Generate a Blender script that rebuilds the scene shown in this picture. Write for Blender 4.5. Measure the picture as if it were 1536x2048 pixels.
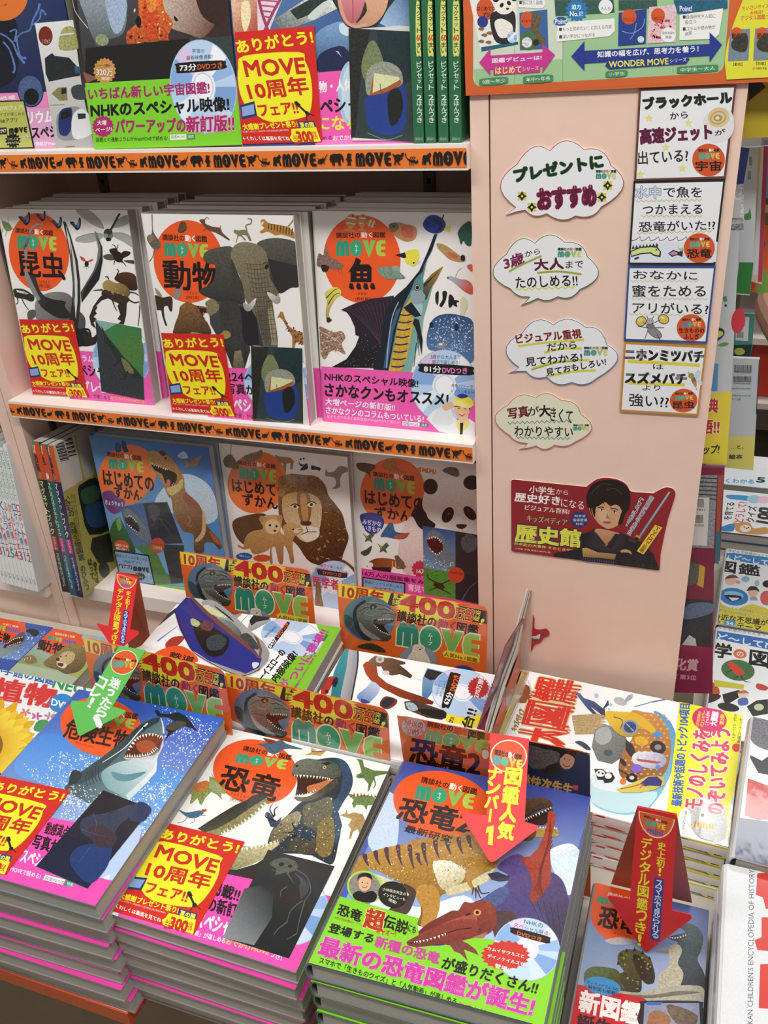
import bpy, math, random
import numpy as np
from mathutils import Vector, Matrix
from mathutils.geometry import tessellate_polygon
for o in list(bpy.data.objects): bpy.data.objects.remove(o)
SC = bpy.context.scene
COL = SC.collection
V = Vector
# ------------------------------------------------------------------ camera
CAM = (0.24975, -0.98629, 0.76191); YAW, PITCH, ROLL, FPX = -0.38552, 0.52295, -0.07678, 1811.72
_cy, _sy, _cp, _sp, _cr, _sr = math.cos(YAW), math.sin(YAW), math.cos(PITCH), math.sin(PITCH), math.cos(ROLL), math.sin(ROLL)
c_f = V((_sy*_cp, _cy*_cp, -_sp)); _r = V((_cy, -_sy, 0)); _u = _r.cross(c_f)
c_r = _r*_cr + _u*_sr; c_u = -_r*_sr + _u*_cr
cd = bpy.data.cameras.new('camera'); co = bpy.data.objects.new('camera', cd); COL.objects.link(co)
cd.sensor_fit = 'VERTICAL'; cd.sensor_height = 32; cd.lens = FPX/2048*32; cd.clip_start = .02
co.matrix_world = Matrix(((c_r.x, c_u.x, -c_f.x, CAM[0]), (c_r.y, c_u.y, -c_f.y, CAM[1]), (c_r.z, c_u.z, -c_f.z, CAM[2]), (0, 0, 0, 1)))
SC.camera = co
# ------------------------------------------------------------------ world, lights, exposure
w = bpy.data.worlds.new('World'); SC.world = w; w.use_nodes = True
w.node_tree.nodes['Background'].inputs[0].default_value = (1, .99, .98, 1)
w.node_tree.nodes['Background'].inputs[1].default_value = .16
SC.view_settings.view_transform = 'Standard'; SC.view_settings.look = 'None'; SC.view_settings.exposure = 0.2; SC.view_settings.gamma = 1
SC.view_settings.use_curve_mapping = False
def area(name, loc, rot, sx, sy, power, col=(1, .988, .965)):
    l = bpy.data.lights.new(name, 'AREA'); l.shape = 'RECTANGLE'; l.size = sx; l.size_y = sy; l.energy = power; l.color = col
    o = bpy.data.objects.new(name, l); o.location = loc; o.rotation_euler = rot; COL.objects.link(o); return o
area('ceiling_lamp', (.55, -.98, 1.95), (0, 0, 0), 1.3, .3, 23)
area('ceiling_lamp', (-.85, -.90, 1.95), (0, 0, 0), 1.3, .3, 18)
area('ceiling_lamp', (.9, -.35, 1.95), (0, 0, 0), 1.3, .3, 7)
area('ceiling_lamp', (0, -2.7, 1.95), (0, 0, 0), 3.0, .3, 8)
area('ceiling_lamp', (1.2, 1.6, 1.95), (0, 0, 0), 2.0, .3, 26)

# ------------------------------------------------------------------ colours, materials
def hx(c):
    if isinstance(c, str):
        if len(c) == 3: c = c[0]*2+c[1]*2+c[2]*2
        c = [int(c[i:i+2], 16)/255 for i in (0, 2, 4)]
    return tuple(x/12.92 if x <= .04045 else ((x+.055)/1.055)**2.4 for x in c[:3])
MATS = {}
def mat(name, col='fff', rough=.5, coat=0, bump=0, bscale=200, spec=.5, var=0, vscale=40, trans=0, stretch=None):
    if name in MATS: return MATS[name]
    m = bpy.data.materials.new(name); m.use_nodes = True; nt = m.node_tree; N = nt.nodes; b = N['Principled BSDF']
    b.inputs['Base Color'].default_value = (*hx(col), 1); b.inputs['Roughness'].default_value = rough
    b.inputs['Coat Weight'].default_value = coat; b.inputs['Coat Roughness'].default_value = .08
    b.inputs['Specular IOR Level'].default_value = spec
    if trans: b.inputs['Transmission Weight'].default_value = trans
    tc = N.new('ShaderNodeTexCoord'); mp = N.new('ShaderNodeMapping'); nt.links.new(tc.outputs['Object'], mp.inputs[0])
    if stretch: mp.inputs['Scale'].default_value = stretch
    if var:
        n = N.new('ShaderNodeTexNoise'); n.inputs['Scale'].default_value = vscale; n.inputs['Detail'].default_value = 4
        nt.links.new(mp.outputs[0], n.inputs[0])
        mx = N.new('ShaderNodeMix'); mx.data_type = 'RGBA'; mx.blend_type = 'MULTIPLY'; mx.inputs[6].default_value = (*hx(col), 1)
        r = N.new('ShaderNodeValToRGB'); r.color_ramp.elements[0].position = .3; r.color_ramp.elements[1].position = .7
        k = 1-var; r.color_ramp.elements[0].color = (k, k, k, 1)
        nt.links.new(n.outputs[0], r.inputs[0]); nt.links.new(r.outputs[0], mx.inputs[7]); mx.inputs[0].default_value = 1
        nt.links.new(mx.outputs[2], b.inputs['Base Color'])
    if bump:
        n = N.new('ShaderNodeTexNoise'); n.inputs['Scale'].default_value = bscale; nt.links.new(mp.outputs[0], n.inputs[0])
        bp = N.new('ShaderNodeBump'); bp.inputs['Strength'].default_value = bump; bp.inputs['Distance'].default_value = .001
        nt.links.new(n.outputs[0], bp.inputs['Height']); nt.links.new(bp.outputs[0], b.inputs['Normal'])
    MATS[name] = m; return m
def print_mat(name, rough=.35, coat=.6, wrap=.35):
    """printed paper: colour from the print's own vertices, alpha < 1 marks mottled ink"""
    m = bpy.data.materials.new(name); m.use_nodes = True; nt = m.node_tree; N = nt.nodes; b = N['Principled BSDF']; L = nt.links.new
    a = N.new('ShaderNodeAttribute'); a.attribute_name = 'Col'; tc = N.new('ShaderNodeTexCoord')
    n1 = N.new('ShaderNodeTexNoise'); n1.inputs['Scale'].default_value = 430; n1.inputs['Detail'].default_value = 5; n1.inputs['Roughness'].default_value = .7
    L(tc.outputs['Object'], n1.inputs[0])
    r = N.new('ShaderNodeMapRange'); r.inputs['From Min'].default_value = .35; r.inputs['From Max'].default_value = .65
    r.inputs['To Min'].default_value = .22; r.inputs['To Max'].default_value = 1.75; L(n1.outputs[0], r.inputs[0])
    mx = N.new('ShaderNodeMix'); mx.data_type = 'FLOAT'; inv = N.new('ShaderNodeMath'); inv.operation = 'SUBTRACT'; inv.inputs[0].default_value = 1
    L(a.outputs['Alpha'], inv.inputs[1]); L(inv.outputs[0], mx.inputs[0]); mx.inputs[2].default_value = 1; L(r.outputs[0], mx.inputs[3])
    vm = N.new('ShaderNodeVectorMath'); vm.operation = 'SCALE'; L(a.outputs['Color'], vm.inputs[0]); L(mx.outputs[0], vm.inputs['Scale'])
    L(vm.outputs[0], b.inputs['Base Color'])
    b.inputs['Roughness'].default_value = rough; b.inputs['Coat Weight'].default_value = coat; b.inputs['Coat Roughness'].default_value = .07
    if wrap:
        mp = N.new('ShaderNodeMapping'); mp.inputs['Scale'].default_value = (1, .35, 1); L(tc.outputs['Object'], mp.inputs[0])
        n2 = N.new('ShaderNodeTexNoise'); n2.inputs['Scale'].default_value = 45; n2.inputs['Detail'].default_value = 3; L(mp.outputs[0], n2.inputs[0])
        bp = N.new('ShaderNodeBump'); bp.inputs['Strength'].default_value = wrap; bp.inputs['Distance'].default_value = .0012
        L(n2.outputs[0], bp.inputs['Height']); L(bp.outputs[0], b.inputs['Coat Normal'])
    MATS[name] = m; return m
PRINT = print_mat('printed_cover'); CARD = print_mat('printed_card', .5, .15, 0); GLOSSCARD = print_mat('glossy_card', .25, .8, .15)
LAM = mat('pink_laminate', 'ecccba', .42, var=.035, vscale=25, bump=.05, bscale=400)
LAMD = mat('grey_pink_laminate', 'd6bcae', .5, var=.05, vscale=20)
SHELFW = mat('white_shelf', 'f3e6de', .35)
SEAM = mat('dark_seam', '4a3730', .8)
STEEL = mat('grey_steel', '6a5d55', .5); DARK = mat('dark_slot', '1c1613', .8)
PAGE = mat("page_edges", "c8c5bb", .75, var=.32, vscale=14, bump=.3, bscale=60, stretch=(1, 1, 260))
PAGEF = mat('page_edges_darker', 'a89f98', .75, var=.35, vscale=14, stretch=(1, 1, 260))
ORANGE_EDGE = mat('orange_edge', 'c4501d', .5)
BLACK = mat('black_plastic', '141414', .4)
def cmat(c, rough=.3, coat=.5): return mat('board_'+c, c, rough, coat)
# ------------------------------------------------------------------ geometry helpers
def newobj(name, vs, fs, m, parent=None, cols=None, smooth=False):
    me = bpy.data.meshes.new(name); me.from_pydata([tuple(v) for v in vs], [], fs)
    for x in (m if isinstance(m, (list, tuple)) else [m]): me.materials.append(x)
    if smooth: me.polygons.foreach_set('use_smooth', [True]*len(me.polygons))
    if cols is not None:
        a = me.color_attributes.new('Col', 'FLOAT_COLOR', 'POINT'); a.data.foreach_set('color', np.asarray(cols, np.float32).ravel())
    me.update(); o = bpy.data.objects.new(name, me); COL.objects.link(o)
    if parent: o.parent = parent
    return o
def tag(o, label=None, cat=None, group=None, kind=None):
    if label: o['label'] = label
    if cat: o['category'] = cat
    if group: o['group'] = group
    if kind: o['kind'] = kind
    return o
def empty(name, label, cat, group=None, fr=None, loc=None):
    o = bpy.data.objects.new(name, None); COL.objects.link(o); o.empty_display_size = .02
    if fr is not None: o.matrix_world = fr.M()
    if loc is not None: o.location = loc
    return tag(o, label, cat, group)
class MB:
    def __init__(s): s.v = []; s.f = []
    def box(s, x0, x1, y0, y1, z0, z1):
        i = len(s.v); s.v += [(x, y, z) for z in (z0, z1) for y in (y0, y1) for x in (x0, x1)]
        s.f += [tuple(i+k for k in q) for q in ((0, 2, 3, 1), (4, 5, 7, 6), (0, 1, 5, 4), (2, 6, 7, 3), (0, 4, 6, 2), (1, 3, 7, 5))]; return s
    def prism(s, pts, a, b, ax=2):
        """pts: 2D outline, extruded along axis ax from a to b (pts fill the other two axes in order)"""
        n = len(pts); i = len(s.v)
        def mk(p, t): q = list(p); q.insert(ax, t); return tuple(q)
        s.v += [mk(p, a) for p in pts]+[mk(p, b) for p in pts]
        A = sum(pts[k][0]*pts[(k+1) % n][1]-pts[(k+1) % n][0]*pts[k][1] for k in range(n))
        if ax == 1: A = -A
        o = list(range(n))
        if A < 0: o.reverse()
        s.f += [tuple(i+k for k in reversed(o)), tuple(i+n+k for k in o)]
        s.f += [(i+o[k], i+o[(k+1) % n], i+n+o[(k+1) % n], i+n+o[k]) for k in range(n)]; return s
    def tube(s, pts, r, n=8):
        pts = [V(p) for p in pts]; i = len(s.v); up = V((0.3, .2, 1)).normalized()
        for k, p in enumerate(pts):
            t = (pts[min(k+1, len(pts)-1)]-pts[max(k-1, 0)]).normalized(); a = t.cross(up).normalized(); b = t.cross(a)
            rr = r[k] if isinstance(r, (list, tuple)) else r
            s.v += [tuple(p+(a*math.cos(2*math.pi*j/n)+b*math.sin(2*math.pi*j/n))*rr) for j in range(n)]
        for k in range(len(pts)-1):
            s.f += [(i+k*n+j, i+(k+1)*n+j, i+(k+1)*n+(j+1) % n, i+k*n+(j+1) % n) for j in range(n)]
        s.f += [tuple(i+j for j in range(n)), tuple(i+(len(pts)-1)*n+j for j in reversed(range(n)))]; return s
    def build(s, name, m, parent=None, smooth=False): return newobj(name, s.v, s.f, m, parent, smooth=smooth)
class Frame:
    """a flat face in the room: origin (its lower left corner), unit axes right and up, outward normal"""
    def __init__(s, o, ex, ey):
        s.o = V(o); s.ex = V(ex).normalized(); e = V(ey); s.ey = (e-s.ex*e.dot(s.ex)).normalized(); s.n = s.ex.cross(s.ey)
    def M(s): return Matrix(((s.ex.x, s.ey.x, s.n.x, s.o.x), (s.ex.y, s.ey.y, s.n.y, s.o.y), (s.ex.z, s.ey.z, s.n.z, s.o.z), (0, 0, 0, 1)))
    def uv(s, x, y):
        d = c_r*((x-768)/FPX) - c_u*((y-1024)/FPX) + c_f; c = V(CAM); t = (s.o-c).dot(s.n)/d.dot(s.n); p = c+d*t-s.o
        return p.dot(s.ex), p.dot(s.ey)
    def w(s, u, v, n=0): return s.o+s.ex*u+s.ey*v+s.n*n
def rect_frame(x, y, z, yaw=0, tilt=0, roll=0):
    rx = V((math.cos(yaw)*math.cos(roll), math.sin(yaw)*math.cos(roll), math.sin(roll))); n = V((-math.sin(yaw), math.cos(yaw), 0))
    return Frame((x, y, z), rx, V((0, 0, math.cos(tilt)))+n*math.sin(tilt))
def ray_y(px, py, Y):
    d = c_r*((px-768)/FPX) - c_u*((py-1024)/FPX) + c_f; c = V(CAM); return c+d*((Y-c.y)/d.y)
def ray_z(px, py, Z):
    d = c_r*((px-768)/FPX) - c_u*((py-1024)/FPX) + c_f; c = V(CAM); return c+d*((Z-c.z)/d.z)
# ------------------------------------------------------------------ print work (flat ink on a face)
_fc = bpy.data.curves.new('ink', 'FONT'); _fo = bpy.data.objects.new('ink', _fc); _gl = {}
def glyphs(s, bold, res=2):
    k = (s, bold, res)
    if k not in _gl:
        _fc.body = s; _fc.offset = bold; _fc.resolution_u = res; me = _fo.to_mesh(); me.calc_loop_triangles()
        n = len(me.vertices); co = np.empty(n*3); me.vertices.foreach_get('co', co); co = co.reshape(-1, 3)[:, :2]
        tr = np.empty(len(me.loop_triangles)*3, int); me.loop_triangles.foreach_get('vertices', tr); _fo.to_mesh_clear()
        lo, hi = (co.min(0), co.max(0)) if n else (np.zeros(2), np.ones(2))
        co = (co-lo)/np.maximum(hi-lo, 1e-6); co[:, 1] = 1-co[:, 1]; _gl[k] = (co, tr.reshape(-1, 3), hi-lo)
    return _gl[k]
def pts(s):
    if not isinstance(s, str): return [tuple(p) for p in s]
    return [tuple(float(a) for a in q.split(',')) for q in s.split()]
def smooth_pts(P, closed=True, k=4):
    n = len(P); out = []
    R = range(n) if closed else range(n-1)
    for i in R:
        g = (lambda j: P[j % n]) if closed else (lambda j: P[min(max(j, 0), n-1)])
        a, b, c, d = g(i-1), g(i), g(i+1), g(i+2)
        for t in range(k):
            t /= k; out.append(tuple(.5*(2*b[j]+(c[j]-a[j])*t+(2*a[j]-5*b[j]+4*c[j]-d[j])*t*t+(3*b[j]-a[j]-3*c[j]+d[j])*t**3) for j in (0, 1)))
    if not closed: out.append(P[-1])
    return out
class Art:
    def __init__(s, fr=None, w=None, h=None, z=.00015, dz=6e-6, clip=True):
        s.fr = fr; s.aw = w; s.ah = h; s.v = []; s.c = []; s.t = []; s.z = z; s.dz = dz; s.cr = (0, 0, 1); s.st = []; s.clip = clip and w is not None; s.rnd = random.Random(5); s.n = 0
    def at(s, x0, y0, k=1): s.cr = (x0, y0, k); return s
    def _aff(s, p):
        for (o, a, b) in reversed(s.st): p = (o[0]+a[0]*p[0]+b[0]*p[1], o[1]+a[1]*p[0]+b[1]*p[1])
        return p
    def map(s, p):
        p = s._aff(p)
        if s.fr is None: return p
        x, y = s.cr[0]+p[0]/s.cr[2], s.cr[1]+p[1]/s.cr[2]
        return s.fr.uv(x, y)
    def push(s, o, a, b): s.st.append((o, (a[0]-o[0], a[1]-o[1]), (b[0]-o[0], b[1]-o[1]))); return s
    def pop(s): s.st.pop(); return s
    def _add(s, P, tris, cols):
        """P mapped points (u,v), tris, per-point rgba"""
        s.z += s.dz
        if s.clip:
            W, H = s.aw, s.ah; inside = [(-1e-9 <= p[0] <= W+1e-9 and -1e-9 <= p[1] <= H+1e-9) for p in P]
            base = len(s.v)
            if all(inside):
                s.v += [(p[0], p[1], s.z) for p in P]; s.c += cols; s.t += [tuple(base+i for i in t) for t in tris]; return
            for t in tris:
                poly = [(*P[i], *cols[i]) for i in t]
                if not all(inside[i] for i in t):
                    for ax, lim, sg in ((0, 0, 1), (0, W, -1), (1, 0, 1), (1, H, -1)):
                        out = []
                        for i in range(len(poly)):
                            a, b = poly[i-1], poly[i]; da, db = sg*(a[ax]-lim), sg*(b[ax]-lim)
                            if (da >= 0) != (db >= 0): f = da/(da-db); out.append(tuple(a[j]+(b[j]-a[j])*f for j in range(6)))
                            if db >= 0: out.append(b)
                        poly = out
                        if not poly: break
                if len(poly) < 3: continue
                base = len(s.v); s.v += [(p[0], p[1], s.z) for p in poly]; s.c += [p[2:] for p in poly]
                s.t += [(base, base+i, base+i+1) for i in range(1, len(poly)-1)]
        else:
            base = len(s.v); s.v += [(p[0], p[1], s.z) for p in P]; s.c += cols; s.t += [tuple(base+i for i in t) for t in tris]
    def P(s, col, p, sm=0, m=0, g=None):
        """filled outline; col or (col,col2) with g='xa,ya xb,yb' as a linear blend; sm smooths; m mottles"""
        q = pts(p)
        if sm: q = smooth_pts(q, True, sm if sm > 1 else 4)
        mp = [s.map(a) for a in q]
        try: tr = tessellate_polygon([[V((a[0]*100, a[1]*100, 0)) for a in mp]])
        except Exception: return s
        if isinstance(col, tuple):
            A, B = (hx(c) for c in col); (xa, ya), (xb, yb) = pts(g); L = (xb-xa)**2+(yb-ya)**2
            cs = []
            for a in q:
                t = min(1, max(0, ((a[0]-xa)*(xb-xa)+(a[1]-ya)*(yb-ya))/L)); cs.append((*(A[i]+(B[i]-A[i])*t for i in range(3)), 1-m))
        else: cs = [(*hx(col), 1-m)]*len(mp)
        s._add(mp, tr, cs); return s
    def G(s, cols, p, n=8, m=0):
        """bilinear colour field over a quad TL TR BR BL"""
        q = pts(p); C = [hx(c) for c in cols]; P = []; cs = []
        for j in range(n+1):
            for i in range(n+1):
                a, b = i/n, j/n; wt = ((1-a)*(1-b), a*(1-b), a*b, (1-a)*b)
                P.append(s.map((sum(w_*t[0] for w_, t in zip(wt, q)), sum(w_*t[1] for w_, t in zip(wt, q))))); cs.append((*(sum(w_*c[k] for w_, c in zip(wt, C)) for k in range(3)), 1-m))
        tr = []
        for j in range(n):
            for i in range(n): k = j*(n+1)+i; tr += [(k, k+1, k+n+2), (k, k+n+2, k+n+1)]
        s._add(P, tr, cs); return s
    def E(s, col, cx, cy, rx, ry=None, rot=0, m=0, n=28, g=None):
        ry = ry or rx; r = math.radians(rot); c, d = math.cos(r), math.sin(r)
        q = [(cx+rx*math.cos(a)*c-ry*math.sin(a)*d, cy+rx*math.cos(a)*d+ry*math.sin(a)*c) for a in [2*math.pi*i/n for i in range(n)]]
        return s.P(col, q, 0, m, g)
    def star(s, col, cx, cy, r, r2, n, ry=1):
        q = [(cx+(r if i % 2 else r2)*math.cos(math.pi*i/n), cy+(r if i % 2 else r2)*math.sin(math.pi*i/n)*ry) for i in range(2*n)]; return s.P(col, q)
    def L(s, col, w_, p, sm=1, taper=None, m=0):
        q = pts(p)
        if sm and len(q) > 2: q = smooth_pts(q, False, 4)
        n = len(q); l = []; r = []
        for i, a in enumerate(q):
            b, c = q[max(i-1, 0)], q[min(i+1, n-1)]; dx, dy = c[0]-b[0], c[1]-b[1]; L = math.hypot(dx, dy) or 1
            k = w_/2
            if taper is not None: k *= taper[0]+(taper[1]-taper[0])*i/max(n-1, 1)
            l.append((a[0]-dy/L*k, a[1]+dx/L*k)); r.append((a[0]+dy/L*k, a[1]-dx/L*k))
        mp = [s.map(a) for a in l+r]; cs = [(*hx(col), 1-m)]*len(mp)
        tr = [];
        for i in range(n-1): tr += [(i, i+1, n+i+1), (i, n+i+1, n+i)]
        s._add(mp, tr, cs); return s
    def T(s, txt, col, x0, y0, x1, y1, x2, y2, b=.012, out=None, ob=.05, m=0):
        """text filling the box with corners TL, TR, BL; heavier cuts are struck several times"""
        st = s.st; q = [s._aff(p) for p in ((x0, y0), (x1, y1), (x2, y2))]; (x0, y0), (x1, y1), (x2, y2) = q
        co, tr, sz = glyphs(txt, 0); A = (x1-x0, y1-y0); B = (x2-x0, y2-y0); la, lb = math.hypot(*A) or 1, math.hypot(*B) or 1
        em = min(lb/max(sz[1], .3), la/max(sz[0], .3)*1.5); uA = (A[0]/la, A[1]/la); uB = (B[0]/lb, B[1]/lb); tl = tr.tolist()
        def strike(c, r, k):
            C = hx(c); s.st = []
            for i in range(k):
                a = 2*math.pi*(i+.5)/k; dx, dy = r*math.cos(a), r*math.sin(a); ox, oy = x0+uA[0]*dx+uB[0]*dy, y0+uA[1]*dx+uB[1]*dy
                z = s.z; s._add([s.map((ox+A[0]*u+B[0]*v, oy+A[1]*u+B[1]*v)) for u, v in co], tl, [(*C, 1-m)]*len(co))
                if i < k-1: s.z = z+s.dz*.12
            s.st = st
        r = 0 if b <= .014 else b*em*.85
        if out: strike(out, r+ob*em, 8)
        strike(col, r, 1 if r == 0 else 4); return s
    def H(s, txt, col, x0, y0, x1, y1, b=.012, **k):
        """upright text in the box x0,y0 .. x1,y1"""
        return s.T(txt, col, x0, y0, x1, y0, x0, y1, b, **k)
    def VT(s, txt, col, x0, y0, x1, y1, w_, b=.012, gap=.08, out=None, ob=.05):
        """vertical text: characters stacked from the top centre to the bottom centre"""
        n = len(txt); dx, dy = (x1-x0)/n, (y1-y0)/n; L = math.hypot(dx, dy); nx, ny = dy/L*w_/2, -dx/L*w_/2
        for i, ch in enumerate(txt):
            if ch == ' ': continue
            small = ch in 'っゃゅょッャュョー・!！、。1I'; f = 1.0
            cx, cy = x0+dx*(i+.5), y0+dy*(i+.5); h = .5-gap/2; ax, ay = dx*h, dy*h; wx, wy = nx, ny
            if ch in 'っゃゅょッャュョ': ax, ay, wx, wy = ax*.7, ay*.7, nx*.65, ny*.65
            if ch in '!！1I|': wx, wy = nx*.3, ny*.3
            if ch in 'ー～': # turned bar
                s.T('|' if ch == 'ー' else '~', col, cx-wx*.13-ax, cy-wy*.13-ay, cx+wx*.13-ax, cy+wy*.13-ay, cx-wx*.13+ax, cy-wy*.13+ay, b, out=out, ob=ob); continue
            s.T(ch, col, cx-wx-ax, cy-wy-ay, cx+wx-ax, cy+wy-ay, cx-wx+ax, cy-wy+ay, b, out=out, ob=ob)
        return s
    def S(s, cols, p, n, r, seed=1, k=5, el=1):
        """flecks scattered in an outline"""
        q = pts(p); rd = random.Random(seed); xs = [a[0] for a in q]; ys = [a[1] for a in q]
        cols = cols if isinstance(cols, list) else [cols]; c = 0; z0 = s.z; g = 0
        while c < n and g < n*20:
            g += 1; x, y = rd.uniform(min(xs), max(xs)), rd.uniform(min(ys), max(ys)); ins = False; j = len(q)-1
            for i in range(len(q)):
                if (q[i][1] > y) != (q[j][1] > y) and x < (q[j][0]-q[i][0])*(y-q[i][1])/(q[j][1]-q[i][1])+q[i][0]: ins = not ins
                j = i
            if not ins: continue
            c += 1; rr = r*rd.uniform(.35, 1.2); a = rd.uniform(0, 6.28)
            s.E(rd.choice(cols), x, y, rr, rr*rd.uniform(.4, .9)*el, math.degrees(a), n=k)
            s.z = z0+s.dz*(c % 4)
        s.z = z0+s.dz*5; return s
    def build(s, name, parent=None, m=None): return newobj(name, s.v, s.t, m or PRINT, parent, s.c)
# ------------------------------------------------------------------ recurring marks
def wordmark(A, o, a, b, cols=('2c9a7a', '3aa57a', '8dc05a', 'b5cf52'), small='fff', line=None):
    """the rounded four-letter logo in the box TL, TR, BL (units 4 x 1)"""
    A.push(o, a, b); s = 1/4.0
    def X(p): return [(x*s*1.0, y) for x, y in pts(p)]
    def letters(C, e=0):
        A.P(C[0], X(f"{0-e},{1+e} {0-e},.35 .1,.08 .3,{0-e} .46,.08 .52,.16 .6,.05 .78,{0-e} .98,.12 {1.05+e},.4 {1.05+e},{1+e}"))
        A.E(C[1], (1.62)*s, .5, (.52+e)*s, .52+e)
        A.P(C[2], X(f"{2.12-e},{0-e} {2.55},{0-e} 2.66,.45 2.8,{0-e} {3.2+e},{0-e} 2.72,{1.02+e} 2.6,{1.02+e}"))
        A.P(C[3], X(f"{3.98+e},{0-e} 3.5,{0-e} {3.28-e},.15 {3.2-e},.5 {3.28-e},.86 3.5,{1+e} {3.98+e},{1+e} {3.98+e},.8 3.62,.76 3.62,.6 {3.95+e},.58 {3.95+e},.4 3.62,.4 3.62,.24 {3.98+e},.2"))
    if line: letters([line]*4, .06)
    letters(cols)
    k = line or (A.bgc if hasattr(A, 'bgc') else 'f15a22')
    for x in (.3, .72): A.L(k, .012, [(x*s, .42), (x*s, 1.0)], sm=0)
    if small: A.VT('ムーブ', small, 1.62*s, .25, 1.62*s, .78, .055, .02)
    A.pop()
def series(A, o, a, b, c1='1a1311', c2='fff', b_=.03):
    """publisher line over the wordmark, box TL TR BL"""
    A.push(o, a, b)
    A.T('講談社の', c1, 0, 0, .49, 0, 0, 1, b_); A.T('動く', c2, .51, 0, .73, 0, .51, 1, b_); A.T('図鑑', c1, .75, 0, 1, 0, .75, 1, b_); A.pop()
def title_disc(A, cx, cy, rx, ry, rot, ser, wm, col='f15a22', **k):
    A.E(col, cx, cy, rx, ry, rot, n=44); A.bgc = col
    if ser: series(A, *[pts(p)[0] for p in ser.split()])
    if wm: wordmark(A, *[pts(p)[0] for p in wm.split()], **k)
def dvd(A, cx, cy, rx, ry, rot=0):
    A.E('9fb4c6', cx, cy, rx, ry, rot, n=40); A.E('b9d3ee', cx, cy, rx*.985, ry*.985, rot, n=40)
    r = math.radians(rot)
    def f(a, k): return (cx+k*(rx*math.cos(a)*math.cos(r)-ry*math.sin(a)*math.sin(r)), cy+k*(rx*math.cos(a)*math.sin(r)+ry*math.sin(a)*math.cos(r)))
    for a0, a1, c in ((.1, .7, '7ea3d8'), (.7, 1.2, 'c8d9f2'), (2.3, 2.8, 'e4eefb'), (3.2, 3.9, '86aede'), (3.9, 4.4, 'd9c6e8'), (5.2, 5.7, 'f1f5fd'), (5.7, 6.1, '94b6e4')):
        A.P(c, [f(a0, .32)]+[f(a0+(a1-a0)*i/4, .97) for i in range(5)]+[f(a1, .32)])
    A.E('e9f0f8', cx, cy, rx*.36, ry*.36, rot); A.E('c9d2dc', cx, cy, rx*.3, ry*.3, rot); A.E('f3f6fa', cx, cy, rx*.27, ry*.27, rot)
# ------------------------------------------------------------------ the room and the shop fittings
FZ = -.73; TZ = -.16
fl = MB(); fl.box(-4, 4, -4, 4, FZ-.05, FZ); floor = fl.build('floor', mat('floor_base', '5a5042', .6)); tag(floor, kind='structure')
tm = [mat('vinyl_tile_'+c, c, .45, var=.08, vscale=12) for c in ('b0a48c', 'a99d86', 'b5a990')]
rt = random.Random(3); meshes = []
for m in tm:
    o = MB().box(-.2275, .2275, -.2275, .2275, 0, .003); me = bpy.data.meshes.new('tile'); me.from_pydata(o.v, [], o.f); me.materials.append(m); meshes.append(me)
ang = math.radians(6)
for i in range(-4, 4):
    for j in range(-3, 4):
        o = bpy.data.objects.new('tile', rt.choice(meshes)); COL.objects.link(o); o.parent = floor
        x, y = -.62+i*.458, -.36+j*.458; o.location = (x, y, FZ)
for nm, b in (('wall_back', (-4, 4, 4, 4.05, FZ, 2.05)), ('wall_right', (4, 4.05, -4, 4.05, FZ, 2.05)), ('wall_left', (-4.05, -4, -4, 4.05, FZ, 2.05))):
    tag(MB().box(*b).build(nm, mat('shop_wall', 'd9d4cc', .8)), kind='structure')
# bookcase: bays between upright panels, boards, back, plinth, printed strips
bc = empty('bookcase', 'pale pink laminate bookcase with three shelves of picture books', 'bookcase', loc=(-.38, 0, FZ))
def rel(o, par=bc):
    o.parent = par; o.matrix_parent_inverse = Matrix.Translation(-par.location) if False else Matrix.Identity(4)
    o.location = -par.location; return o
XL, XR, D = -.7352, -.0205, .235
def part(mb, name, m, par=bc): return rel(mb.build(name, m), par)
part(MB().box(-1.75, .0, D, D+.012, FZ, 1.15), 'back_panel', mat('shaded_laminate_back', 'c9a893', .6, var=.03))  # same pink laminate as the sides, with the shelf shade put into its colour
for a, b_ in ((XR, -.0006), (-.7546, XL), (-.7752, -.7558), (-1.75, -1.73)):
    part(MB().box(a, b_, 0, D, FZ, 1.15), 'side_panel', LAM)
for x in (-.0003, -.7552): part(MB().box(x-.0004, x+.0004, .0012, D-.01, FZ, 1.15), 'panel_joint', SEAM)
def board(x0, x1, zt, y0=-.012, t=.026):
    o = part(MB().box(x0, x1, y0, D, zt-t, zt), 'shelf', SHELFW); return o
SH = {1: .616, 2: .268, 3: -.060}
boards = {}
for k, z in SH.items():
    boards[k] = board(XL+.0004 if k > 1 else XL+.0004, XR-.0002, z)
    if k != 1: board(-1.73, -.7756, z-.012 if k == 3 else z+.055)
part(MB().box(XL, XR, .004, .016, FZ, -.0862), 'plinth', LAM); part(MB().box(-1.73, -.7756, .004, .016, FZ, -.0982), 'plinth', LAM)
part(MB().box(XL+.09, XR-.02, -.001, .004, -.0935, -.0885), 'groove_strip', mat('groove', '9a7f70', .6))
# slotted steel standards at the back and on the side
for x, y, side in ((XL+.0005, .055, 1), (XL+.06, D-.004, 0), (XR-.13, D-.004, 0)):
    st = MB(); sl = MB()
    if side: st.box(x, x+.003, y, y+.014, -.1, 1.1)
    else: st.box(x, x+.016, y, y+.004, -.1, 1.1)
    so = part(st, 'standard', STEEL); z = -.08
    while z < 1.0:
        if side: sl.box(x+.0031, x+.0034, y+.004, y+.010, z, z+.007)
        else: sl.box(x+.005, x+.011, y-.0003, y, z, z+.007)
        z += .0185
    s2 = sl.build('slots', DARK, so); s2['kind'] = 'stuff'
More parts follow.
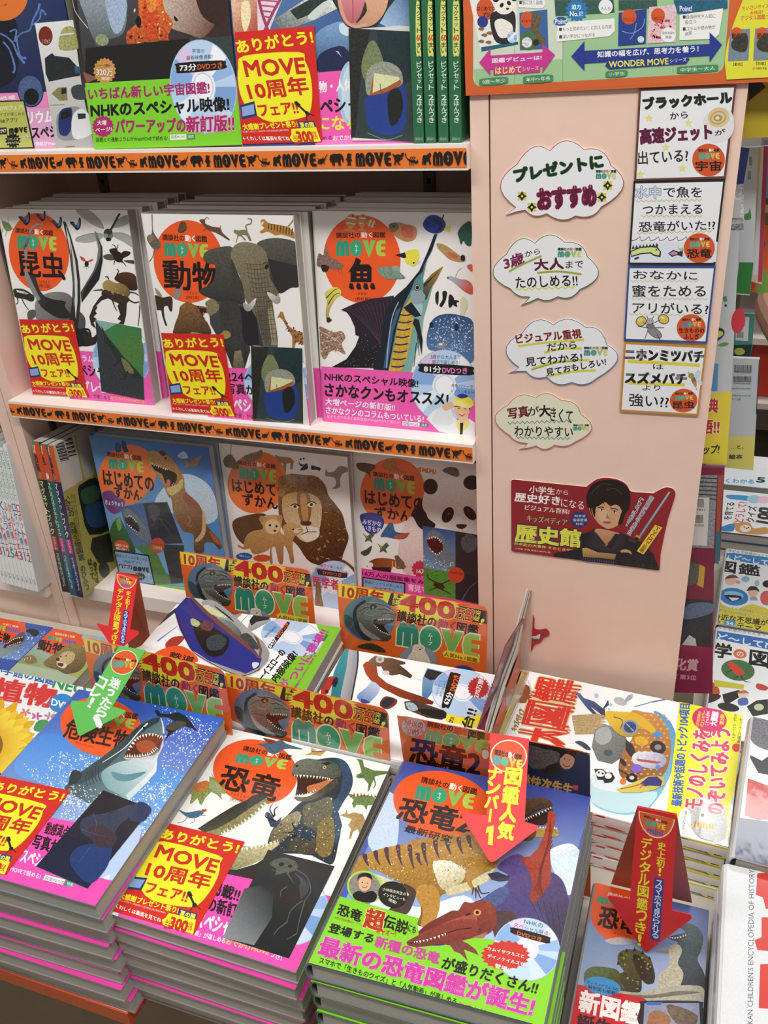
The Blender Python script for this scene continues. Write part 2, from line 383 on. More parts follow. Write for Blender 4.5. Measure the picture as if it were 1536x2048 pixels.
# end panel with notices
ep = empty('end_panel', 'wide pale pink end panel covered with handwritten cards and notices', 'display panel', loc=(.12, 0, FZ))
part(MB().box(.0005, .2472, 0, .024, -.70, 1.15), 'panel_board', LAM, ep)
part(MB().box(.0003, .0009, -.0004, .0006, -.16, 1.15), 'panel_seam', SEAM, ep)
part(MB().box(.02, .23, .03, .2, -.70, -.67), 'foot', STEEL, ep)
# display tables
def table(label, x0, x1, y0, y1, legs, edge=True):
    t = empty('display_table', label, 'table', loc=((x0+x1)/2, (y0+y1)/2, FZ))
    part(MB().box(x0+.002, x1-.002, y0+.002, y1, TZ-.02, TZ), 'table_top', mat('table_top', 'cfc6ba', .5), t)
    e = MB(); e.box(x0, x1, y0, y0+.002, TZ-.0205, TZ+.0005); part(e, 'front_edge', ORANGE_EDGE, t)
    e = MB(); e.box(x1-.002, x1, y0+.002, y1, TZ-.0205, TZ+.0005); part(e, 'side_edge', ORANGE_EDGE, t)
    for a, b_ in legs: part(MB().box(a-.015, a+.015, b_-.015, b_+.015, FZ, TZ-.0205), 'leg', STEEL, t)
    return t
table('low display table with a thin orange edge under the shark book stack', -1.5, -.2565, -.5690, -.002, ((-1.4, -.1), (-.45, -.1)))
table('low display table set back under the dinosaur book stacks', -.2535, .62, -.470, -.002, ((-.1, -.1), (.5, -.1), (.5, -.42)))
# printed fascia strips on the boards
def sil_bear(A): A.P('1a1411', '0,.7 .05,.35 .2,.2 .45,.25 .65,.15 .85,0 .9,.1 1,.15 .95,.3 .8,.38 .82,.6 .95,.95 .75,1 .65,.7 .4,.72 .42,1 .2,1 .15,.75 .1,1 -.05,1')
def sil_dino(A): A.P('1a1411', '0,.05 .25,.2 .5,.12 .72,.2 .78,.02 1,0 1,.15 .86,.3 .78,.5 .62,.62 .5,.7 .56,.85 .7,.95 .5,.98 .42,.8 .3,.7 .25,1 .12,1 .2,.7 .18,.45'); A.L('1a1411', .05, '.72,.4 .8,.5 .86,.44')
def sil_scorp(A):
    A.P('1a1411', '.1,.1 .02,.0 .0,.2 .12,.4 .3,.55 .5,.62 .7,.6 .85,.7 1,.55 .97,.85 .8,.9 .6,.8 .4,.78 .2,.6 .05,.4')
    for x in (.35, .5, .65): A.L('1a1411', .05, [(x, .6), (x-.06, .95), (x+.03, 1)]); A.L('1a1411', .05, [(x, .6), (x+.1, .35), (x+.18, .4)])
def sil_beetle(A):
    A.E('1a1411', .38, .62, .36, .2, -20); A.L('1a1411', .07, '.65,.45 .8,.3 1,.05'); A.L('1a1411', .05, '.7,.5 .85,.4')
    for a in ((.2, .6, 0, .9), (.35, .7, .3, 1), (.55, .65, .7, .95), (.2, .5, .05, .35), (.5, .5, .62, .25)): A.L('1a1411', .05, [a[:2], a[2:]])
def sil_eleph(A): A.P('1a1411', '.0,.45 .08,.15 .3,.02 .6,.05 .72,0 .9,.08 1,.35 .98,.75 .9,.7 .88,.45 .78,.5 .76,1 .6,1 .58,.68 .35,.68 .34,1 .17,1 .14,.65 .06,.75')
def sil_penguin(A): A.P('1a1411', '.3,.05 .55,0 .75,.05 1,.02 .8,.15 .78,.4 .95,.6 .75,.6 .68,.85 .8,1 .5,.97 .1,1 .3,.85 .2,.55 0,.6 .25,.3')
def strip(zt, u0, name):
    fr = Frame((XL, -.0122, zt-.0232), (1, 0, 0), (0, 0, 1)); W, Hh = XR-XL-.001, .0195
    A = Art(None, W, Hh, z=.0003); A.P('ee7d2b', [(0, 0), (W, 0), (W, Hh), (0, Hh)])
    u = u0; k = 0
    def box(f, a, b, y0, y1): A.push((a, y1), (b, y1), (a, y0)); f(A); A.pop()
    while u < W:
        A.bgc = 'ee7d2b'
        wordmark(A, (u, .0165), (u+.0415, .0165), (u, .0028), ('1a1411',)*4, 'f0a050')
        S_ = (sil_beetle, sil_eleph, sil_penguin) if k % 2 == 0 else (sil_dino, sil_scorp, sil_bear)
        for f, a, b in zip(S_, (.0425, .0575, .0765), (.0555, .0745, .0850) if k % 2 == 0 else (.0565, .072, .087)): box(f, u+a, u+b, .0035, .016)
        u += .0885; k += 1
    o = A.build('printed_strip', m=CARD); o.matrix_world = fr.M(); o.location -= bc.location; o.parent = bc; return o
strip(SH[1], -.0310, 'a'); strip(SH[2], .0245-.0885*2, 'b')
# ------------------------------------------------------------------ books
def casing(w_, h, t, m, spine_round=.5, bt=.0016):
    """hard cover: two boards and a rounded spine at x=0, z from 0 (front) to -t"""
    out = []; inn = []
    n = 6; R = t/2
    for i in range(n+1):
        a = math.pi/2+math.pi*i/n; out.append((R*spine_round*math.cos(a), -R+R*math.sin(a))); inn.append(((R*spine_round-bt*.6)*math.cos(a) if spine_round else 0, -R+(R-bt)*math.sin(a)))
    prof = [(w_, 0)]+out+[(w_, -t), (w_, -t+bt)]+[(p[0]+.001, p[1]) for p in reversed(inn)]+[(w_, -bt)]
    k = len(prof); vs = [(x, 0, z) for x, z in prof]+[(x, h, z) for x, z in prof]; fs = []
    for i in range(k): j = (i+1) % k; fs.append((i, j, k+j, k+i))
    # end caps as quads between outer and inner
    no = n+2; O = [0]+list(range(1, n+2))+[n+2]; I = [k-1]+[k-2-i for i in range(n+1)]+[n+3]
    for base, rv in ((0, 0), (k, 1)):
        for i in range(len(O)-1):
            q = (base+O[i], base+O[i+1], base+I[i+1], base+I[i]); fs.append(q if rv else q[::-1])
    return vs, fs
def pages(w_, h, t, bt=.0016, inset=.0014):
    return MB().box(.002, w_-inset, inset, h-inset, -t+bt, -bt)
_mesh = {}
def shared(key, fn):
    if key not in _mesh: _mesh[key] = fn()
    return _mesh[key]
def place(name, me, parent):
    o = bpy.data.objects.new(name, me); COL.objects.link(o); o.parent = parent; return o
def mkmesh(vs, fs, m):
    me = bpy.data.meshes.new('m'); me.from_pydata([tuple(v) for v in vs], [], fs); me.materials.append(m); me.update(); return me
def band_mesh(w_, t, h0, h1, m, e=.0004):
    """paper band: wraps front, spine and back between heights h0 and h1"""
    vs, fs = casing(w_+.0006, h1-h0, t+2*e, m, bt=.0003); return mkmesh([(x, y+h0, z+e) for x, y, z in vs], fs, m)
def hardback(name, label, fr, w_, h, t, cover='fff', band=None, bandh=0, group=None, inset=.0014, roundness=.5, cat='book', pg=None):
    """book resting in frame fr: root, cover, page_block, paper_band"""
    r = empty(name, label, cat, group, fr)
    m = cmat(cover); place('cover', shared(('c', w_, h, t, cover, roundness), lambda: mkmesh(*casing(w_, h, t, m, roundness), m)), r)
    p = pages(w_, h, t, inset=inset); place('page_block', shared(('p', w_, h, t, inset), lambda: mkmesh(p.v, p.f, PAGE)), r)
    if band: place('paper_band', shared(('b', w_, t, bandh, band), lambda: band_mesh(w_, t, .0, bandh, cmat(band, .35))), r)
    return r
ORD = ['topmost', 'second', 'third', 'fourth', 'fifth', 'sixth', 'seventh', 'eighth', 'ninth']
def stack(title, fr, w_, h, t, n, z_base, rnd, **k):
    """copies lying under the top book, easing down to level"""
    base = V((fr.o.x, fr.o.y, 0)); out = []
    step = (fr.o.z-z_base)/n
    for i in range(1, n):
        f = 1-i/n
        o = V((fr.o.x+rnd.uniform(-.0035, .0035), fr.o.y+rnd.uniform(-.003, .003), fr.o.z-step*i))
        ex = V((fr.ex.x, fr.ex.y+rnd.uniform(-.012, .012), fr.ex.z*f)); ey = V((-ex.y, ex.x, fr.ey.z*f))
        hardback('picture_book', f"{ORD[i]} copy from the top in the stack of {title}", Frame(o, ex, ey), w_, h, t, group='copies in the stack of '+title, **k)
FR = {}; DIM = {}
def reg(k, x, y, z, yaw, tilt, roll, w_, h): FR[k] = rect_frame(x, y, z, yaw, tilt, roll); DIM[k] = (w_, h); return FR[k]
P2 = math.pi/2
reg('ins', -.7076, .0136, .268, .0223, .107, -.0035, .2083, .2675)
reg('ani', -.4549, -.0025, .268, .0173, .0614, -.0047, .209, .2684)
reg('fis', -.2328, .0171, .268, -.0105, .1169, -.0025, .208, .2678)
reg('hd', -.642, .0221, -.06, -.0025, .0504, .0022, .2097, .2586)
reg('hl', -.4286, .0391, -.06, -.009, .0709, 0, .2062, .2573)
reg('hp', -.2222, .0448, -.06, 0, .1261, 0, .2005, .2573)
reg('space', -.4889, -.0050, .6162, .0064, .0963, .0037, .2002, .2675)
reg('body', -.2881, -.0035, .6162, .0247, .101, -.0126, .2035, .2675)
reg('fant', -.7140, .0100, .6162, .0, .05, 0, .208, .2675)
reg('shark', -.4602, -.5698, .0151, .019, 1.5707, 0, .208, .268)
reg('dino', -.2595, -.5505, -.0171, .0063, 1.568, -.0212, .2087, .2674)
reg('d2', -.0275, -.5614, .0209, .0113, 1.6317, .0317, .2082, .2678)
reg('v1', -.4480, -.2850, -.0020, .039, P2, 0, .2585, .200)
reg('v2', -.1800, -.2790, -.014, .0072, P2, 0, .232, .176)
reg('zu', .0438, -.2341, -.0707, -.0474, P2, 0, .2794, .2173)
reg('mini', .1933, -.4985, -.0831, .0032, P2, 0, .115, .175)
reg('lm', -.7027, -.2265, -.0949, .0184, P2, 0, .1157, .140)
reg('sm', -.8205, -.2265, -.0949, .0184, P2, 0, .1157, .140)
reg('neo', -.7284, -.5126, -.06, 0, P2, 0, .21, .285)
rb = random.Random(11)
T = .022
# --- middle shelf, with further copies behind each
def rowcopies(key, title, n, t, cover, band, bandh, nrm=1, **k):
    fr = FR[key]; w_, h = DIM[key]
    for i in range(1, n):
        f = Frame(fr.o+V((rb.uniform(-.002, .006)+.0035*i*nrm, (t+.0035)*i, 0)), fr.ex, fr.ey)
        hardback('picture_book', f"{ORD[i]} copy from the front of the shelved {title}", f, w_, h-rb.uniform(0, .002), t, cover, band, bandh, group='copies behind the '+title, **k)
def B(name, key, label, t, cover, band=None, bandh=0, **k):
    w_, h = DIM[key]; return hardback(name, label, FR[key], w_, h, t, cover, band, bandh, **k)
b_ins = B('picture_book', 'ins', 'insect picture encyclopedia with a giant horned beetle on white cover', .0225, 'f2f0ec', 'ef5bb0', .070)
rowcopies('ins', 'insect picture books', 5, .0225, 'efece6', 'ef5bb0', .070)
b_ani = B('picture_book', 'ani', 'animal picture encyclopedia with a big elephant and roaring lion on cover', .0225, 'f2f0ec', 'ef5bb0', .070)
rowcopies('ani', 'elephant picture books', 5, .0225, 'efece6', 'ef5bb0', .070)
b_fis = B('picture_book', 'fis', 'fish picture encyclopedia with a leaping sailfish on cover', .0225, 'f2f0ec', 'ef5bb0', .070)
rowcopies('fis', 'fish picture books', 5, .0225, 'efece6', 'ef5bb0', .070)
b_hd = B('picture_book', 'hd', 'beginner dinosaur picture book with a roaring T. rex under blue sky', .016, '5d8fc4', '8fd23f', .035)
rowcopies('hd', 'blue beginner dinosaur books', 3, .016, '9aa7b0', '8fd23f', .035)
b_hl = B('picture_book', 'hl', 'beginner animal picture book with a lion and two cubs', .016, 'e8e6e0', '8fd23f', .04)
rowcopies('hl', 'lion family books', 3, .016, 'e8e6e0', '8fd23f', .035, -.6)
b_hp = B('picture_book', 'hp', 'beginner nature picture book with a giant panda on cover', .016, 'e8e6e0', 'ef5bb0', .05)
rowcopies('hp', 'panda books', 3, .016, 'e8e6e0', 'ef5bb0', .05)
b_space = B('picture_book', 'space', 'space picture book with a fiery explosion and bright green paper band', .0225, '2a2624', '86cf32', .068)
b_body = B('picture_book', 'body', 'human body picture book with a tongue sticking out of a mouth', .0225, '3a5c90', 'ef5bb0', .072)
b_fant = B('picture_book', 'fant', 'dark blue picture book with smoky figures standing behind train cards', .0225, '1d2a55', 'ef5bb0', .058)
for k_, nm in (('space', 'space picture books'), ('body', 'human body picture books')): rowcopies(k_, nm, 3, .0225, 'cfcac2', None, 0, -.3)
# --- table stacks
b_shark = B('picture_book', 'shark', 'dangerous creatures picture book with a lunging great white shark, on top of its stack', .0213, '7c828c', None)
stack('shark picture books', FR['shark'], *DIM['shark'], .0213, 8, TZ+.0006, rb, cover='8c8884', band='e23fa0', bandh=.073)
b_dino = B('picture_book', 'dino', 'dinosaur picture book with a feathered T. rex on white cover, on top of its stack', .0188, '9a9690', None)
stack('white T. rex picture books', FR['dino'], *DIM['dino'], .0188, 7, TZ+.0006, rb, cover='8a8682', band='e23fa0', bandh=.073)
b_d2 = B('picture_book', 'd2', 'second dinosaur book with striped dinosaurs and winged spinosaur, wide green band, on its stack', .0202, '6c7078', None)
stack('green banded dinosaur books', FR['d2'], *DIM['d2'], .0202, 8, TZ+.0006, rb, cover='6e7070', band='7cc92a', bandh=.092)
def turned(name, key, label, t, cover, n, title, pg=None):
    """a stack of books lying with the spine to the back (turned a quarter)"""
    w_, h = DIM[key]; fr = FR[key]; out = None; step = (fr.o.z-TZ-.001)/n
    for i in range(n):
        # spine towards the front edge: book x axis = -frame y ; book y axis = frame x
        j = 0 if i == 0 else rb.uniform(-.003, .003)
        o = fr.o+fr.ex*(0+j)+fr.ey*(0+abs(j)) - V((0, 0, step*i))
        root = empty(name, label if i == 0 else f"{ORD[i]} copy from the top in the stack of {title}", 'book', None if i == 0 else 'copies in the stack of '+title, Frame(o, fr.ex, fr.ey))
        m = cmat(cover); tt = step-.0005
        def mk():
            vs, fs = casing(h, w_, tt, m, .15); return mkmesh([(y, x, z) for x, y, z in vs], [f[::-1] for f in fs], m)
        place('cover', shared(('tc', key, round(tt, 5)), mk), root)
        p = MB().box(.0014, w_-.0014, .0014, h-.0014, -tt+.0016, -.0016); place('page_block', shared(('tp', key), lambda: mkmesh(p.v, p.f, PAGE)), root)
        if i == 0: out = root
    return out
b_v1 = turned('picture_book', 'v1', 'railway picture book lying sideways under a big blue bullet train card', T, 'eceae6', 6, 'railway picture books')
b_v2 = turned('picture_book', 'v2', 'vehicle picture book lying sideways with an orange digger claw on cover', T, 'eceae6', 6, 'vehicle picture books')
b_zu = turned('picture_book', 'zu', 'large white cutaway encyclopedia with huge red characters and yellow band', T, 'f2f1ee', 5, 'cutaway encyclopedias')
def simple_stack(name, key, label, title, n, cover, spine='fff', z_base=TZ, **k):
    w_, h = DIM[key]; fr = FR[key]; t = (fr.o.z-z_base-.001)/n; r = None
    for i in range(n):
        j = 0 if i == 0 else rb.uniform(-.002, .002)
        q = hardback(name, label if i == 0 else f"{ORD[i]} copy from the top in the stack of {title}", Frame(fr.o+V((j, abs(j), -t*i)), fr.ex, fr.ey), w_, h, t-.0005, cover, group=None if i == 0 else 'copies in the stack of '+title, inset=.0015, **k)
        r = r or q
    return r
b_mini = simple_stack('pocket_book', 'mini', 'small pocket dinosaur book with a frilled dinosaur and red band', 'pocket dinosaur books', 5, 'a09c98')
b_lm = simple_stack('pocket_book', 'lm', 'small pocket animal book with a snarling lion, against the plinth', 'pocket lion books', 3, 'b9a98c')
b_sm = simple_stack('pocket_book', 'sm', 'small pocket dangerous creatures book with a shark, against the plinth', 'pocket shark books', 3, '4a78c0')
b_neo = simple_stack('picture_book', 'neo', 'white plant encyclopedia with a big yellow sunflower on cover', 'plant encyclopedias', 4, 'f0efec')
# ------------------------------------------------------------------ notices on the end panel
def cloud(c):
    """outline from cusps with the top of each bulge: [(x,y),(apex)...]; a plain point has no apex"""
    out = []
    for i, (p, ap) in enumerate(c):
        q = c[(i+1) % len(c)][0]; out.append(p)
        if ap:
            k = (2*ap[0]-(p[0]+q[0])/2, 2*ap[1]-(p[1]+q[1])/2)
            for t in (.12, .25, .38, .5, .62, .75, .88): out.append(tuple((1-t)**2*p[j]+2*t*(1-t)*k[j]+t*t*q[j] for j in (0, 1)))
    return out
def inset_pts(q, d):
    n = len(q); A = sum(q[i][0]*q[(i+1) % n][1]-q[(i+1) % n][0]*q[i][1] for i in range(n)); sg = 1 if A > 0 else -1; out = []
    for i in range(n):
        a, b, c = q[i-1], q[i], q[(i+1) % n]; dx, dy = c[0]-a[0], c[1]-a[1]; L = math.hypot(dx, dy) or 1; out.append((b[0]-dy/L*d*sg, b[1]+dx/L*d*sg))
    return out
def slab(name, fr, outline, th, m, parent):
    return MB().prism(outline, -th, 0).build(name, m, parent)
def notice(name, label, cat, y, crop, outline, th, body, group=None, board='board', art=None, edge=None, fr=None):
    """a flat notice in a plane y; outline and art traced in the given crop"""
    x0, y0, k = crop; f0 = fr or Frame((0, y, 0), (1, 0, 0), (0, 0, 1)); uv = [f0.uv(x0+p[0]/k, y0+p[1]/k) for p in outline]
    u0, v0 = min(p[0] for p in uv), min(p[1] for p in uv); f = Frame(f0.w(u0, v0), f0.ex, f0.ey)
    r = empty(name, label, cat, group, f); uv = [(a-u0, b-v0) for a, b in uv]
    slab(board, f, uv, th, cmat(edge or body, .5, .1), r)
    A = Art(f, z=.00006, clip=False); A.at(*crop); A.bgc = body; A.P(body, outline); art(A); A.build('printed_face', r, CARD)
    return r
C3, C7, C8, D4 = (900, 0, 2.415), (960, 270, 3.15), (1220, 170, 2.968), (1000, 930, 4.042)
def zig(A, col, w_, x0, y0, x1, y1, n, amp):
    A.L(col, w_, [(x0+(x1-x0)*i/n, y0+(y1-y0)*i/n+(amp if i % 2 else -amp)) for i in range(n+1)], sm=0)
def mini_logo(A, x0, y0, x1, y1, sl=0):
    h = y1-y0; series(A, (x0, y0+sl*0), (x1, y0+sl), (x0, y0+h*.3), '1a1311', 'd9704a', .05); A.bgc = 'e7e7e4'
    wordmark(A, (x0, y0+h*.36), (x1, y0+h*.36+sl), (x0, y1), ('3d8f8a', '5aa07a', 'aac26a', 'cdd37a'), None)
def bubble(label, col, body, cus, art):
    o = cloud(cus)
    def f(A): A.P(col, o); A.P(body, inset_pts(o, 4.5)); art(A)
    notice('speech_bubble_card', label, 'card', -.0016, C7, o, .0012, body, 'speech bubble cards on the pink panel', 'card_board', f)
def b1(A):
    A.T('プレゼントに', '14281c', 212, 215, 765, 120, 222, 295, .06, out='3c6b45', ob=.04)
    A.T('おすすめ', '5a1230', 362, 345, 722, 318, 370, 470, .075, out='b03070', ob=.02)
    for x, y in ((265, 385), (327, 455), (805, 318), (768, 392)):
        A.star('d8d24a', x, y, 40, 24, 4); A.P('23200f', [(x, y-32), (x+13, y-10), (x+32, y), (x+10, y+12), (x, y+34), (x-12, y+12), (x-32, y+2), (x-12, y-12)]); A.P('e8e6b0', [(x, y-9), (x+8, y), (x, y+9), (x-8, y)])
    mini_logo(A, 730, 220, 858, 276, 0)
bubble('large speech bubble card with red outline, highest of the four on the panel', 'b02038', 'e9ebec', [((225, 455), (127, 320)), ((232, 183), (335, 75)), ((440, 98), (545, 34)), ((655, 90), (765, 100)), ((825, 190), (905, 320)), ((765, 455), (700, 512)), ((600, 512), (515, 537)), ((420, 497), (345, 512)), ((285, 475), None), ((230, 485), None), ((163, 503), None)], b1)
def b2(A):
    A.T('3歳', '7a1f4a', 145, 775, 268, 735, 158, 850, .05); A.T('から', '222', 280, 735, 375, 712, 285, 770, .020)
    A.L('9cab3a', 13, '182,860 290,805 388,762'); A.T('大人', '57122c', 340, 783, 522, 772, 345, 855, .055); A.T('まで', '222', 540, 795, 650, 790, 540, 840, .020)
    A.L('9cab3a', 13, '360,868 500,860 640,878'); A.T('たのしめる!!', '161616', 222, 895, 610, 880, 228, 965, .024); zig(A, 'd8d860', 9, 225, 972, 600, 958, 18, 7)
    mini_logo(A, 490, 710, 640, 770)
bubble('speech bubble card with dark green outline, second from the top', '1f6b45', 'e9ebec', [((190, 970), (80, 870)), ((165, 750), (250, 655)), ((345, 680), (440, 627)), ((535, 675), (628, 690)), ((678, 765), (747, 880)), ((630, 975), (568, 1025)), ((490, 1020), (425, 1044)), ((365, 1030), None), ((320, 1052), None), ((257, 1073), None), ((285, 1052), None), ((314, 1018), (245, 1014))], b2)
def b3(A):
    A.L('d2cf4a', 14, '240,1330 400,1310 655,1290'); A.T('ビジュアル重視', '7c1a22', 222, 1258, 632, 1222, 232, 1315, .055)
    A.L('d2cf4a', 16, '405,1372 520,1345 640,1345'); A.T('だから', '161616', 420, 1315, 605, 1298, 425, 1362, .03)
    A.L('d2cf4a', 14, '325,1475 480,1428 690,1418'); A.L('93a83a', 8, '325,1480 480,1435 600,1425'); A.T('見てわかる!', '161616', 285, 1405, 640, 1372, 290, 1458, .035)
    A.L('d2cf4a', 14, '430,1520 580,1492 730,1482'); A.T('見ておもしろい!', '161616', 415, 1475, 790, 1405, 420, 1520, .04)
    mini_logo(A, 655, 1333, 805, 1390)
bubble('speech bubble card with bright blue outline, third from the top', '2a6cc0', 'e9ebec', [((245, 1465), (162, 1350)), ((268, 1243), (360, 1164)), ((463, 1195), (560, 1158)), ((665, 1210), (750, 1228)), ((800, 1320), (868, 1415)), ((735, 1535), (660, 1573)), ((578, 1560), (490, 1572)), ((420, 1525), (345, 1530)), ((290, 1490), None), ((235, 1490), None), ((180, 1498), None), ((220, 1482), None)], b3)
def b4(A):
    A.T('写真', '6a1420', 172, 1722, 300, 1705, 180, 1790, .05); A.T('が', '222', 300, 1712, 370, 1708, 302, 1768, .022); A.T('大', '161616', 370, 1705, 440, 1700, 375, 1775, .05)
    A.T('きくて', '222', 445, 1715, 585, 1735, 440, 1800, .022); zig(A, '3a7aa0', 6, 175, 1815, 575, 1800, 26, 8)
    A.T('わかりやすい', '161616', 218, 1832, 585, 1840, 218, 1895, .024); zig(A, '3a7aa0', 6, 228, 1905, 565, 1912, 24, 8); mini_logo(A, 588, 1822, 686, 1862)
bubble('small speech bubble card with cream fill and pink outline, lowest of the four', 'c65a80', 'e2e2c6', [((187, 1895), (93, 1790)), ((175, 1700), (255, 1637)), ((350, 1655), (425, 1626)), ((515, 1672), (595, 1690)), ((635, 1755), (705, 1850)), ((600, 1935), (540, 1962)), ((470, 1955), (410, 1982)), ((355, 1960), None), ((305, 1974), None), ((245, 1980), None), ((278, 1965), None), ((300, 1942), (232, 1932))], b4)
def disc(A, x, y, rx, ry, txt, tb, two=None):
    A.E('d2562a', x, y, rx, ry, -5, n=36); series(A, (x-rx*.62, y-ry*.68), (x+rx*.66, y-ry*.7), (x-rx*.62, y-ry*.5), '1a1311', 'fff', .04)
    A.bgc = 'd2562a'; wordmark(A, (x-rx*.6, y-ry*.42), (x+rx*.68, y-ry*.44), (x-rx*.6, y-ry*.05), ('4a86b8', '56a890', 'd8b060', 'e0c860') if two else ('52a890', '60b090', 'c8b860', 'e0c860'), None)
    if two: A.H(txt, '1a1311', x-rx*.85, y+ry*.02, x+rx*.9, y+ry*.38, .03); A.H(two, '1a1311', x-rx*.5, y+ry*.46, x+rx*.55, y+ry*.84, .03)
    else: A.T(txt, '1a1311', x-rx*tb, y+ry*.08, x+rx*tb, y+ry*.05, x-rx*tb, y+ry*.68, .035)
def star5(A, x, y, r, c='e6dc86'): A.P(c, [(x+(r if i % 2 == 0 else r*.45)*math.sin(i*math.pi/5), y-(r if i % 2 == 0 else r*.45)*math.cos(i*math.pi/5)) for i in range(10)])
def framed(label, q, col, b, art):
    def f(A): A.P(col, q); A.P('e9ebee', inset_pts(q, b)); art(A)
    notice('handwritten_card', label, 'card', -.0022, C8, q, .0018, 'e9ebee', 'framed square cards on the pink panel', 'card_board', f, col)
def k1(A):
    A.P('dfe0e2', '560,190 640,130 720,160 735,260 690,330 600,340 560,260', 1); A.E('d9c48c', 645, 192, 66, 58, -20); A.E('c2a466', 642, 194, 50, 40, -20); A.E('d9c79a', 642, 194, 40, 30, -20); A.E('a98f5c', 640, 196, 26, 20); A.E('e6dfca', 638, 196, 13, 10)
    for x, y in ((232, 198), (465, 226), (330, 370), (430, 495), (180, 530)): star5(A, x, y, 27)
    A.T('ブラックホール', '161a18', 195, 78, 715, 38, 205, 145, .065, out='4a4f4a', ob=.03); A.T('から', '222', 355, 165, 460, 155, 358, 205, .024)
    A.T('高速ジェット', '5a1436', 178, 262, 600, 232, 182, 350, .055, out='8a3a62', ob=.01); A.T('が', '222', 622, 270, 682, 258, 622, 302, .024)
    A.T('出ている?', '222', 165, 395, 462, 378, 168, 472, .022); disc(A, 585, 445, 97, 97, '宇宙', .78)
framed('square card with brown frame and a small spiral galaxy, topmost of the column', pts('172,22 750,2 688,555 143,570'), '6a3a30', 19, k1)
def k2(A):
    A.P('dbe3ee', '128,935 640,930 628,1050 118,1050'); zig(A, 'cdb48a', 6, 155, 690, 545, 682, 26, 6); zig(A, 'cdb48a', 6, 185, 778, 548, 778, 24, 6); zig(A, 'cdb48a', 6, 160, 880, 605, 868, 28, 6)
    A.T('水中', 'cfd8ea', 150, 600, 300, 602, 150, 672, .035, out='27406e', ob=.03); A.T('で魚を', '222', 318, 604, 545, 604, 318, 668, .020)
    A.T('つかまえる', '222', 195, 712, 548, 708, 195, 768, .022); A.T('恐竜がいた!?', '222', 172, 812, 625, 800, 172, 872, .020)
    q = []
    for i in range(7): x = 130+i*55; q += [(x, 925), (x+25, 918), (x+48, 900)]
    A.L('222', 4, q, sm=0); A.P('222', '122,985 180,962 240,955 280,958 303,990 300,1022 262,1015 240,1000 180,1005 125,1022'); A.P('d6e08a', '126,990 180,968 240,962 276,966 296,990 290,1012 262,1006 242,992 180,998 128,1014')
    for i in range(8): A.P('333', [(128+i*20, 975-i*2), (138+i*20, 950-i*2), (148+i*20, 970-i*2)])
    A.E('222', 275, 978, 5); A.P('3a2a3a', '345,1000 375,978 410,990 435,975 430,1020 400,1008 368,1020'); A.P('b890a8', '352,1000 378,985 402,996 400,1004 370,1012'); A.E('2a2a5a', 158, 1028, 16, 6, -20); A.P('b8c84a', '400,960 420,970 435,960 430,990 415,980')
    disc(A, 530, 967, 92, 88, '恐竜', .78)
framed('square card with black frame and a doodled sea monster, below the brown one', pts('140,572 684,562 625,1068 108,1066'), '17211f', 17, k2)
def k3(A):
    zig(A, 'b9c98a', 5, 125, 1165, 525, 1163, 28, 6); zig(A, 'b9c98a', 5, 128, 1268, 580, 1270, 30, 6); zig(A, 'b9c98a', 5, 115, 1360, 560, 1370, 28, 6)
    A.T('おなかに', '222', 138, 1100, 518, 1108, 138, 1150, .020); A.T('蜜をためる', '222', 133, 1188, 568, 1188, 133, 1258, .020); A.T('アリがいる?', '222', 135, 1288, 585, 1298, 133, 1352, .020)
    for x, y, r in ((185, 1402, -30), (318, 1390, 20)): A.E('555', x, y, 34, 30, r); A.E('d8c050', x, y, 29, 25, r); A.E('e6d88a', x-6, y-8, 14, 10, r)
    A.E('555', 265, 1470, 50, 26, 35); A.E('8a8a8a', 265, 1470, 46, 22, 35); A.E('777', 240, 1432, 26, 18); A.E('555', 238, 1402, 20, 18); A.E('bbb', 238, 1402, 17, 15); A.E('222', 232, 1400, 3); A.E('222', 245, 1400, 3)
    for s_ in ('225,1388 218,1370', '250,1388 260,1372', '250,1418 300,1392', '222,1420 195,1410', '260,1440 320,1440', '225,1440 165,1432', '225,1455 208,1505', '280,1480 300,1520'): A.L('444', 4, s_)
    disc(A, 482, 1440, 86, 80, '生きものの', 1, 'ふしぎ')
framed('square card with blue frame and a doodled ant carrying honey', pts('107,1075 628,1076 577,1535 82,1518'), '2e4f92', 17, k3)
def k4(A):
    A.L('dcd048', 20, '105,1640 300,1650 535,1665'); A.L('dcd048', 18, '110,1768 260,1775 445,1780')
    A.T('ニホンミツバチ', '141414', 92, 1565, 555, 1580, 90, 1630, .085); A.T('は', '222', 255, 1655, 318, 1660, 255, 1685, .020)
    A.T('スズメバチ', '141414', 92, 1705, 455, 1712, 90, 1768, .085); A.T('より', '222', 195, 1780, 300, 1782, 192, 1812, .020); A.T('強い??', '222', 115, 1830, 350, 1845, 112, 1905, .020)
    A.E('c8d4da', 520, 1720, 16, 30, 20); A.E('c8d4da', 535, 1765, 20, 12, 60); A.E('8a6a4a', 498, 1755, 14, 26, -20); A.E('c28a3a', 505, 1775, 10, 18, -10); A.E('9a9440', 482, 1725, 18, 16); A.L('444', 3, '470,1712 462,1700'); A.L('444', 3, '510,1795 515,1812')
    disc(A, 437, 1873, 82, 70, '昆虫', .78)
framed('square card with golden frame and a doodled bee, lowest of the column', pts('85,1525 575,1550 524,1965 57,1938'), 'c08a34', 17, k4)
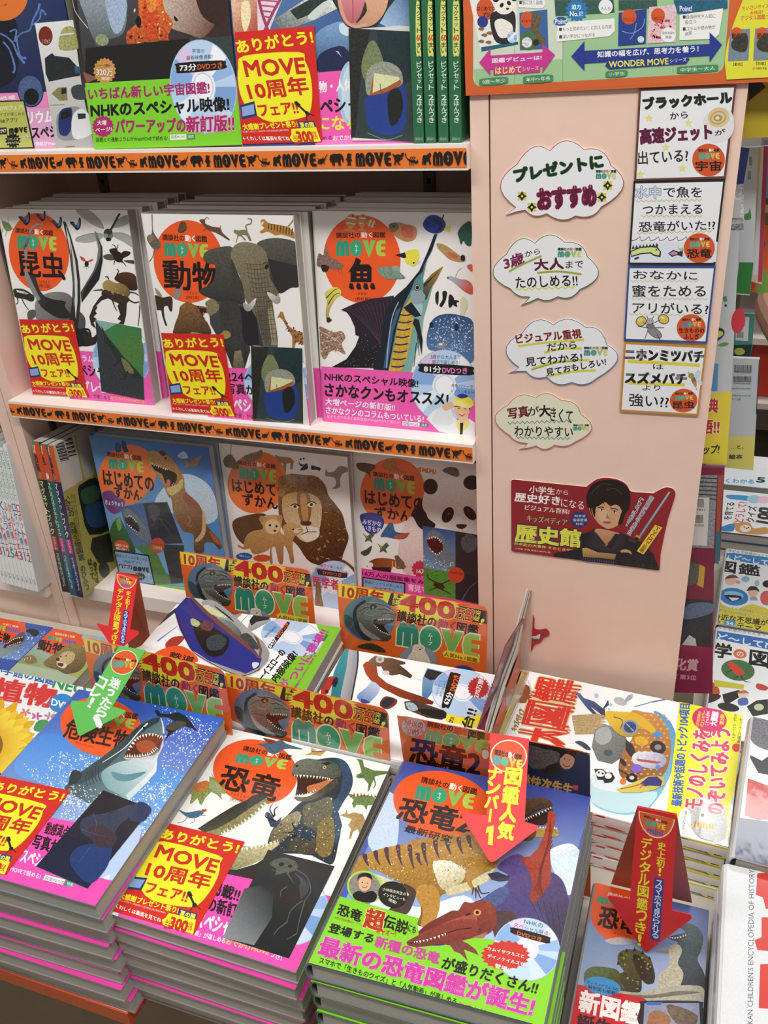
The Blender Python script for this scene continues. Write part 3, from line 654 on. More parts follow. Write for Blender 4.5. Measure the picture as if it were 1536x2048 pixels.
# history encyclopedia card with a young swordsman
def hist(A):
    A.T('小学生', 'f0e8e0', 240, 165, 445, 185, 236, 222, .03); A.T('から', 'f0e8e0', 455, 192, 552, 205, 452, 232, .01)
    A.T('歴史好き', 'f2eeea', 122, 222, 488, 255, 118, 292, .045); A.T('になる', 'f2eeea', 495, 268, 680, 295, 492, 335, .012)
    A.T('ビジュアル百科!', 'f0e8e0', 205, 320, 562, 358, 200, 362, .02); A.T('キッズペディア', 'c2b27a', 220, 402, 545, 438, 216, 455, .02, out='3a2a20', ob=.06)
    A.E('27306a', 642, 440, 74, 64); A.H('新学習', 'e8e8f0', 602, 402, 690, 422); A.H('指導要領', 'e8e8f0', 588, 432, 705, 456); A.H('対応', 'e8e8f0', 612, 465, 675, 486)
    A.T('歴史館', 'dfe04a', 130, 478, 652, 528, 124, 615, .07, out='2a1e50', ob=.05); A.T('日本史の大事件 そのとき世界は', 'e8dc40', 118, 622, 648, 688, 116, 645, .02)
    A.T('小学館 定価 本体3,600円+税', 'e8d8d0', 120, 665, 408, 700, 119, 680, .01)
    # samurai armour, neck, face, hair, sword
    A.P('1b1a20', '430,742 440,712 520,700 600,680 660,660 650,560 720,540 760,520 980,550 1070,590 1170,640 1240,720 1290,850 1200,840 800,785', 0); A.P('24242a', '735,545 770,515 860,560 960,545 1010,600 960,700 720,660', 1)
    A.P(('c99a70', 'a87850'), '775,515 945,545 958,565 880,620 870,655 850,655 790,600', 1, g='860,510 860,650'); A.P('2b2b30', '745,520 790,560 850,660 865,650 930,555 985,560 1000,640 880,700 740,660', 0); A.P('1f1f24', '855,655 870,655 925,580 960,560 900,690'); A.P('332f33', '765,530 845,650 860,650 790,560')
    A.P(('c8a46a', '8a6636'), '665,672 700,668 790,705 900,715 940,720 925,765 800,750 670,742', 0, g='800,670 800,760'); A.P('1a1a3a', '660,742 940,770 935,805 660,775')
    for i in range(14): A.L('6a6a80', 3, [(672+i*19, 748+i*2), (670+i*19, 775+i*2)])
    A.P('ceA078'.lower(), '738,330 760,290 850,270 980,310 1000,380 985,430 960,480 905,510 860,512 800,475 765,430 748,395', 1); A.P('b98a64', '720,350 745,345 758,400 742,408', 1)
    A.P('d9b08a', '790,400 830,360 880,380 870,450 830,470', 1)
    A.P('15130f', '706,330 700,250 735,170 800,130 880,118 960,130 1030,180 1055,260 1045,350 1010,400 990,470 955,480 975,400 985,360 940,320 890,330 850,300 800,330 775,345 768,420 750,385 745,350 720,345', 1)
    for p in ('760,300 800,260 850,330', '820,240 880,290 900,350', '900,230 950,290 985,370', '740,330 735,370 755,420'): A.L('15130f', 16, p, taper=(1, .2))
    for p in ('780,180 840,150 900,160', '860,200 930,190 990,240', '740,240 760,200 800,180'): A.L('4a4a48', 4, p)
    A.L('2a1a14', 8, '790,345 815,338 840,345'); A.L('2a1a14', 8, '895,352 930,352 955,365'); A.E('f0e6e0', 818, 362, 18, 7, 5); A.E('20140f', 822, 362, 8); A.E('f0e6e0', 925, 376, 18, 7, 8); A.E('20140f', 925, 376, 8); A.L('2a1a14', 4, '798,357 820,352 842,362'); A.L('2a1a14', 4, '904,370 925,367 946,378')
    A.P('ae7c58', '868,385 880,425 893,428 885,434 850,430 856,424', 0); A.P('b2584e', '828,458 852,452 868,456 884,454 902,462 880,474 850,472'); A.L('7c3430', 3, '830,461 865,463 900,464')
    A.P(('9aa4b0', '5a6470'), '1365,212 1378,220 1140,585 1118,572', g='1365,212 1130,580'); A.L('c8d0d8', 4, '1368,218 1130,575'); A.L('b8924a', 20, '1098,568 1135,588'); A.L('1a1a1c', 22, '1112,585 1040,690'); A.L('3a3a3a', 26, '1040,600 1100,620'); A.P('c49a74', '975,690 1020,680 1060,700 1055,725 990,712', 1); A.P('16161a', '930,760 960,715 1010,705 1060,720 1080,790 1000,815', 1); A.S(['40454a', '5a6068'], '930,760 1040,700 1240,760 1280,840 900,790', 70, 4)
    for t, a in (('同時期に海外で起きた', (1232, 255, 1040, 560)), ('「事件」も紹介!', (1150, 270, 1022, 490))): A.VT(t, '2a2a50', *a, 30, .03, out='f0f0f4', ob=.07)
    A.P('e0d040', '1255,480 1313,502 1162,720 1106,694'); A.VT('TVCMで話題', 'a02020', 1282, 500, 1138, 700, 34, .03)
oh = [(90, 130), (98, 120), (112, 117), (700, 176)]+smooth_pts([(700, 176), (730, 150), (790, 112), (870, 103), (960, 120), (1020, 155), (1050, 205), (1085, 218)], False)+[(1240, 228)]+smooth_pts([(1240, 228), (1290, 200), (1340, 180), (1395, 190), (1418, 230), (1405, 290)], False)+[(1360, 430), (1330, 560), (1298, 720), (1293, 830), (1285, 850), (1270, 851), (110, 700), (92, 690)]
notice('promotion_card', 'die cut dark red card with a young swordsman in armour', 'card', -.0016, D4, oh, .0012, '8e1f26', None, 'card_board', hist, 'e8d8d0')
# big orange poster over the top of the panel
def poster(A):
    A.P('cfd9c4', [(112, 0), (112, 380), (120, 405), (140, 417), (1290, 352), (1315, 335), (1325, 310), (1350, 0)]); A.P('9fc795', [(545, 0), (545, 394), (1290, 352), (1315, 335), (1325, 310), (1350, 0)]); A.P('9fc795', '114,335 310,322 310,408 140,417 120,405'); A.P('9fc795', '310,300 545,285 545,394 310,408')
    for x in (312, 545, 1078): A.L('6a9a78', 2, [(x, 150 if x < 800 else 330), (x, 398 if x < 800 else 362)])
    A.P('ece9e2', '95,0 318,-20 330,215 150,250'); A.P('24607a', '150,228 328,200 330,215 152,250'); A.E('d2562a', 170, 45, 42, 55); A.H('はじめての', '1a1311', 130, 32, 218, 52, .03); A.H('ずかん', '1a1311', 160, 60, 210, 84, .03)
    A.P('2a2a2e', '205,60 300,50 318,110 300,200 225,205 195,120', 1, m=.3); A.P('efe9e0', '215,110 250,90 300,120 295,170 240,180', 1, m=.2); A.E('f0ece4', 262, 25, 48, 45, m=.15); A.E('1c1a1c', 222, -5, 16); A.E('1c1a1c', 310, -10, 16); A.E('1c1a1c', 250, 25, 9, 12, 30); A.E('1c1a1c', 285, 15, 9, 12, -30); A.E('222', 278, 42, 8, 5); A.E('2c3a8a', 158, 105, 26, 28); dvd(A, 300, 180, 24, 28)
    for x, y in ((150, 140), (165, 170), (190, 160), (185, 205), (150, 200)): A.P('8a6a4a', [(x-14, y), (x, y-9), (x+16, y-3), (x+6, y+8)], 1)
    A.P('3a66a0', '336,62 470,45 475,235 338,242'); A.E('d2562a', 372, 95, 30, 40); A.H('はじめての', '1a1311', 346, 95, 398, 108, .02); A.P('6a5a40', '400,60 440,80 430,150 465,200 400,220 390,150', 1, m=.5); A.P('46704a', '345,170 400,150 420,230 345,235', 1, m=.4); A.E('ddd', 372, 205, 25, 25, m=.6); A.E('2a2a3a', 415, 205, 16); A.P('eee', '330,8 455,-4 462,22 448,40 330,36'); A.H('■脳に効く図鑑', '33403a', 335, 2, 448, 22, .005)
    A.P('345a50', '505,0 790,0 795,60 510,78', 0, m=.3); A.star('2a7ab8', 612, 50, 58, 44, 14); A.H('迫力', 'f6f8fa', 588, 22, 632, 45, .03); A.H('No.1!', 'f6f8fa', 580, 55, 640, 78, .03); A.E('e9ecee', 752, 32, 34, 36); A.H('大人も!', '3a5a5a', 728, 32, 780, 50)
    A.P('f0efea', '518,110 795,88 796,150 770,175 515,202'); A.E('2456a0', 535, 103, 34, 22); A.H('Point!', 'f4f4f8', 508, 90, 566, 116, .02); A.T('■もっと究めたい！に応える内容', '33403a', 528, 132, 782, 118, 528, 152, .006); A.T('■深い学びにつながる', '33403a', 528, 168, 700, 158, 528, 188, .006)
    A.P('26408a', '815,62 950,42 945,212 812,222', 0, m=.1); A.E('d2562a', 865, 80, 36, 38); A.H('生きもののふしぎ', '1a1311', 838, 82, 892, 104); A.L('7a9ad8', 4, '830,150 880,160 930,130 940,90'); A.L('7a9ad8', 4, '870,190 890,160 900,110'); A.E('cdd', 922, 190, 16); A.P('345a50', '815,0 1000,0 1000,35 815,50', 0, m=.4)
    A.P('dfc2c8', '962,34 1095,22 1090,202 952,210', 0, m=.3); A.E('d2562a', 1005, 75, 34, 36); A.H('人体のふしぎ', '1a1311', 975, 78, 1035, 98); A.S(['d84a5a', 'e88a94', 'b83a50'], '980,110 1060,90 1070,190 970,190', 60, 8); A.E('eef0f0', 1055, 168, 36); A.H('最新情報も', '333', 1026, 152, 1086, 166); A.H('掲載!', '333', 1040, 172, 1072, 186); A.P('24607a', '1080,0 1340,0 1340,40 1100,66', 0, m=.4)
    A.P('f0efea', '1110,72 1320,40 1300,165 1275,188 1108,194'); A.E('2456a0', 1138, 42, 34, 24); A.H('Point!', 'f4f4f8', 1110, 28, 1168, 54, .02)
    for i, (t, x1) in enumerate((('■自由研究や入試に', 1282), ('役立つ', 1190), ('■コラムや読み物が', 1282), ('充実', 1168))): A.T(t, '33403a', 1125+(i % 2)*10, 72+i*26+(6 if i > 1 else 0), x1, 66+i*27, 1125+(i % 2)*10, 92+i*26+(6 if i > 1 else 0), .006)
    A.P('c8388e', '142,302 196,232 196,268 447,252 447,212 508,265 447,352 447,320 196,335 196,365'); A.T('図鑑デビューは!', 'f6eef4', 204, 282, 442, 266, 204, 304, .035); A.P('c8388e', '210,318 435,304 436,348 210,363'); A.T('はじめて', 'f0e860', 220, 325, 345, 318, 220, 358, .03); A.T('シリーズ', 'f6eef4', 350, 324, 428, 318, 350, 344, .01)
    A.P('26398c', '586,272 650,198 650,245 1254,212 1254,155 1314,216 1254,300 1254,268 650,306 650,342'); A.T('知識の幅を広げ、思考力を養う！', 'f4f4f8', 712, 248, 1200, 220, 712, 278, .03); A.P('26398c', '765,290 1140,270 1158,285 1140,308 770,334 750,318')
    A.T('WONDER MOVE', 'e8e450', 768, 296, 1055, 280, 768, 326, .03); A.T('シリーズ', 'f0f0f4', 1063, 282, 1143, 276, 1063, 302, .01)
    for t, a in (('0歳～年少', (143, 380, 280, 372, 143, 412)), ('年中～年長', (355, 368, 497, 360, 355, 402)), ('小学生', (752, 344, 857, 338, 752, 374)), ('中学生～大人', (1100, 322, 1292, 312, 1100, 354))):
        x0, y0, x1, y1, _, y2 = a; h = y2-y0; A.P('4a8a5a', smooth_pts([(x0, y0+h*.5), (x0+12, y0), (x1-12, y1), (x1, y1+h*.5), (x1-12, y1+h), (x0+12, y2)])); A.T(t, 'eef4ea', x0+14, y0+6, x1-12, y1+6, x0+14, y2-6, .008)
    A.P('e0dc3a', smooth_pts([(1440, -60), (1390, 60), (1345, 190), (1328, 290), (1336, 384)], False)+[(1560, 372), (1700, 364), (1700, -60)]); A.P('e0dc3a', '1320,-200 1700,-200 1700,60 1440,20 1400,-60')
    A.T('ちいさいサイズで', 'd2562a', 1412, 30, 1560, 14, 1412, 52, .02); A.T('本格派!', 'd2562a', 1448, 54, 1510, 48, 1448, 72, .02); A.T('デジタル図鑑つき', 'd2562a', 1405, 76, 1560, 66, 1405, 100, .02)
    for x in (0, 122): A.P('7a8a98', [(1352+x, 142-x*.04), (1450+x, 138-x*.04), (1442+x, 292-x*.03), (1342+x, 297-x*.03)], m=.2); A.E('d2562a', 1385+x, 165, 28, 34); A.H('恐竜' if x else '動物', '1a1311', 1362+x, 160, 1408+x, 188, .03); A.P('3a3a30', [(1390+x, 170), (1430+x, 160), (1440+x, 200), (1425+x, 250), (1370+x, 240), (1360+x, 205)], 1, m=.6)
    A.H('【動物】', '2a2a20', 1368, 302, 1412, 318); A.H('【恐竜】', '2a2a20', 1478, 298, 1524, 314); A.H('以下続刊予定', '2a2a20', 1462, 324, 1530, 336)
def top_poster():
    fr = Frame((-.0235, -.004, .6612), (1, 0, .010), (0, 0, 1)); W, Hh = .41, .30; r = empty('promotion_poster', 'large orange poster with green chart and two long arrows', 'poster', None, fr)
    MB().box(0, W, 0, Hh, -.003, 0).build('poster_board', cmat('d2622e', .5, .1), r)
    A = Art(fr, W, Hh, z=.00006); A.at(*C3); A.bgc = 'd2562a'; A.P('d2622e', '60,500 80,457 1340,390 1800,330 1800,-500 0,-500'); poster(A); A.build('printed_face', r, CARD)
top_poster()
# ------------------------------------------------------------------ cover pictures
def cover(key, root, fn, crop, bg='f1efeb', name='cover_picture'):
    w_, h = DIM[key]; A = Art(FR[key], w_, h, z=.0005); A.bgc = 'f15a22'
    st = A.cr; A.fr = None; A.P(bg, [(0, 0), (w_, 0), (w_, h), (0, h)]); A.fr = FR[key]; A.at(*crop)
    fn(A); return A.build(name, root)
C1, C2, C4, C5, C6 = (0, 0, 3.0), (430, 0, 2.793), (0, 380, 4.267), (270, 380, 4.097), (610, 380, 3.938)
D1, D2, D3, D5, D6, D7, D8 = (0, 840, 4.876), (160, 840, 4.8), (430, 870, 2.898), (0, 1200, 3.2), (330, 1100, 3.938), (640, 1150, 3.268), (1000, 1250, 2.866)
E1, E2, E3, E4, E8 = (0, 1380, 3.413), (200, 1440, 2.56), (600, 1440, 2.56), (1100, 1580, 3.523), (1320, 950, 4.097)
def legs(A, c, w_, *ls):
    for l in ls: A.L(c, w_, l, taper=(1, .5))
def jaw(A, c, line, n, h, up=1):
    """a row of teeth along a line"""
    q = pts(line); q = smooth_pts(q, False, 4); 
    tot = len(q)-1
    for i in range(n):
        t = (i+.15)/n*tot; u = (i+.85)/n*tot; f = lambda a: tuple(q[int(a)][j]+(q[min(int(a)+1, tot)][j]-q[int(a)][j])*(a-int(a)) for j in (0, 1))
        a, b = f(t), f(min(u, tot-.01)); dx, dy = b[0]-a[0], b[1]-a[1]; L = math.hypot(dx, dy) or 1
        hh = h*(.7+.5*((i*7) % 5)/5)
        A.P(c, [a, b, ((a[0]+b[0])/2-dy/L*hh*up, (a[1]+b[1])/2+dx/L*hh*up)])
# ---- insects
def art_ins(A):
    # dragonfly
    for p in ('890,330 840,240 740,165 650,170 700,230 800,300', '885,375 780,370 660,405 655,440 760,450 860,420', '960,320 1010,250 1090,215 1130,260 1050,310', '965,365 1060,370 1140,420 1135,490 1050,440 970,400'): A.P('a9a9a6', p, 1); A.L('6a6a68', 4, p.rsplit(' ', 2)[0])
    A.L('2c2c2c', 18, '935,360 975,290 1000,240 1025,200'); A.E('3a3a38', 925, 365, 38, 36); A.E('8a9a90', 905, 392, 20, 22); A.E('6a7a70', 950, 392, 18, 20); A.E('1e1e1e', 928, 420, 24, 18)
    A.P('2a1f1a', '935,508 1000,500 1010,560 1060,520 1115,530 1100,560 1040,590 1050,620 1000,600 960,560', 1); A.P('5b5248', '885,560 940,545 990,580 960,600 900,590', 1); A.P('4b4238', '1060,600 1150,600 1150,630 1090,620', 1); A.E('241a14', 1010, 570, 40, 50, -30)
    legs(A, '241a14', 10, '990,520 985,480 960,465', '995,515 1005,480 1010,465', '1040,600 1080,650', '980,600 975,640')
    A.P('c9523a', '685,565 720,580 735,610 700,600', 1); A.P('c9523a', '800,590 770,595 745,615 780,610', 1); A.E('1d1713', 742, 630, 18, 25); legs(A, '1d1713', 5, '740,640 715,660', '750,645 765,665', '735,650 740,675')
    A.at(*C4); title_disc(A, 335, 530, 256, 335, -8, '135,320 455,345 135,365', '148,380 485,400 150,500')
    A.T('昆虫', '1a1311', 158, 515, 540, 545, 178, 735, .035); A.T('こんちゅう', '3a1a10', 330, 765, 425, 775, 330, 792); A.T('[新訂版]', '3a1a10', 338, 800, 430, 810, 340, 832)
    for x, y, r, s_ in ((215, 235, 0, 1), (355, 215, 10, .8), (490, 270, 15, .9), (650, 280, 20, .95)):
        A.P('1e242e', [(x-55*s_, y-5), (x-20*s_, y-8), (x+5, y+20), (x+30*s_, y-45*s_), (x+45*s_, y-30*s_), (x+40*s_, y+40*s_), (x+8, y+65*s_), (x-15*s_, y+40*s_)], 1); A.P('5f86b4', [(x+12*s_, y+10), (x+30*s_, y-28*s_), (x+34*s_, y+20), (x+12, y+45*s_)], 1); A.P('3f5f88', [(x-38*s_, y+2), (x-12*s_, y+6), (x+2, y+38*s_)], 1)
    A.P('6f8f52', '20,265 80,285 105,330 70,350 40,330', 1); legs(A, '5a7a40', 4, '30,320 15,380 25,385', '60,345 50,395', '75,300 70,225', '30,270 10,235', '100,330 160,335')
    # small ground beetle
    A.P('2a2a28', '120,845 200,845 270,885 295,935 265,950 215,930 150,920 118,895', 1); A.P('e0ded8', '140,850 200,865 210,885 150,870'); A.P('bdbab4', '195,855 250,885 220,890'); legs(A, '2a2a28', 9, '190,930 220,985 255,1030', '150,920 155,960 132,975', '270,890 290,900 295,930')
    # stag beetle
    A.P(('59301c', '2a1a12'), '980,760 1010,715 1080,700 1150,720 1180,790 1170,850 1100,850 1040,800', 1, g='1100,700 1060,850'); A.P(('b09055', '6e5530'), '885,790 930,765 985,790 1050,800 1100,840 1110,890 1060,930 960,910 885,840', 1, g='920,780 1080,920'); A.P('3b2c22', '890,850 960,870 1060,900 1110,930 1060,980 1000,960 920,920 870,890', 1)
    A.P('33261e', '900,870 850,920 800,990 765,1080 780,1150 825,1185 800,1130 830,1100 800,1080 830,1050 815,1030 835,1000 825,985 870,940 930,920', 0); A.P('33261e', '1030,950 1085,960 1080,1060 1060,1145 1010,1140 1040,1115 1005,1100 1030,1060 1005,990', 0)
    legs(A, '33261e', 12, '1110,870 1160,880 1185,900', '1090,930 1150,960 1195,955 1195,1000 1190,1090 1180,1160', '1030,790 1000,735 1015,690 1000,675', '930,760 920,740 900,740', '960,930 980,990 1000,1030', '880,850 800,855'); A.S(['caa878'], '900,800 1080,850 1080,900 920,880', 14, 8)
    # giant horned beetle head
    A.P(('8f8e8b', '4a4a4c'), '305,960 360,900 450,870 560,875 620,920 640,1000 700,1050 730,1100 720,1200 640,1300 560,1240 330,1110 310,1050', 1, m=.25, g='330,900 640,1150'); A.P('262627', '350,900 450,930 560,950 560,1000 620,1080 500,1090 370,1010 340,960', 1, m=.3)
    A.P('5b5a5a', '240,1040 300,1020 310,1070 250,1110', 1); A.P('333334', '305,740 345,860 380,900 400,960 370,1000 330,960 280,860 215,740 215,690 235,720'); A.P('8b8b8b', '222,600 240,700 300,830 350,930 330,950 270,860 215,740', 0)
    A.P(('9a9a99', '444446'), '245,390 262,330 310,285 370,285 382,305 330,300 285,330 258,390 250,430 235,480 205,510 215,450', 0, g='240,300 240,500'); A.P('8a8a8a', '228,480 240,520 235,600 215,590 210,520')
    A.P('2a2a2b', '540,262 565,275 610,400 665,600 685,760 690,960 670,1180 630,1220 590,1140 620,950 625,800 600,560 570,400', 0); A.P('d8d8d6', '565,300 600,410 645,600 665,780 665,960 650,1100 640,950 640,780 615,590 580,410'); A.P('55555a', '600,420 622,560 640,760 645,900 630,1000 628,800 612,600')
    A.P(('828282', '3b3b3d'), '808,348 830,360 870,470 872,560 845,660 790,760 740,850 700,960 692,870 740,790 800,690 830,600 842,500', 0, m=.15, g='850,400 700,950'); A.P('202022', '820,380 862,480 862,560 835,650 780,750 720,850 700,960 760,880 850,760 880,600 875,480')
    A.P('1d1c1d', '640,1180 700,1190 760,1210 790,1260 830,1230 830,1300 760,1330 700,1330 640,1340 600,1290', 1); A.P('2a2522', '700,1220 780,1240 820,1290 740,1320'); legs(A, '141414', 22, '660,1320 655,1365', '700,1190 760,1190 780,1250')
    A.P('ef5bb0', '600,1365 820,1380 1310,1420 1400,1860 600,1900'); dvd(A, 1040, 1440, 250, 270)
    A.T('コラム、', 'f6eef4', 655, 1405, 815, 1420, 660, 1455, .03); A.T('ペシャ', '1a1311', 668, 1490, 880, 1500, 690, 1590, .03); A.T('プレゼ', 'f6eef4', 700, 1625, 900, 1640, 715, 1715, .035); A.T('「動画」が楽しめる', '1a1311', 700, 1725, 940, 1755, 705, 1765, .01); A.T('おでかけMOVEつき!', 'f0c040', 945, 1755, 1245, 1795, 948, 1782, .02)
cover('ins', b_ins, art_ins, C4)
# ---- animals
def art_ani(A):
    title_disc(A, 440, 585, 285, 340, -8, '225,360 590,375 228,412', '240,425 600,445 243,540')
    A.T('動物', '1a1311', 228, 568, 690, 605, 245, 805, .035); A.T('どうぶつ', '3a1a10', 425, 828, 508, 835, 425, 850); A.T('[新訂版]', '3a1a10', 422, 865, 525, 872, 422, 892)
    A.P('5b4a30', '360,300 380,260 415,265 425,320 390,350 355,345', 1, m=.6); A.P('6b4b35', '530,245 575,240 580,275 640,300 700,310 720,350 775,400 770,412 710,375 650,345 600,330 560,290', 1, m=.3); legs(A, '6b4b35', 8, '560,260 590,225 610,240', '600,310 560,330', '700,310 705,290')
    A.P('857a60', '815,325 850,330 900,325 930,350 955,410 940,415 915,375 880,370 910,405 900,412 870,380 845,385 835,428 828,425 840,370 815,350', 1, m=.3); A.L('857a60', 11, '920,340 912,290 950,275 955,240 925,235'); 
    A.P('b8833a', '1030,250 1060,240 1100,270 1180,285 1250,300 1290,330 1315,370 1310,398 1260,380 1200,365 1150,370 1090,340 1040,355 1025,340 1060,310 1040,290', 1, m=.2); A.L('b8833a', 12, '1255,300 1285,265 1300,240')
    for i in range(9): A.L('33241a', 7, [(1100+i*24, 272+i*5), (1094+i*24, 320+i*6)])
    A.P('e9dcc8', '1035,262 1060,258 1050,285 1036,280'); A.P('6b6455', '140,205 146,205 150,330 190,400 210,430 205,475 160,485 125,450 100,400 110,370 140,350', 1, m=.5); A.L('55503f', 5, '140,200 145,330'); A.L('55503f', 6, '160,480 150,540 118,590'); A.P('8a7e66', '110,370 145,370 150,410 120,430', 1)
    # moose, giraffe
    A.P('3f2a20', '160,865 230,880 290,870 310,900 305,990 285,985 270,950 240,960 245,1040 265,1105 250,1105 225,1030 215,985 175,975', 1, m=.2); A.P('93887a', '165,800 200,830 225,870 195,870 175,840', 1); A.P('93887a', '325,815 370,810 385,850 350,895 320,880', 1)
    A.P('a8743c', '1165,1050 1195,995 1215,1000 1230,1050 1260,1110 1310,1150 1390,1170 1400,1280 1410,1395 1400,1395 1385,1270 1360,1240 1320,1250 1305,1300 1290,1300 1290,1200 1250,1130 1210,1060 1185,1040', 0); A.S(['5e3518', '6e4420'], '1215,1010 1250,1090 1390,1175 1390,1270 1300,1250 1230,1110', 55, 10)
    # elephant
    A.P(('57544a', '2e2d2c'), '590,500 680,470 780,460 830,500 880,560 830,700 900,900 850,950 750,950 650,900 560,860 530,820 640,750 660,620 600,600 560,560', 1, m=.35, g='700,470 700,950')
    A.P(('5a574c', '302e2c'), '1000,440 1080,400 1200,395 1330,440 1335,600 1350,780 1280,800 1200,845 1150,820 1100,760 1080,600 1060,500', 1, m=.35, g='1150,400 1250,840'); A.P('2e2c2a', '1090,560 1330,620 1345,780 1280,790 1200,840 1140,770'); 
    A.P(('4a4a48', '24242a'), '600,900 850,930 1000,960 1100,1000 1160,1200 1170,1290 960,1270 900,1460 800,1460 740,1300 700,1240 620,1100', 0, m=.3, g='800,900 800,1460'); A.P('201f24', '860,950 1000,980 1020,1260 950,1280 900,1250 860,1100', 0, m=.3)
    A.P(('8a8063', '575142'), '820,1310 870,1310 905,1460 800,1460', 0, m=.5, g='820,1310 900,1460'); A.P('3a3936', '700,930 860,950 870,1280 790,1300 720,1150', 1, m=.4)
    A.P(('857b61', '6b6350'), '800,480 860,430 950,430 1030,460 1080,520 1100,640 1110,720 1150,790 1180,860 1130,900 1140,1000 1170,1280 1060,1280 1010,1080 970,1000 900,880 880,780 850,680 790,600', 1, m=.35, g='850,480 1150,900')
    A.P('3f3c36', '790,560 850,690 890,800 900,930 830,850 800,720', 1, m=.3); A.P('5c5649', '990,1000 1080,960 1130,1000 1165,1270 1070,1275 1020,1100', 0, m=.35); A.P('9a8f70', '1085,980 1120,960 1150,1100 1165,1270 1120,1270', 0, m=.4)
    for i in range(17): y = 600+i*38; A.L('3b372e', 3.5, [(905+i*9-(0 if i < 9 else -20), y), (985+i*4, y+12), (1075+i*6, y+2)])
    for i in range(7): A.L('4b463a', 3, [(925+i*25, 600), (945+i*25, 800), (985+i*20, 960), (1030+i*18, 1250)])
    A.E('17140f', 1080, 628, 13, 20, 15); A.L('2e2a22', 6, '1055,600 1085,590 1100,640'); A.P(('dedbd2', '8f8c84'), '1085,835 1130,850 1165,870 1170,850 1192,885 1185,920 1150,925 1110,890', 1, g='1100,840 1180,920'); A.P(('8a8882', 'dcd9d0'), '892,920 930,935 970,900 995,885 985,935 950,985 915,990 892,960', 1, g='900,980 990,890')
    # lion
    A.P(('8a6238', '4a3520'), '400,930 450,912 490,940 590,960 600,1000 570,1010 560,1050 600,1090 610,1190 340,1190 325,1120 360,1020 370,960', 1, m=.6, g='420,930 440,1190'); A.P('a58350', '470,1160 560,1180 640,1215 700,1180 740,1150 780,1165 785,1200 740,1220 650,1215 560,1210 470,1195', 1, m=.3); A.P('857a5c', '580,920 640,890 690,940 680,990 620,1030 600,1000 590,960', 1, m=.5)
    A.P('3a1d18', '520,960 590,970 585,1000 550,1010 575,1060 600,1085 560,1050', 0); jaw(A, 'e8e2d0', '565,1000 575,1030 590,1080', 4, 10); A.E('20140c', 520, 955, 7)
    A.P('ef5bb0', '600,1450 950,1460 1500,1530 1500,1960 600,1900'); dvd(A, 1180, 1570, 285, 240)
    A.T('224ペ', '1a1311', 745, 1490, 985, 1500, 750, 1560, .03); A.T('写真が満', '1a1311', 750, 1580, 1060, 1600, 760, 1665, .03); A.T('スペシャル', 'f6eef4', 740, 1690, 1100, 1745, 745, 1795, .04); A.T('「動画」が楽しめる', '1a1311', 800, 1820, 1080, 1850, 802, 1862, .012)
cover('ani', b_ani, art_ani, C5)
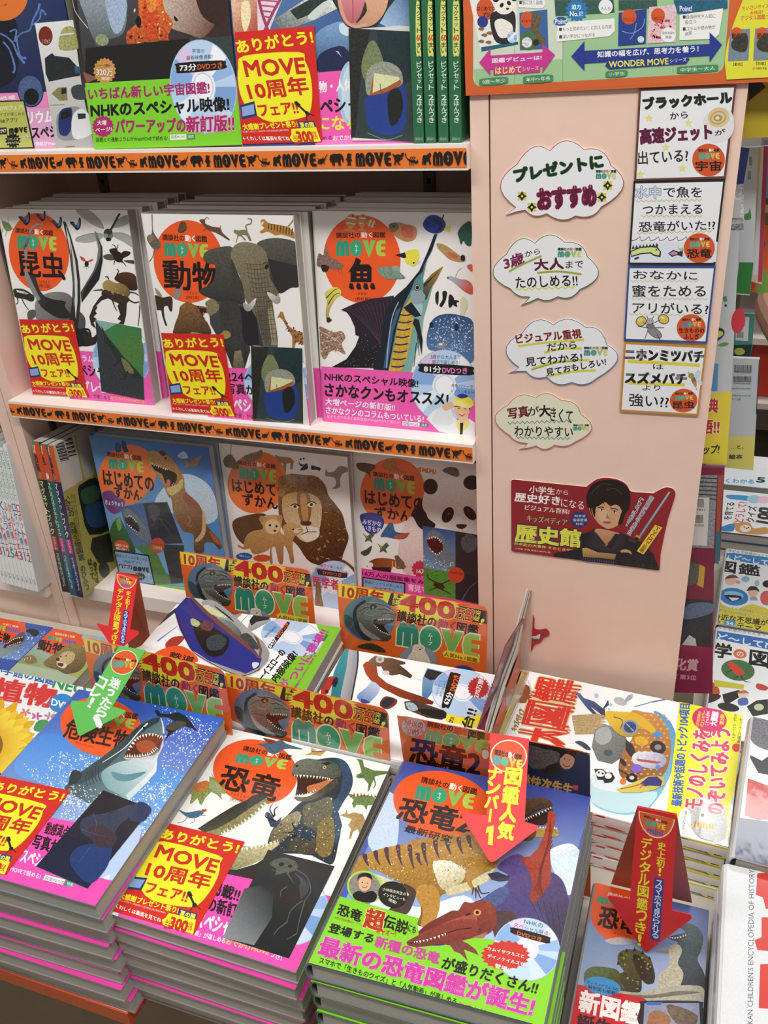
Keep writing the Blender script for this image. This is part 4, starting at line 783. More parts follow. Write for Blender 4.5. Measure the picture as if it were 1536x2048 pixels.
# ---- fish
def fishy(A, c, x, y, l, h, r, c2=None, tail=None):
    a = math.radians(r); f = lambda u, v: (x+u*l*math.cos(a)-v*h*math.sin(a), y+u*l*math.sin(a)+v*h*math.cos(a))
    A.P(tail or c, [f(.3, 0), f(.62, -.6), f(.55, 0), f(.62, .6)]); A.P((c, c2 or c), [f(-.5, 0), f(-.3, -.38), f(0, -.5), f(.35, -.18), f(.35, .18), f(0, .5), f(-.3, .38)], 1, m=.15, g='%f,%f %f,%f' % (*f(-.5, 0), *f(.4, 0))); A.E('111', *f(-.36, -.08), h*.07)
def art_fis(A):
    title_disc(A, 450, 545, 304, 348, -6, '245,335 635,330 245,378', '247,395 637,395 247,520')
    for x, y, l, h, r in ((365, 250, 130, 95, 100), (452, 250, 125, 70, 95), (520, 262, 90, 70, 200)):
        fishy(A, 'd98a50', x, y, l, h, r, 'e8a45a'); a = math.radians(r)
        for k in (-.22, .1): A.L('efece2', 11, [(x+k*l*math.cos(a)-h*.36*math.sin(a)*s_, y+k*l*math.sin(a)+h*.36*math.cos(a)*s_) for s_ in (-1, 1)])
    A.P('1a1311', '405,530 445,555 430,585 505,585 525,610 525,725 360,725 360,640 340,650 380,590'); 
    for y in (640, 680):
        for x in (408, 462): A.P('f15a22', [(x, y), (x+28, y), (x+28, y+14), (x, y+14)])
    for x0 in (355, 412, 468, 522): A.P('1a1311', [(x0, 730), (x0+25, 738), (x0+35, 780), (x0+8, 785), (x0-8, 765)])
    A.T('さかな', '3a1a10', 418, 805, 485, 805, 418, 825); A.T('[新訂版]', '3a1a10', 400, 845, 512, 845, 400, 870)
    A.P('8a6a60', '95,560 110,500 150,510 165,430 195,520 270,560 305,605 250,625 180,620 140,610 100,600', 1, m=.6); A.P('2a1f1c', '130,590 190,600 175,640 140,640', 1); legs(A, '5a4a44', 4, '260,620 275,665', '280,618 300,665', '230,620 240,640')
    A.P('c98a60', '660,275 720,255 800,270 870,290 885,340 860,390 800,405 730,375 680,330', 1, m=.3); A.P('7b6a48', '660,275 720,257 740,300 690,335', 1, m=.4); A.P('cf6a50', '760,290 840,290 850,370 780,370', 1, m=.3); A.E('111', 700, 285, 7)
    A.P('2c3c96', '930,270 960,215 1010,195 1070,215 1110,265 1090,320 1030,343 960,320', 1, m=.15); A.P('e0d94a', '1095,300 1150,280 1145,328 1105,322'); A.P('1a2358', '1000,230 1060,240 1080,300 1030,330 1060,280', 1); A.E('0c0c22', 965, 265, 8); A.L('4a2a20', 9, '1078,235 1095,195')
    A.P('2e5a50', '1205,330 1250,270 1310,255 1310,430 1270,430 1250,400 1230,430 1215,380', 1, m=.5); A.P('b8935e', '1040,420 1100,430 1160,470 1220,515 1260,530 1260,560 1210,565 1140,545 1090,500 1050,460', 1, m=.3); A.P('c96a4a', '1130,490 1200,510 1210,540 1150,530', 1); A.E('1c1a18', 1245, 535, 18, 26)
    A.P('ede04a', '790,490 840,470 895,475 895,550 860,600 830,590 790,560', 1); A.P('1b1a18', '710,512 790,490 800,530 780,535', 0); A.E('111', 858, 573, 8); A.P('d8d8d0', '875,570 915,555 890,590')
    A.P('7e9484', '575,620 640,600 720,625 780,675 790,695 740,700 650,700 590,660', 1, m=.4); A.P('96a898', '690,600 740,600 750,640 700,630', 1); A.E('111', 775, 688, 4)
    A.P(('a5bccc', 'd0563c'), '1115,690 1150,678 1220,700 1280,710 1320,750 1320,820 1260,800 1200,750 1150,710', 1, g='1180,700 1270,760'); A.L('a8b0b4', 4, '1185,690 1205,640 1235,610'); A.E('111', 1128, 690, 6); A.P('d8604a', '1275,600 1318,585 1318,645', 1)
    A.P('f0efec', '1015,830 1060,795 1130,800 1180,850 1200,880 1150,920 1090,925 1030,890', 1); 
    for q in ('1030,815 1055,800 1050,900 1030,880', '1085,800 1120,802 1110,870 1080,920 1060,905 1085,860', '1140,820 1175,850 1165,905 1140,925 1130,890', '1155,865 1215,872 1195,890 1200,920 1165,900'): A.P('1b1b1b', q, 1)
    A.P('ddd8b8', '1228,860 1260,845 1285,900 1250,990 1225,985', 1); A.P(('e3d75a', 'a8a050'), '160,810 230,765 280,780 285,820 240,860 200,930 190,990 200,1035 175,1040 165,960 175,880', 1, g='240,780 180,1000'); legs(A, '2a2a18', 8, '170,850 230,790 270,775', '185,900 230,830 275,810', '190,1000 210,1030'); A.P('2a2a18', '175,1000 215,1020 195,1042 172,1035')
    A.P('9a7a66', '110,1080 160,1090 230,1120 290,1110 320,1160 290,1210 320,1290 250,1260 200,1270 150,1330 100,1200', 1, m=.8); A.L('d8c8b8', 4, '120,1110 200,1150 280,1200'); A.L('d8c8b8', 4, '130,1200 220,1180 300,1140'); A.S(['3a2a22', 'e8dccc'], '110,1090 290,1110 300,1280 120,1300', 60, 8)
    # puffer
    A.P(('34507a', '5478a8'), '985,1060 1030,1000 1110,975 1220,985 1330,1050 1330,1340 1200,1330 1050,1270 975,1250 960,1170', 1, g='1100,980 1100,1300'); A.S(['dfe8f0', 'c8d8ea'], '1010,1040 1110,990 1220,1000 1325,1070 1325,1300 1150,1280 1000,1240 975,1150', 260, 7, el=.8); A.E('1a2438', 998, 1062, 16, 24); A.E('8a8a90', 1075, 1225, 42, 22, -10); A.E('e8e8e8', 1070, 1212, 16, 9); A.E('1a2438', 1195, 1080, 16, 30)
    # sailfish
    A.P(('2e2130', '1a1518'), '285,942 400,890 520,855 640,840 700,830 720,900 660,1100 620,1400 210,1395 330,1330 400,1230 430,1150 400,1140 395,1080 360,1000 330,960', 0, m=.25, g='500,880 400,1390')
    for i in range(12): A.L('5a3a55', 3, [(330+i*32, 935-i*8), (440+i*22, 1020+i*4), (560+i*8, 1160+i*12)])
    A.S(['b8c8d8', '88a0c0'], '330,1330 500,1100 600,1200 600,1390 300,1390', 60, 3.5)
    A.P(('4a7a86', '7fb0a8'), '800,760 930,600 980,480 1020,350 1045,345 960,560 930,700 945,800 1010,740 980,850 935,1010 920,1150 880,1260 830,1450 560,1410 620,1200 640,1000 720,830', 0, g='700,1000 900,1100')
    A.P('16202a', '1020,350 1045,345 1000,480 940,590 930,640 870,700 830,800 780,900 730,1050 700,1200 660,1420 540,1410 600,1250 610,1100 640,950 700,850 800,760 900,640 970,480', 0); A.P('3c5c80', '720,950 760,920 700,1100 650,1400 620,1400 660,1150'); A.L('a8c0d0', 7, '740,880 690,1000 660,1200 645,1400')
    A.P('d0a63c', '830,850 850,870 840,950 860,1050 830,1200 800,1330 760,1440 660,1420 700,1250 730,1080 760,960', 0, m=.4); 
    for i in range(8): y = 970+i*58; A.L('1c2c50', 11, [(745-i*9, y+10), (800-i*9, y+16), (850-i*9, y+4)])
    A.P('a9c4c4', '860,880 930,900 910,1000 870,990 850,950', 1); A.P('16202a', '865,1010 900,1020 930,1180 920,1300 900,1180 870,1080 850,1050'); A.P('16202a', '840,880 920,990 870,1000 800,950 780,925', 0); legs(A, '20262e', 7, '890,1150 900,1300', '880,1200 860,1390')
    A.P(('a07c30', '2c3c44'), '935,770 930,740 1000,660 1090,598 1040,700 990,780 960,860 930,860', 0, g='1060,620 940,850'); A.P('1a2226', '935,770 1000,700 1085,605 1010,680 940,740'); A.P('8fa8ac', '840,800 900,780 950,830 930,880 880,900 840,870', 1); A.E('3a3a30', 888, 768, 24, 26); A.E('c8c8b8', 888, 768, 19, 20); A.E('0e0e0c', 888, 768, 14, 15)
    A.P('ef5bb0', '100,1385 620,1420 1420,1470 1420,1990 100,1840'); dvd(A, 1100, 1540, 262, 285)
    A.T('3歳から大人まで', '1b2a4a', 992, 1292, 1232, 1298, 990, 1328, .012); A.T('親子で楽しめる!', '1b2a4a', 1005, 1335, 1222, 1342, 1003, 1370, .012); A.P('1a1311', smooth_pts(pts('905,1395 925,1365 1300,1385 1325,1420 1300,1458 930,1435'), k=3)); A.T('81分', 'f4f4f6', 940, 1380, 1075, 1388, 940, 1430, .03); A.T('DVDつき', 'e888c0', 1085, 1392, 1280, 1400, 1085, 1440, .03)
    A.T('NHKのスペシャル映像!', '1a1311', 160, 1432, 895, 1490, 158, 1498, .04); A.T('さかなクンもオススメ!', '1a1311', 162, 1520, 1132, 1600, 158, 1618, .045)
    A.T('大増ページの新訂版!!', 'f8f0f6', 165, 1635, 712, 1685, 163, 1688, .035); A.T('さかなクンのコラムもついている!', 'f8f0f6', 170, 1702, 938, 1775, 168, 1755, .03); A.T('生きものや科学の最新情報がWebMOVEで読める!', 'f4d8ea', 175, 1765, 755, 1815, 174, 1792, .006)
    A.P('f8f8f8', '770,1818 905,1830 903,1862 770,1850'); A.T('図鑑MOVE', '222', 778, 1822, 895, 1834, 778, 1848); A.P('2a7a6a', '910,1832 975,1838 973,1866 910,1860'); A.T('検索', 'e8f0e8', 920, 1836, 965, 1840, 920, 1858)
    A.T('お魚パワーで', '1b2a4a', 1155, 1522, 1325, 1535, 1155, 1550, .012); A.T('レッツ・ギョ～!', '1b2a4a', 1155, 1562, 1335, 1578, 1155, 1590, .012)
    # saluting presenter with a fish hat
    A.P('e9ecf0', '960,1800 1010,1740 1080,1700 1150,1760 1200,1810 1300,1800 1340,1830 1340,1960 1060,1900', 0); A.P('dfe3e8', '1055,1715 1130,1690 1170,1780 1140,1850 1000,1830', 1); A.P('e2b48c', '1080,1705 1110,1680 1150,1665 1180,1680 1160,1715 1110,1735', 1); A.P('e9c8a0', '1195,1760 1290,1765 1280,1820 1235,1850'); A.P('e8dc80', '1195,1800 1240,1850 1290,1805 1300,1850 1230,1920 1200,1870'); A.P('222', '1225,1830 1250,1830 1245,1920 1222,1925')
    A.E('e6bc94', 1238, 1728, 60, 68); A.P('2a1c14', '1175,1700 1180,1680 1300,1690 1305,1740 1290,1710 1190,1705'); A.P('eee28a', '1170,1690 1180,1640 1240,1620 1310,1640 1325,1690 1290,1715 1210,1700', 1); A.P('e8d840', '1180,1650 1240,1612 1310,1640 1335,1690 1300,1690 1240,1660', 1); A.P('2a3a8a', '1200,1620 1240,1600 1290,1622 1240,1640', 1); A.L('2a1c14', 5, '1205,1718 1225,1715'); A.L('2a1c14', 5, '1255,1720 1275,1722'); A.P('b04a3a', '1208,1755 1268,1758 1240,1782'); A.P('f6f0ea', '1214,1756 1262,1759 1240,1768')
cover('fis', b_fis, art_fis, C6)
# ---- top shelf
def art_space(A):
    A.G(('5a6068', '3a2622', '33211f', '2a2624'), '430,-400 1380,-400 1460,520 510,520', m=.2)
    A.P(('8e9aa2', '565e62'), '480,-60 700,-80 760,60 740,200 640,240 590,280 560,230 520,120', 1, m=.35, g='600,0 600,260'); A.P('9fb4cc', '640,-20 760,0 740,160 690,200 650,100', 1, m=.3)
    A.P(('c9b4a4', '6a3a30'), '980,-80 1300,-80 1330,60 1230,220 1120,200 1020,160 960,60', 1, m=.35, g='1000,0 1300,160'); A.P('35211d', '1180,-80 1340,-80 1340,140 1240,120 1190,40', 1, m=.3)
    A.P(('e0702e', '8a2c1c'), '840,-80 960,-60 990,60 1040,140 1010,230 1080,290 1020,340 940,470 880,460 860,380 780,300 760,200 830,120', 1, m=.75, g='900,-50 940,460'); A.P('c94a22', '870,0 940,60 960,180 900,240 860,160', 1, m=.6); A.P('e88a3a', '880,-60 940,-40 930,60 890,60', 1, m=.5); A.P('702c20', '960,240 1010,300 990,380 930,420 900,340', 1, m=.7)
    A.S(['f08a3a', '5a1c14', 'd85a2a', 'f2c070'], '800,-60 980,-60 1040,200 1020,330 920,460 780,280', 60, 12); A.P('141210', '815,120 835,95 850,130 840,170 820,150', 1); A.P('141210', '1048,95 1070,120 1060,128 1046,115', 1)
    A.L('c8c8c8', 5, '435,-60 450,60 530,170', taper=(.4, 1)); A.E('8a9a70', 615, 240, 40, 34, 20, m=.6)
    A.P('1c1a1a', '515,290 1140,230 1150,470 515,495', m=.2); A.P('33413e', '1140,230 1400,215 1440,470 1150,480', m=.3); A.P('8a5a48', '500,430 590,470 520,500', m=.3)
    A.P('7fd02c', '505,500 1060,470 1500,462 1520,868 570,895'); A.star('c8904a', 630, 425, 70, 60, 18, 1.15); A.H('シリーズ累計', '1a1311', 580, 385, 665, 402, .02); A.H('320万', 'f2e8d8', 580, 412, 680, 455, .03, out='5a3a20', ob=.03); A.H('突破!', 'f2e8d8', 612, 462, 662, 482, .02)
    dvd(A, 1222, 520, 200, 285, -8); A.H('宇宙の', '1b2a4a', 1155, 292, 1228, 318); A.T('最新映像満載!', '1b2a4a', 1120, 335, 1278, 325, 1120, 362, .012); A.P('1a1311', smooth_pts(pts('1058,400 1075,378 1330,362 1355,385 1340,415 1085,440 1062,425'), k=3)); A.T('73分', 'f4f4f6', 1080, 388, 1180, 382, 1080, 428, .035); A.T('DVDつき', 'd86a3a', 1188, 382, 1335, 372, 1188, 420, .025)
    A.T('いちばん新しい宇宙図鑑!', 'a8286a', 530, 530, 1255, 490, 535, 600, .045); A.T('NHKのスペシャル映像!', '1a1311', 545, 620, 1372, 580, 550, 705, .05); A.star('b02a6e', 620, 758, 66, 58, 18); A.T('大増', 'f6eef4', 585, 722, 640, 720, 585, 752, .03); A.T('ページ!', 'f6eef4', 575, 768, 672, 762, 575, 792, .03)
    A.T('パワーアップの', 'a8286a', 695, 715, 1112, 708, 697, 800, .045); A.T('新訂版!!', 'a8286a', 1120, 700, 1405, 690, 1122, 795, .045, out='e8b0c0', ob=.03); A.T('図鑑との連動コラムがWebMOVEで読める!', '1a3a1a', 578, 825, 1008, 815, 580, 852, .012)
    A.P('f4f8f0', '1022,808 1118,805 1120,836 1024,840'); A.T('図鑑MOVE', '222', 1030, 812, 1112, 809, 1030, 832); A.P('3a8a5a', '1124,806 1170,803 1172,834 1126,837'); A.T('検索', 'e8f0e8', 1130, 810, 1164, 808, 1130, 830)
    A.P('5a5048', '570,898 1520,865 1520,900 575,915')
cover('space', b_space, art_space, C1, '2a2421')
def art_body(A):
    A.G(('6a90c4', '2a4a8c', '28488c', '3a4a78'), '90,-400 1110,-400 1120,820 160,840', m=.1)
    A.P(('e8c0a0', 'b04a3a'), '100,-60 230,-60 270,60 230,200 110,210', 1, m=.4, g='110,0 250,120'); A.P('f2e0b0', '150,20 190,10 200,100 170,180 150,120', 1, m=.3); A.L('d88a50', 6, '230,60 250,120 240,180')
    A.P('e6d2dc', '235,-60 400,-60 300,180 240,180', 0, m=.2)
    for s_ in ('235,-60 260,60 300,180', '400,-60 330,60 270,190'): A.L('9a3a60', 16, s_)
    for i in range(7): A.L('b04a70', 9, [(240+i*8, -30+i*30), (385-i*17, -20+i*30)])
    A.P(('dfe4da', '6f7a78'), '330,110 560,-40 700,-60 720,30 560,110 400,170 350,150', 0, m=.5, g='560,-40 480,160'); A.P('2c3630', '420,60 560,-20 640,-10 560,70 460,110', 0, m=.7); A.P('c9d6cc', '520,90 610,10 640,20 560,110', 1)
    A.P(('7aa0c8', '28406c'), '560,200 700,120 760,180 740,300 620,400 580,400', 1, m=.2, g='650,150 640,400'); A.P('1e2a4a', '590,300 720,260 760,380 580,400', 1, m=.2); A.P('cfdcea', '700,130 760,150 745,200 700,180', 1); A.P('a8bcc8', '690,285 675,285 710,320', 0); A.P(('35619e', 'a8c4de'), '1000,-60 1120,-60 1120,140 960,150 900,120', 0, m=.15, g='1100,-50 920,140'); A.P('2a4070', '860,-60 960,-60 900,140 840,150', 1)
    # open mouth and tongue
    A.P('2e2a2c', '665,-60 1010,-60 960,60 900,150 810,160 740,150 700,80', 1); A.P(('d9a482', 'c08a6a'), '680,-60 720,-60 760,80 800,145 740,140 700,70', 1, g='690,0 780,140'); A.P(('dca888', 'c4906e'), '960,-60 830,-60 850,60 790,140 850,150 910,120 960,40', 1, m=.1, g='900,0 820,140'); A.P(('d88a90', 'b8606a'), '705,-60 840,-60 830,40 800,110 770,130 740,110 715,40', 1, g='770,-40 770,130'); A.L('a04a58', 5, '768,-60 772,60 770,115'); A.L('d8a08c', 20, '700,60 745,130 790,150 850,135', taper=(.4, 1))
    A.P('ef5bb0', '570,405 700,395 1130,380 1140,900 560,860'); A.P('f07ac0', '570,780 1130,770 1130,800 570,815')
    A.E('a8c4dc', 760, 520, 72, 180); A.E('c4d8ea', 768, 520, 60, 165); A.T('物・人体', 'f6eef4', 580, 455, 770, 440, 582, 518, .035); A.T('ペシャ', '1a1311', 590, 560, 800, 540, 592, 640, .04); A.T('になる', 'ece24a', 575, 650, 800, 650, 575, 725, .04); A.T('める', '5a1a40', 600, 762, 655, 760, 600, 782, .02); A.T('おでかけ', 'f6eef4', 660, 758, 780, 752, 660, 785, .02)
cover('body', b_body, art_body, C2, '3a5c90')
def art_fant(A):
    A.G(('5a6a8a', '22305e', '1c2a58', '18182a'), '-700,-500 440,-500 480,560 -500,600', m=.15); A.P('171a26', '-300,60 60,80 110,300 60,500 -300,560', 1, m=.3)
    A.E('e0752f', 20, -30, 150, 155, m=0, n=40); A.T('ふしぎ', '5a1a10', -40, 25, 50, 20, -40, 40, .01)
    for p in ('0,200 40,220 80,260 110,330 150,380', '20,250 60,300 90,400 80,440', '90,240 130,200 180,180 200,120 230,60 240,20', '200,150 240,110 250,60 280,90', '100,220 120,330 160,350', '60,190 100,180 90,250'): A.L('7f98c8', 10, p, taper=(1, .2), m=.3); A.L('5a78b4', 24, p, taper=(.3, .6), m=.6)
    A.P('e88ac0', '-400,570 500,545 520,890 -300,910'); A.P('d9a4c8', '150,650 500,640 500,890 190,900'); A.E('1c2848', 185, 545, 78, 100, -8); A.E('4a6088', 185, 545, 72, 92, -8, m=.4); A.E('14141c', 190, 580, 45, 50)
    A.T('恐竜', 'f6eef4', 0, 580, 95, 570, 0, 605, .03); A.T('リウム', 'f6eef4', 165, 670, 315, 665, 170, 740, .045); A.T('スペシ', '1a1311', 190, 765, 345, 755, 195, 830, .04); A.T('情報がWebM', 'f6eef4', 215, 850, 350, 845, 215, 875, .02)
    A.P('1a1a14', '-200,610 150,600 212,892 -200,905'); A.P('b8bc60', '-200,618 142,608 200,882 -200,892'); A.T('MOVEフェア!', 'e2e4b0', -20, 640, 140, 630, -20, 664, .03); A.T('クイズが楽しめる', '22220f', -20, 678, 148, 670, -20, 700, .012); A.T('Webアプリ', '22220f', -18, 712, 105, 706, -18, 738, .02)
    A.P('1a1a14', '-40,768 42,764 46,805 -40,808'); A.T('おでかけ', 'f0f0e0', -30, 775, 38, 770, -30, 800, .02); A.bgc = 'b8bc60'; wordmark(A, (55, 768), (165, 760), (57, 802), ('14140e',)*4, None); A.T('つき!!', 'f4f4ea', 132, 812, 185, 808, 132, 835, .03, out='333', ob=.04); A.star('14140e', 80, 842, 50, 36, 14); A.T('くわしくは', 'e8e8c0', 48, 826, 112, 824, 48, 842); A.T('帯をみてね!!', 'e8e8c0', 48, 850, 116, 846, 48, 866)
cover('fant', b_fant, art_fant, C1, '1c2a55')
def extra_card(key, root, name, q, crop, fn, z=.0019, th=.0005, m=GLOSSCARD):
    """a card held under the wrapping of a book"""
    fr = FR[key]; x0, y0, k = crop; uv = [fr.uv(x0+p[0]/k, y0+p[1]/k) for p in q]; W, H_ = DIM[key]; uv = [(min(max(a, .0006), W-.0006), min(max(b, .0006), H_+.0)) for a, b in uv]
    b_ = MB().prism(uv, z-th, z).build(name, cmat('d8d8d4', .4), root)
    A = Art(fr, z=z+.00004, clip=False); A.at(*crop); A.bgc = 'd8d8d4'; fn(A); A.build('card_picture', b_, m); return b_
def trains(A):
    A.P(('e6e6e4', 'b4b2ae'), '215,140 445,120 500,540 575,900 345,893', g='300,140 420,880'); A.E('7a2a1a', 280, 215, 42, 58, -5, m=.3); A.T('こうきゅう', 'e8d8c8', 258, 235, 305, 232, 258, 262)
    A.P('a4a86a', '360,240 385,170 440,160 470,200 475,290 370,300', 1, m=.5); A.L('dcdcd8', 10, '360,210 450,200'); A.P('262a2c', '275,350 300,330 320,318 335,335 420,345 470,400 490,420 485,455 420,465 300,490 280,440', 0, m=.4); A.P('3a5a80', '455,395 485,400 485,440 455,435'); A.P('8a8250', '315,560 355,525 405,520 412,600 365,605', 0, m=.3); A.P('23272a', '375,530 405,528 405,560 375,565'); A.P('3f4448', '435,525 500,510 520,590 450,590', 1, m=.3)
    A.P('90929a', '350,690 400,650 470,640 540,690 560,800 440,840 360,830 345,760', 1, m=.2); A.P('24306c', '365,670 430,645 440,700 430,780 400,815 360,790', 1); A.P('15181e', '372,672 430,650 432,700 370,720', 0); A.P('e4e4e8', '440,700 500,650 560,720 560,800 450,830', 1); A.P('2a2e36', '470,680 520,680 520,710 475,715'); A.T('大阪環状線', '444', 305, 628, 395, 624, 305, 634); A.T('北陸新幹線', '444', 395, 876, 455, 872, 395, 884)
extra_card('fant', b_fant, 'train_card', pts('215,140 445,120 480,400 575,900 345,893'), C1, trains, .0019)
# campaign card shared by five covers
def campaign(A):
    A.bgc = 'd22a1c'; A.P('d0281c', '340,533 735,630 475,1105 30,975'); A.T('ありがとう!', 'f4ea28', 318, 560, 712, 640, 300, 610, .055, out='b01c14', ob=.01)
    A.P('f4ea28', smooth_pts(pts('322,628 600,700 608,740 600,800 560,880 500,950 440,965 260,930 190,850 180,790 210,720 260,660'), k=3)); 
    A.T('MOVE', 'c8281c', 300, 645, 608, 728, 272, 708, .05); A.T('10周年', 'c8281c', 250, 728, 572, 800, 222, 806, .055); A.T('フェア!!', 'c8281c', 240, 838, 452, 890, 222, 888, .055)
    A.P('1e3a70', '150,808 238,815 206,880 112,870', 0); A.P('8aa8d8', '152,818 225,826 198,868 126,858'); A.L('20201e', 12, '445,885 475,950', sm=0); A.L('20201e', 20, '448,888 460,912', sm=0); A.L('20201e', 5, '475,950 455,985', sm=0); A.L('20201e', 5, '475,950 510,978', sm=0); A.E('20201e', 478, 955, 12)
    A.T('大感謝プレゼント祭り!', 'f4ea28', 98, 888, 400, 968, 88, 918, .045); A.P('f4ea28', '345,995 400,1008 490,1010 470,1103 345,1068 318,1058 310,1030 330,1020'); A.P('203a80', '398,972 492,998 488,1030 392,1006'); A.T('夏の陣', 'f4ea28', 408, 980, 484, 1002, 402, 1006, .05)
    A.T('応募しめきり 2020年11月30日(月)消印有効', 'f6dcd4', 78, 918, 330, 990, 76, 930, .01); A.T('←くわしくは裏面を見てね', 'fbeee8', 55, 940, 308, 1022, 50, 962, .03); A.T('合計', 'c8281c', 335, 1022, 362, 1030, 318, 1072, .03); A.T('300', 'c8281c', 362, 1015, 448, 1040, 345, 1070, .06); A.T('名様', 'c8281c', 448, 1040, 470, 1046, 440, 1082, .02)
_cA = Art(FR['dino'], z=.00005, clip=False); _cA.at(*E2); campaign(_cA); camp_o = _cA.build('card_picture', None, PRINT)
_cq = [FR['dino'].uv(E2[0]+p[0]/E2[2], E2[1]+p[1]/E2[2]) for p in pts('340,533 735,630 475,1105 30,975')]
def camp(root, key, first=False):
    fr = FR[key]; q = _cq; b_ = MB().prism([(a, b) for a, b in q], -.0004, 0).build('campaign_card', cmat('d0281c', .4), root); b_.location = (max(0, -min(a for a, b in q))+.0003, 0.0006, .0019)
    p = camp_o if first else camp_o.copy()
    if not first: COL.objects.link(p)
    p.parent = b_; return b_
camp(b_dino, 'dino', True); camp(b_ins, 'ins'); camp(b_ani, 'ani'); camp(b_body, 'body'); camp(b_shark, 'shark')
# picture cards that change with the angle
def holo_train(A, x0, y0, sx, sy):
    f = lambda s_: [(x0+a*sx, y0+b*sy) for a, b in pts(s_)]
    A.P('33403f', f('0,0 1,.03 1.02,1.02 .04,.98'), m=.15); A.P('223438', f('.45,.02 1,.03 1,.45 .9,.5 .5,.3'), m=.3); A.P('2a2a26', f('0,0 .35,.01 .2,.4 .1,.98 .04,.98'), m=.5); A.P('77805a', f('.3,.15 .42,.12 .55,.3 .5,.45 .3,.5 .2,.35'), 1, m=.4)
    A.P('97998a', f('.3,.38 .55,.3 .8,.36 .85,.5 .6,.55 .3,.6'), 1, m=.4); A.P('d8d9a8', f('.4,.4 .8,.44 .82,.5 .62,.56 .33,.62'), 0, m=.15); A.P('a85a2c', f('.4,.39 .33,.62 .62,.57 .84,.5 .82,.46 .6,.53 .38,.58')); A.P('27408c', f('.28,.62 .6,.58 .88,.52 .92,.75 .85,.92 .6,.96 .34,.9 .27,.75'), 1, m=.1); A.P('20241e', f('.62,.6 .78,.54 .85,.62 .85,.75 .75,.86 .65,.85'), 1, m=.2); A.L('5a84a0', 5, f('.3,.94 .6,1 .85,.96')); A.L('3a4a44', 4, f('.5,.5 .52,.62'))
extra_card('ani', b_ani, 'picture_card', pts('945,1275 1360,1300 1435,1945 1030,1900'), C5, lambda A: holo_train(A, 955, 1275, 420, 625), .0019)
extra_card('body', b_body, 'picture_card', pts('750,165 1025,145 1103,145 1112,782 772,785'), C2, lambda A: holo_train(A, 750, 158, 352, 622), .0019)
def holo_beetle(A):
    A.P('3f7c44', '820,1105 1210,1175 1240,1790 870,1715', m=.15); A.P('86b0a8', '820,1105 1000,1140 900,1200 860,1300', 0, m=.15); A.P('33363a', '820,1105 900,1220 1010,1350 1100,1480 1230,1600 1240,1790 870,1715', 0, m=.4); A.P('4d7a3c', '1000,1300 1200,1250 1225,1500 1100,1440', 1, m=.3); A.P('2a2e28', '870,1160 920,1240 980,1330 1060,1420 1140,1500 1210,1580 1190,1610 1100,1560 1000,1440 920,1300', 1, m=.4); A.P('71744a', '1040,1430 1110,1480 1150,1560 1080,1540', 1, m=.4); legs(A, '1a1c18', 10, '960,1330 900,1290 905,1240', '1040,1440 980,1500', '1100,1540 1060,1620')
extra_card('ins', b_ins, 'picture_card', pts('820,1105 1210,1175 1240,1790 870,1715'), C4, holo_beetle, .0019)
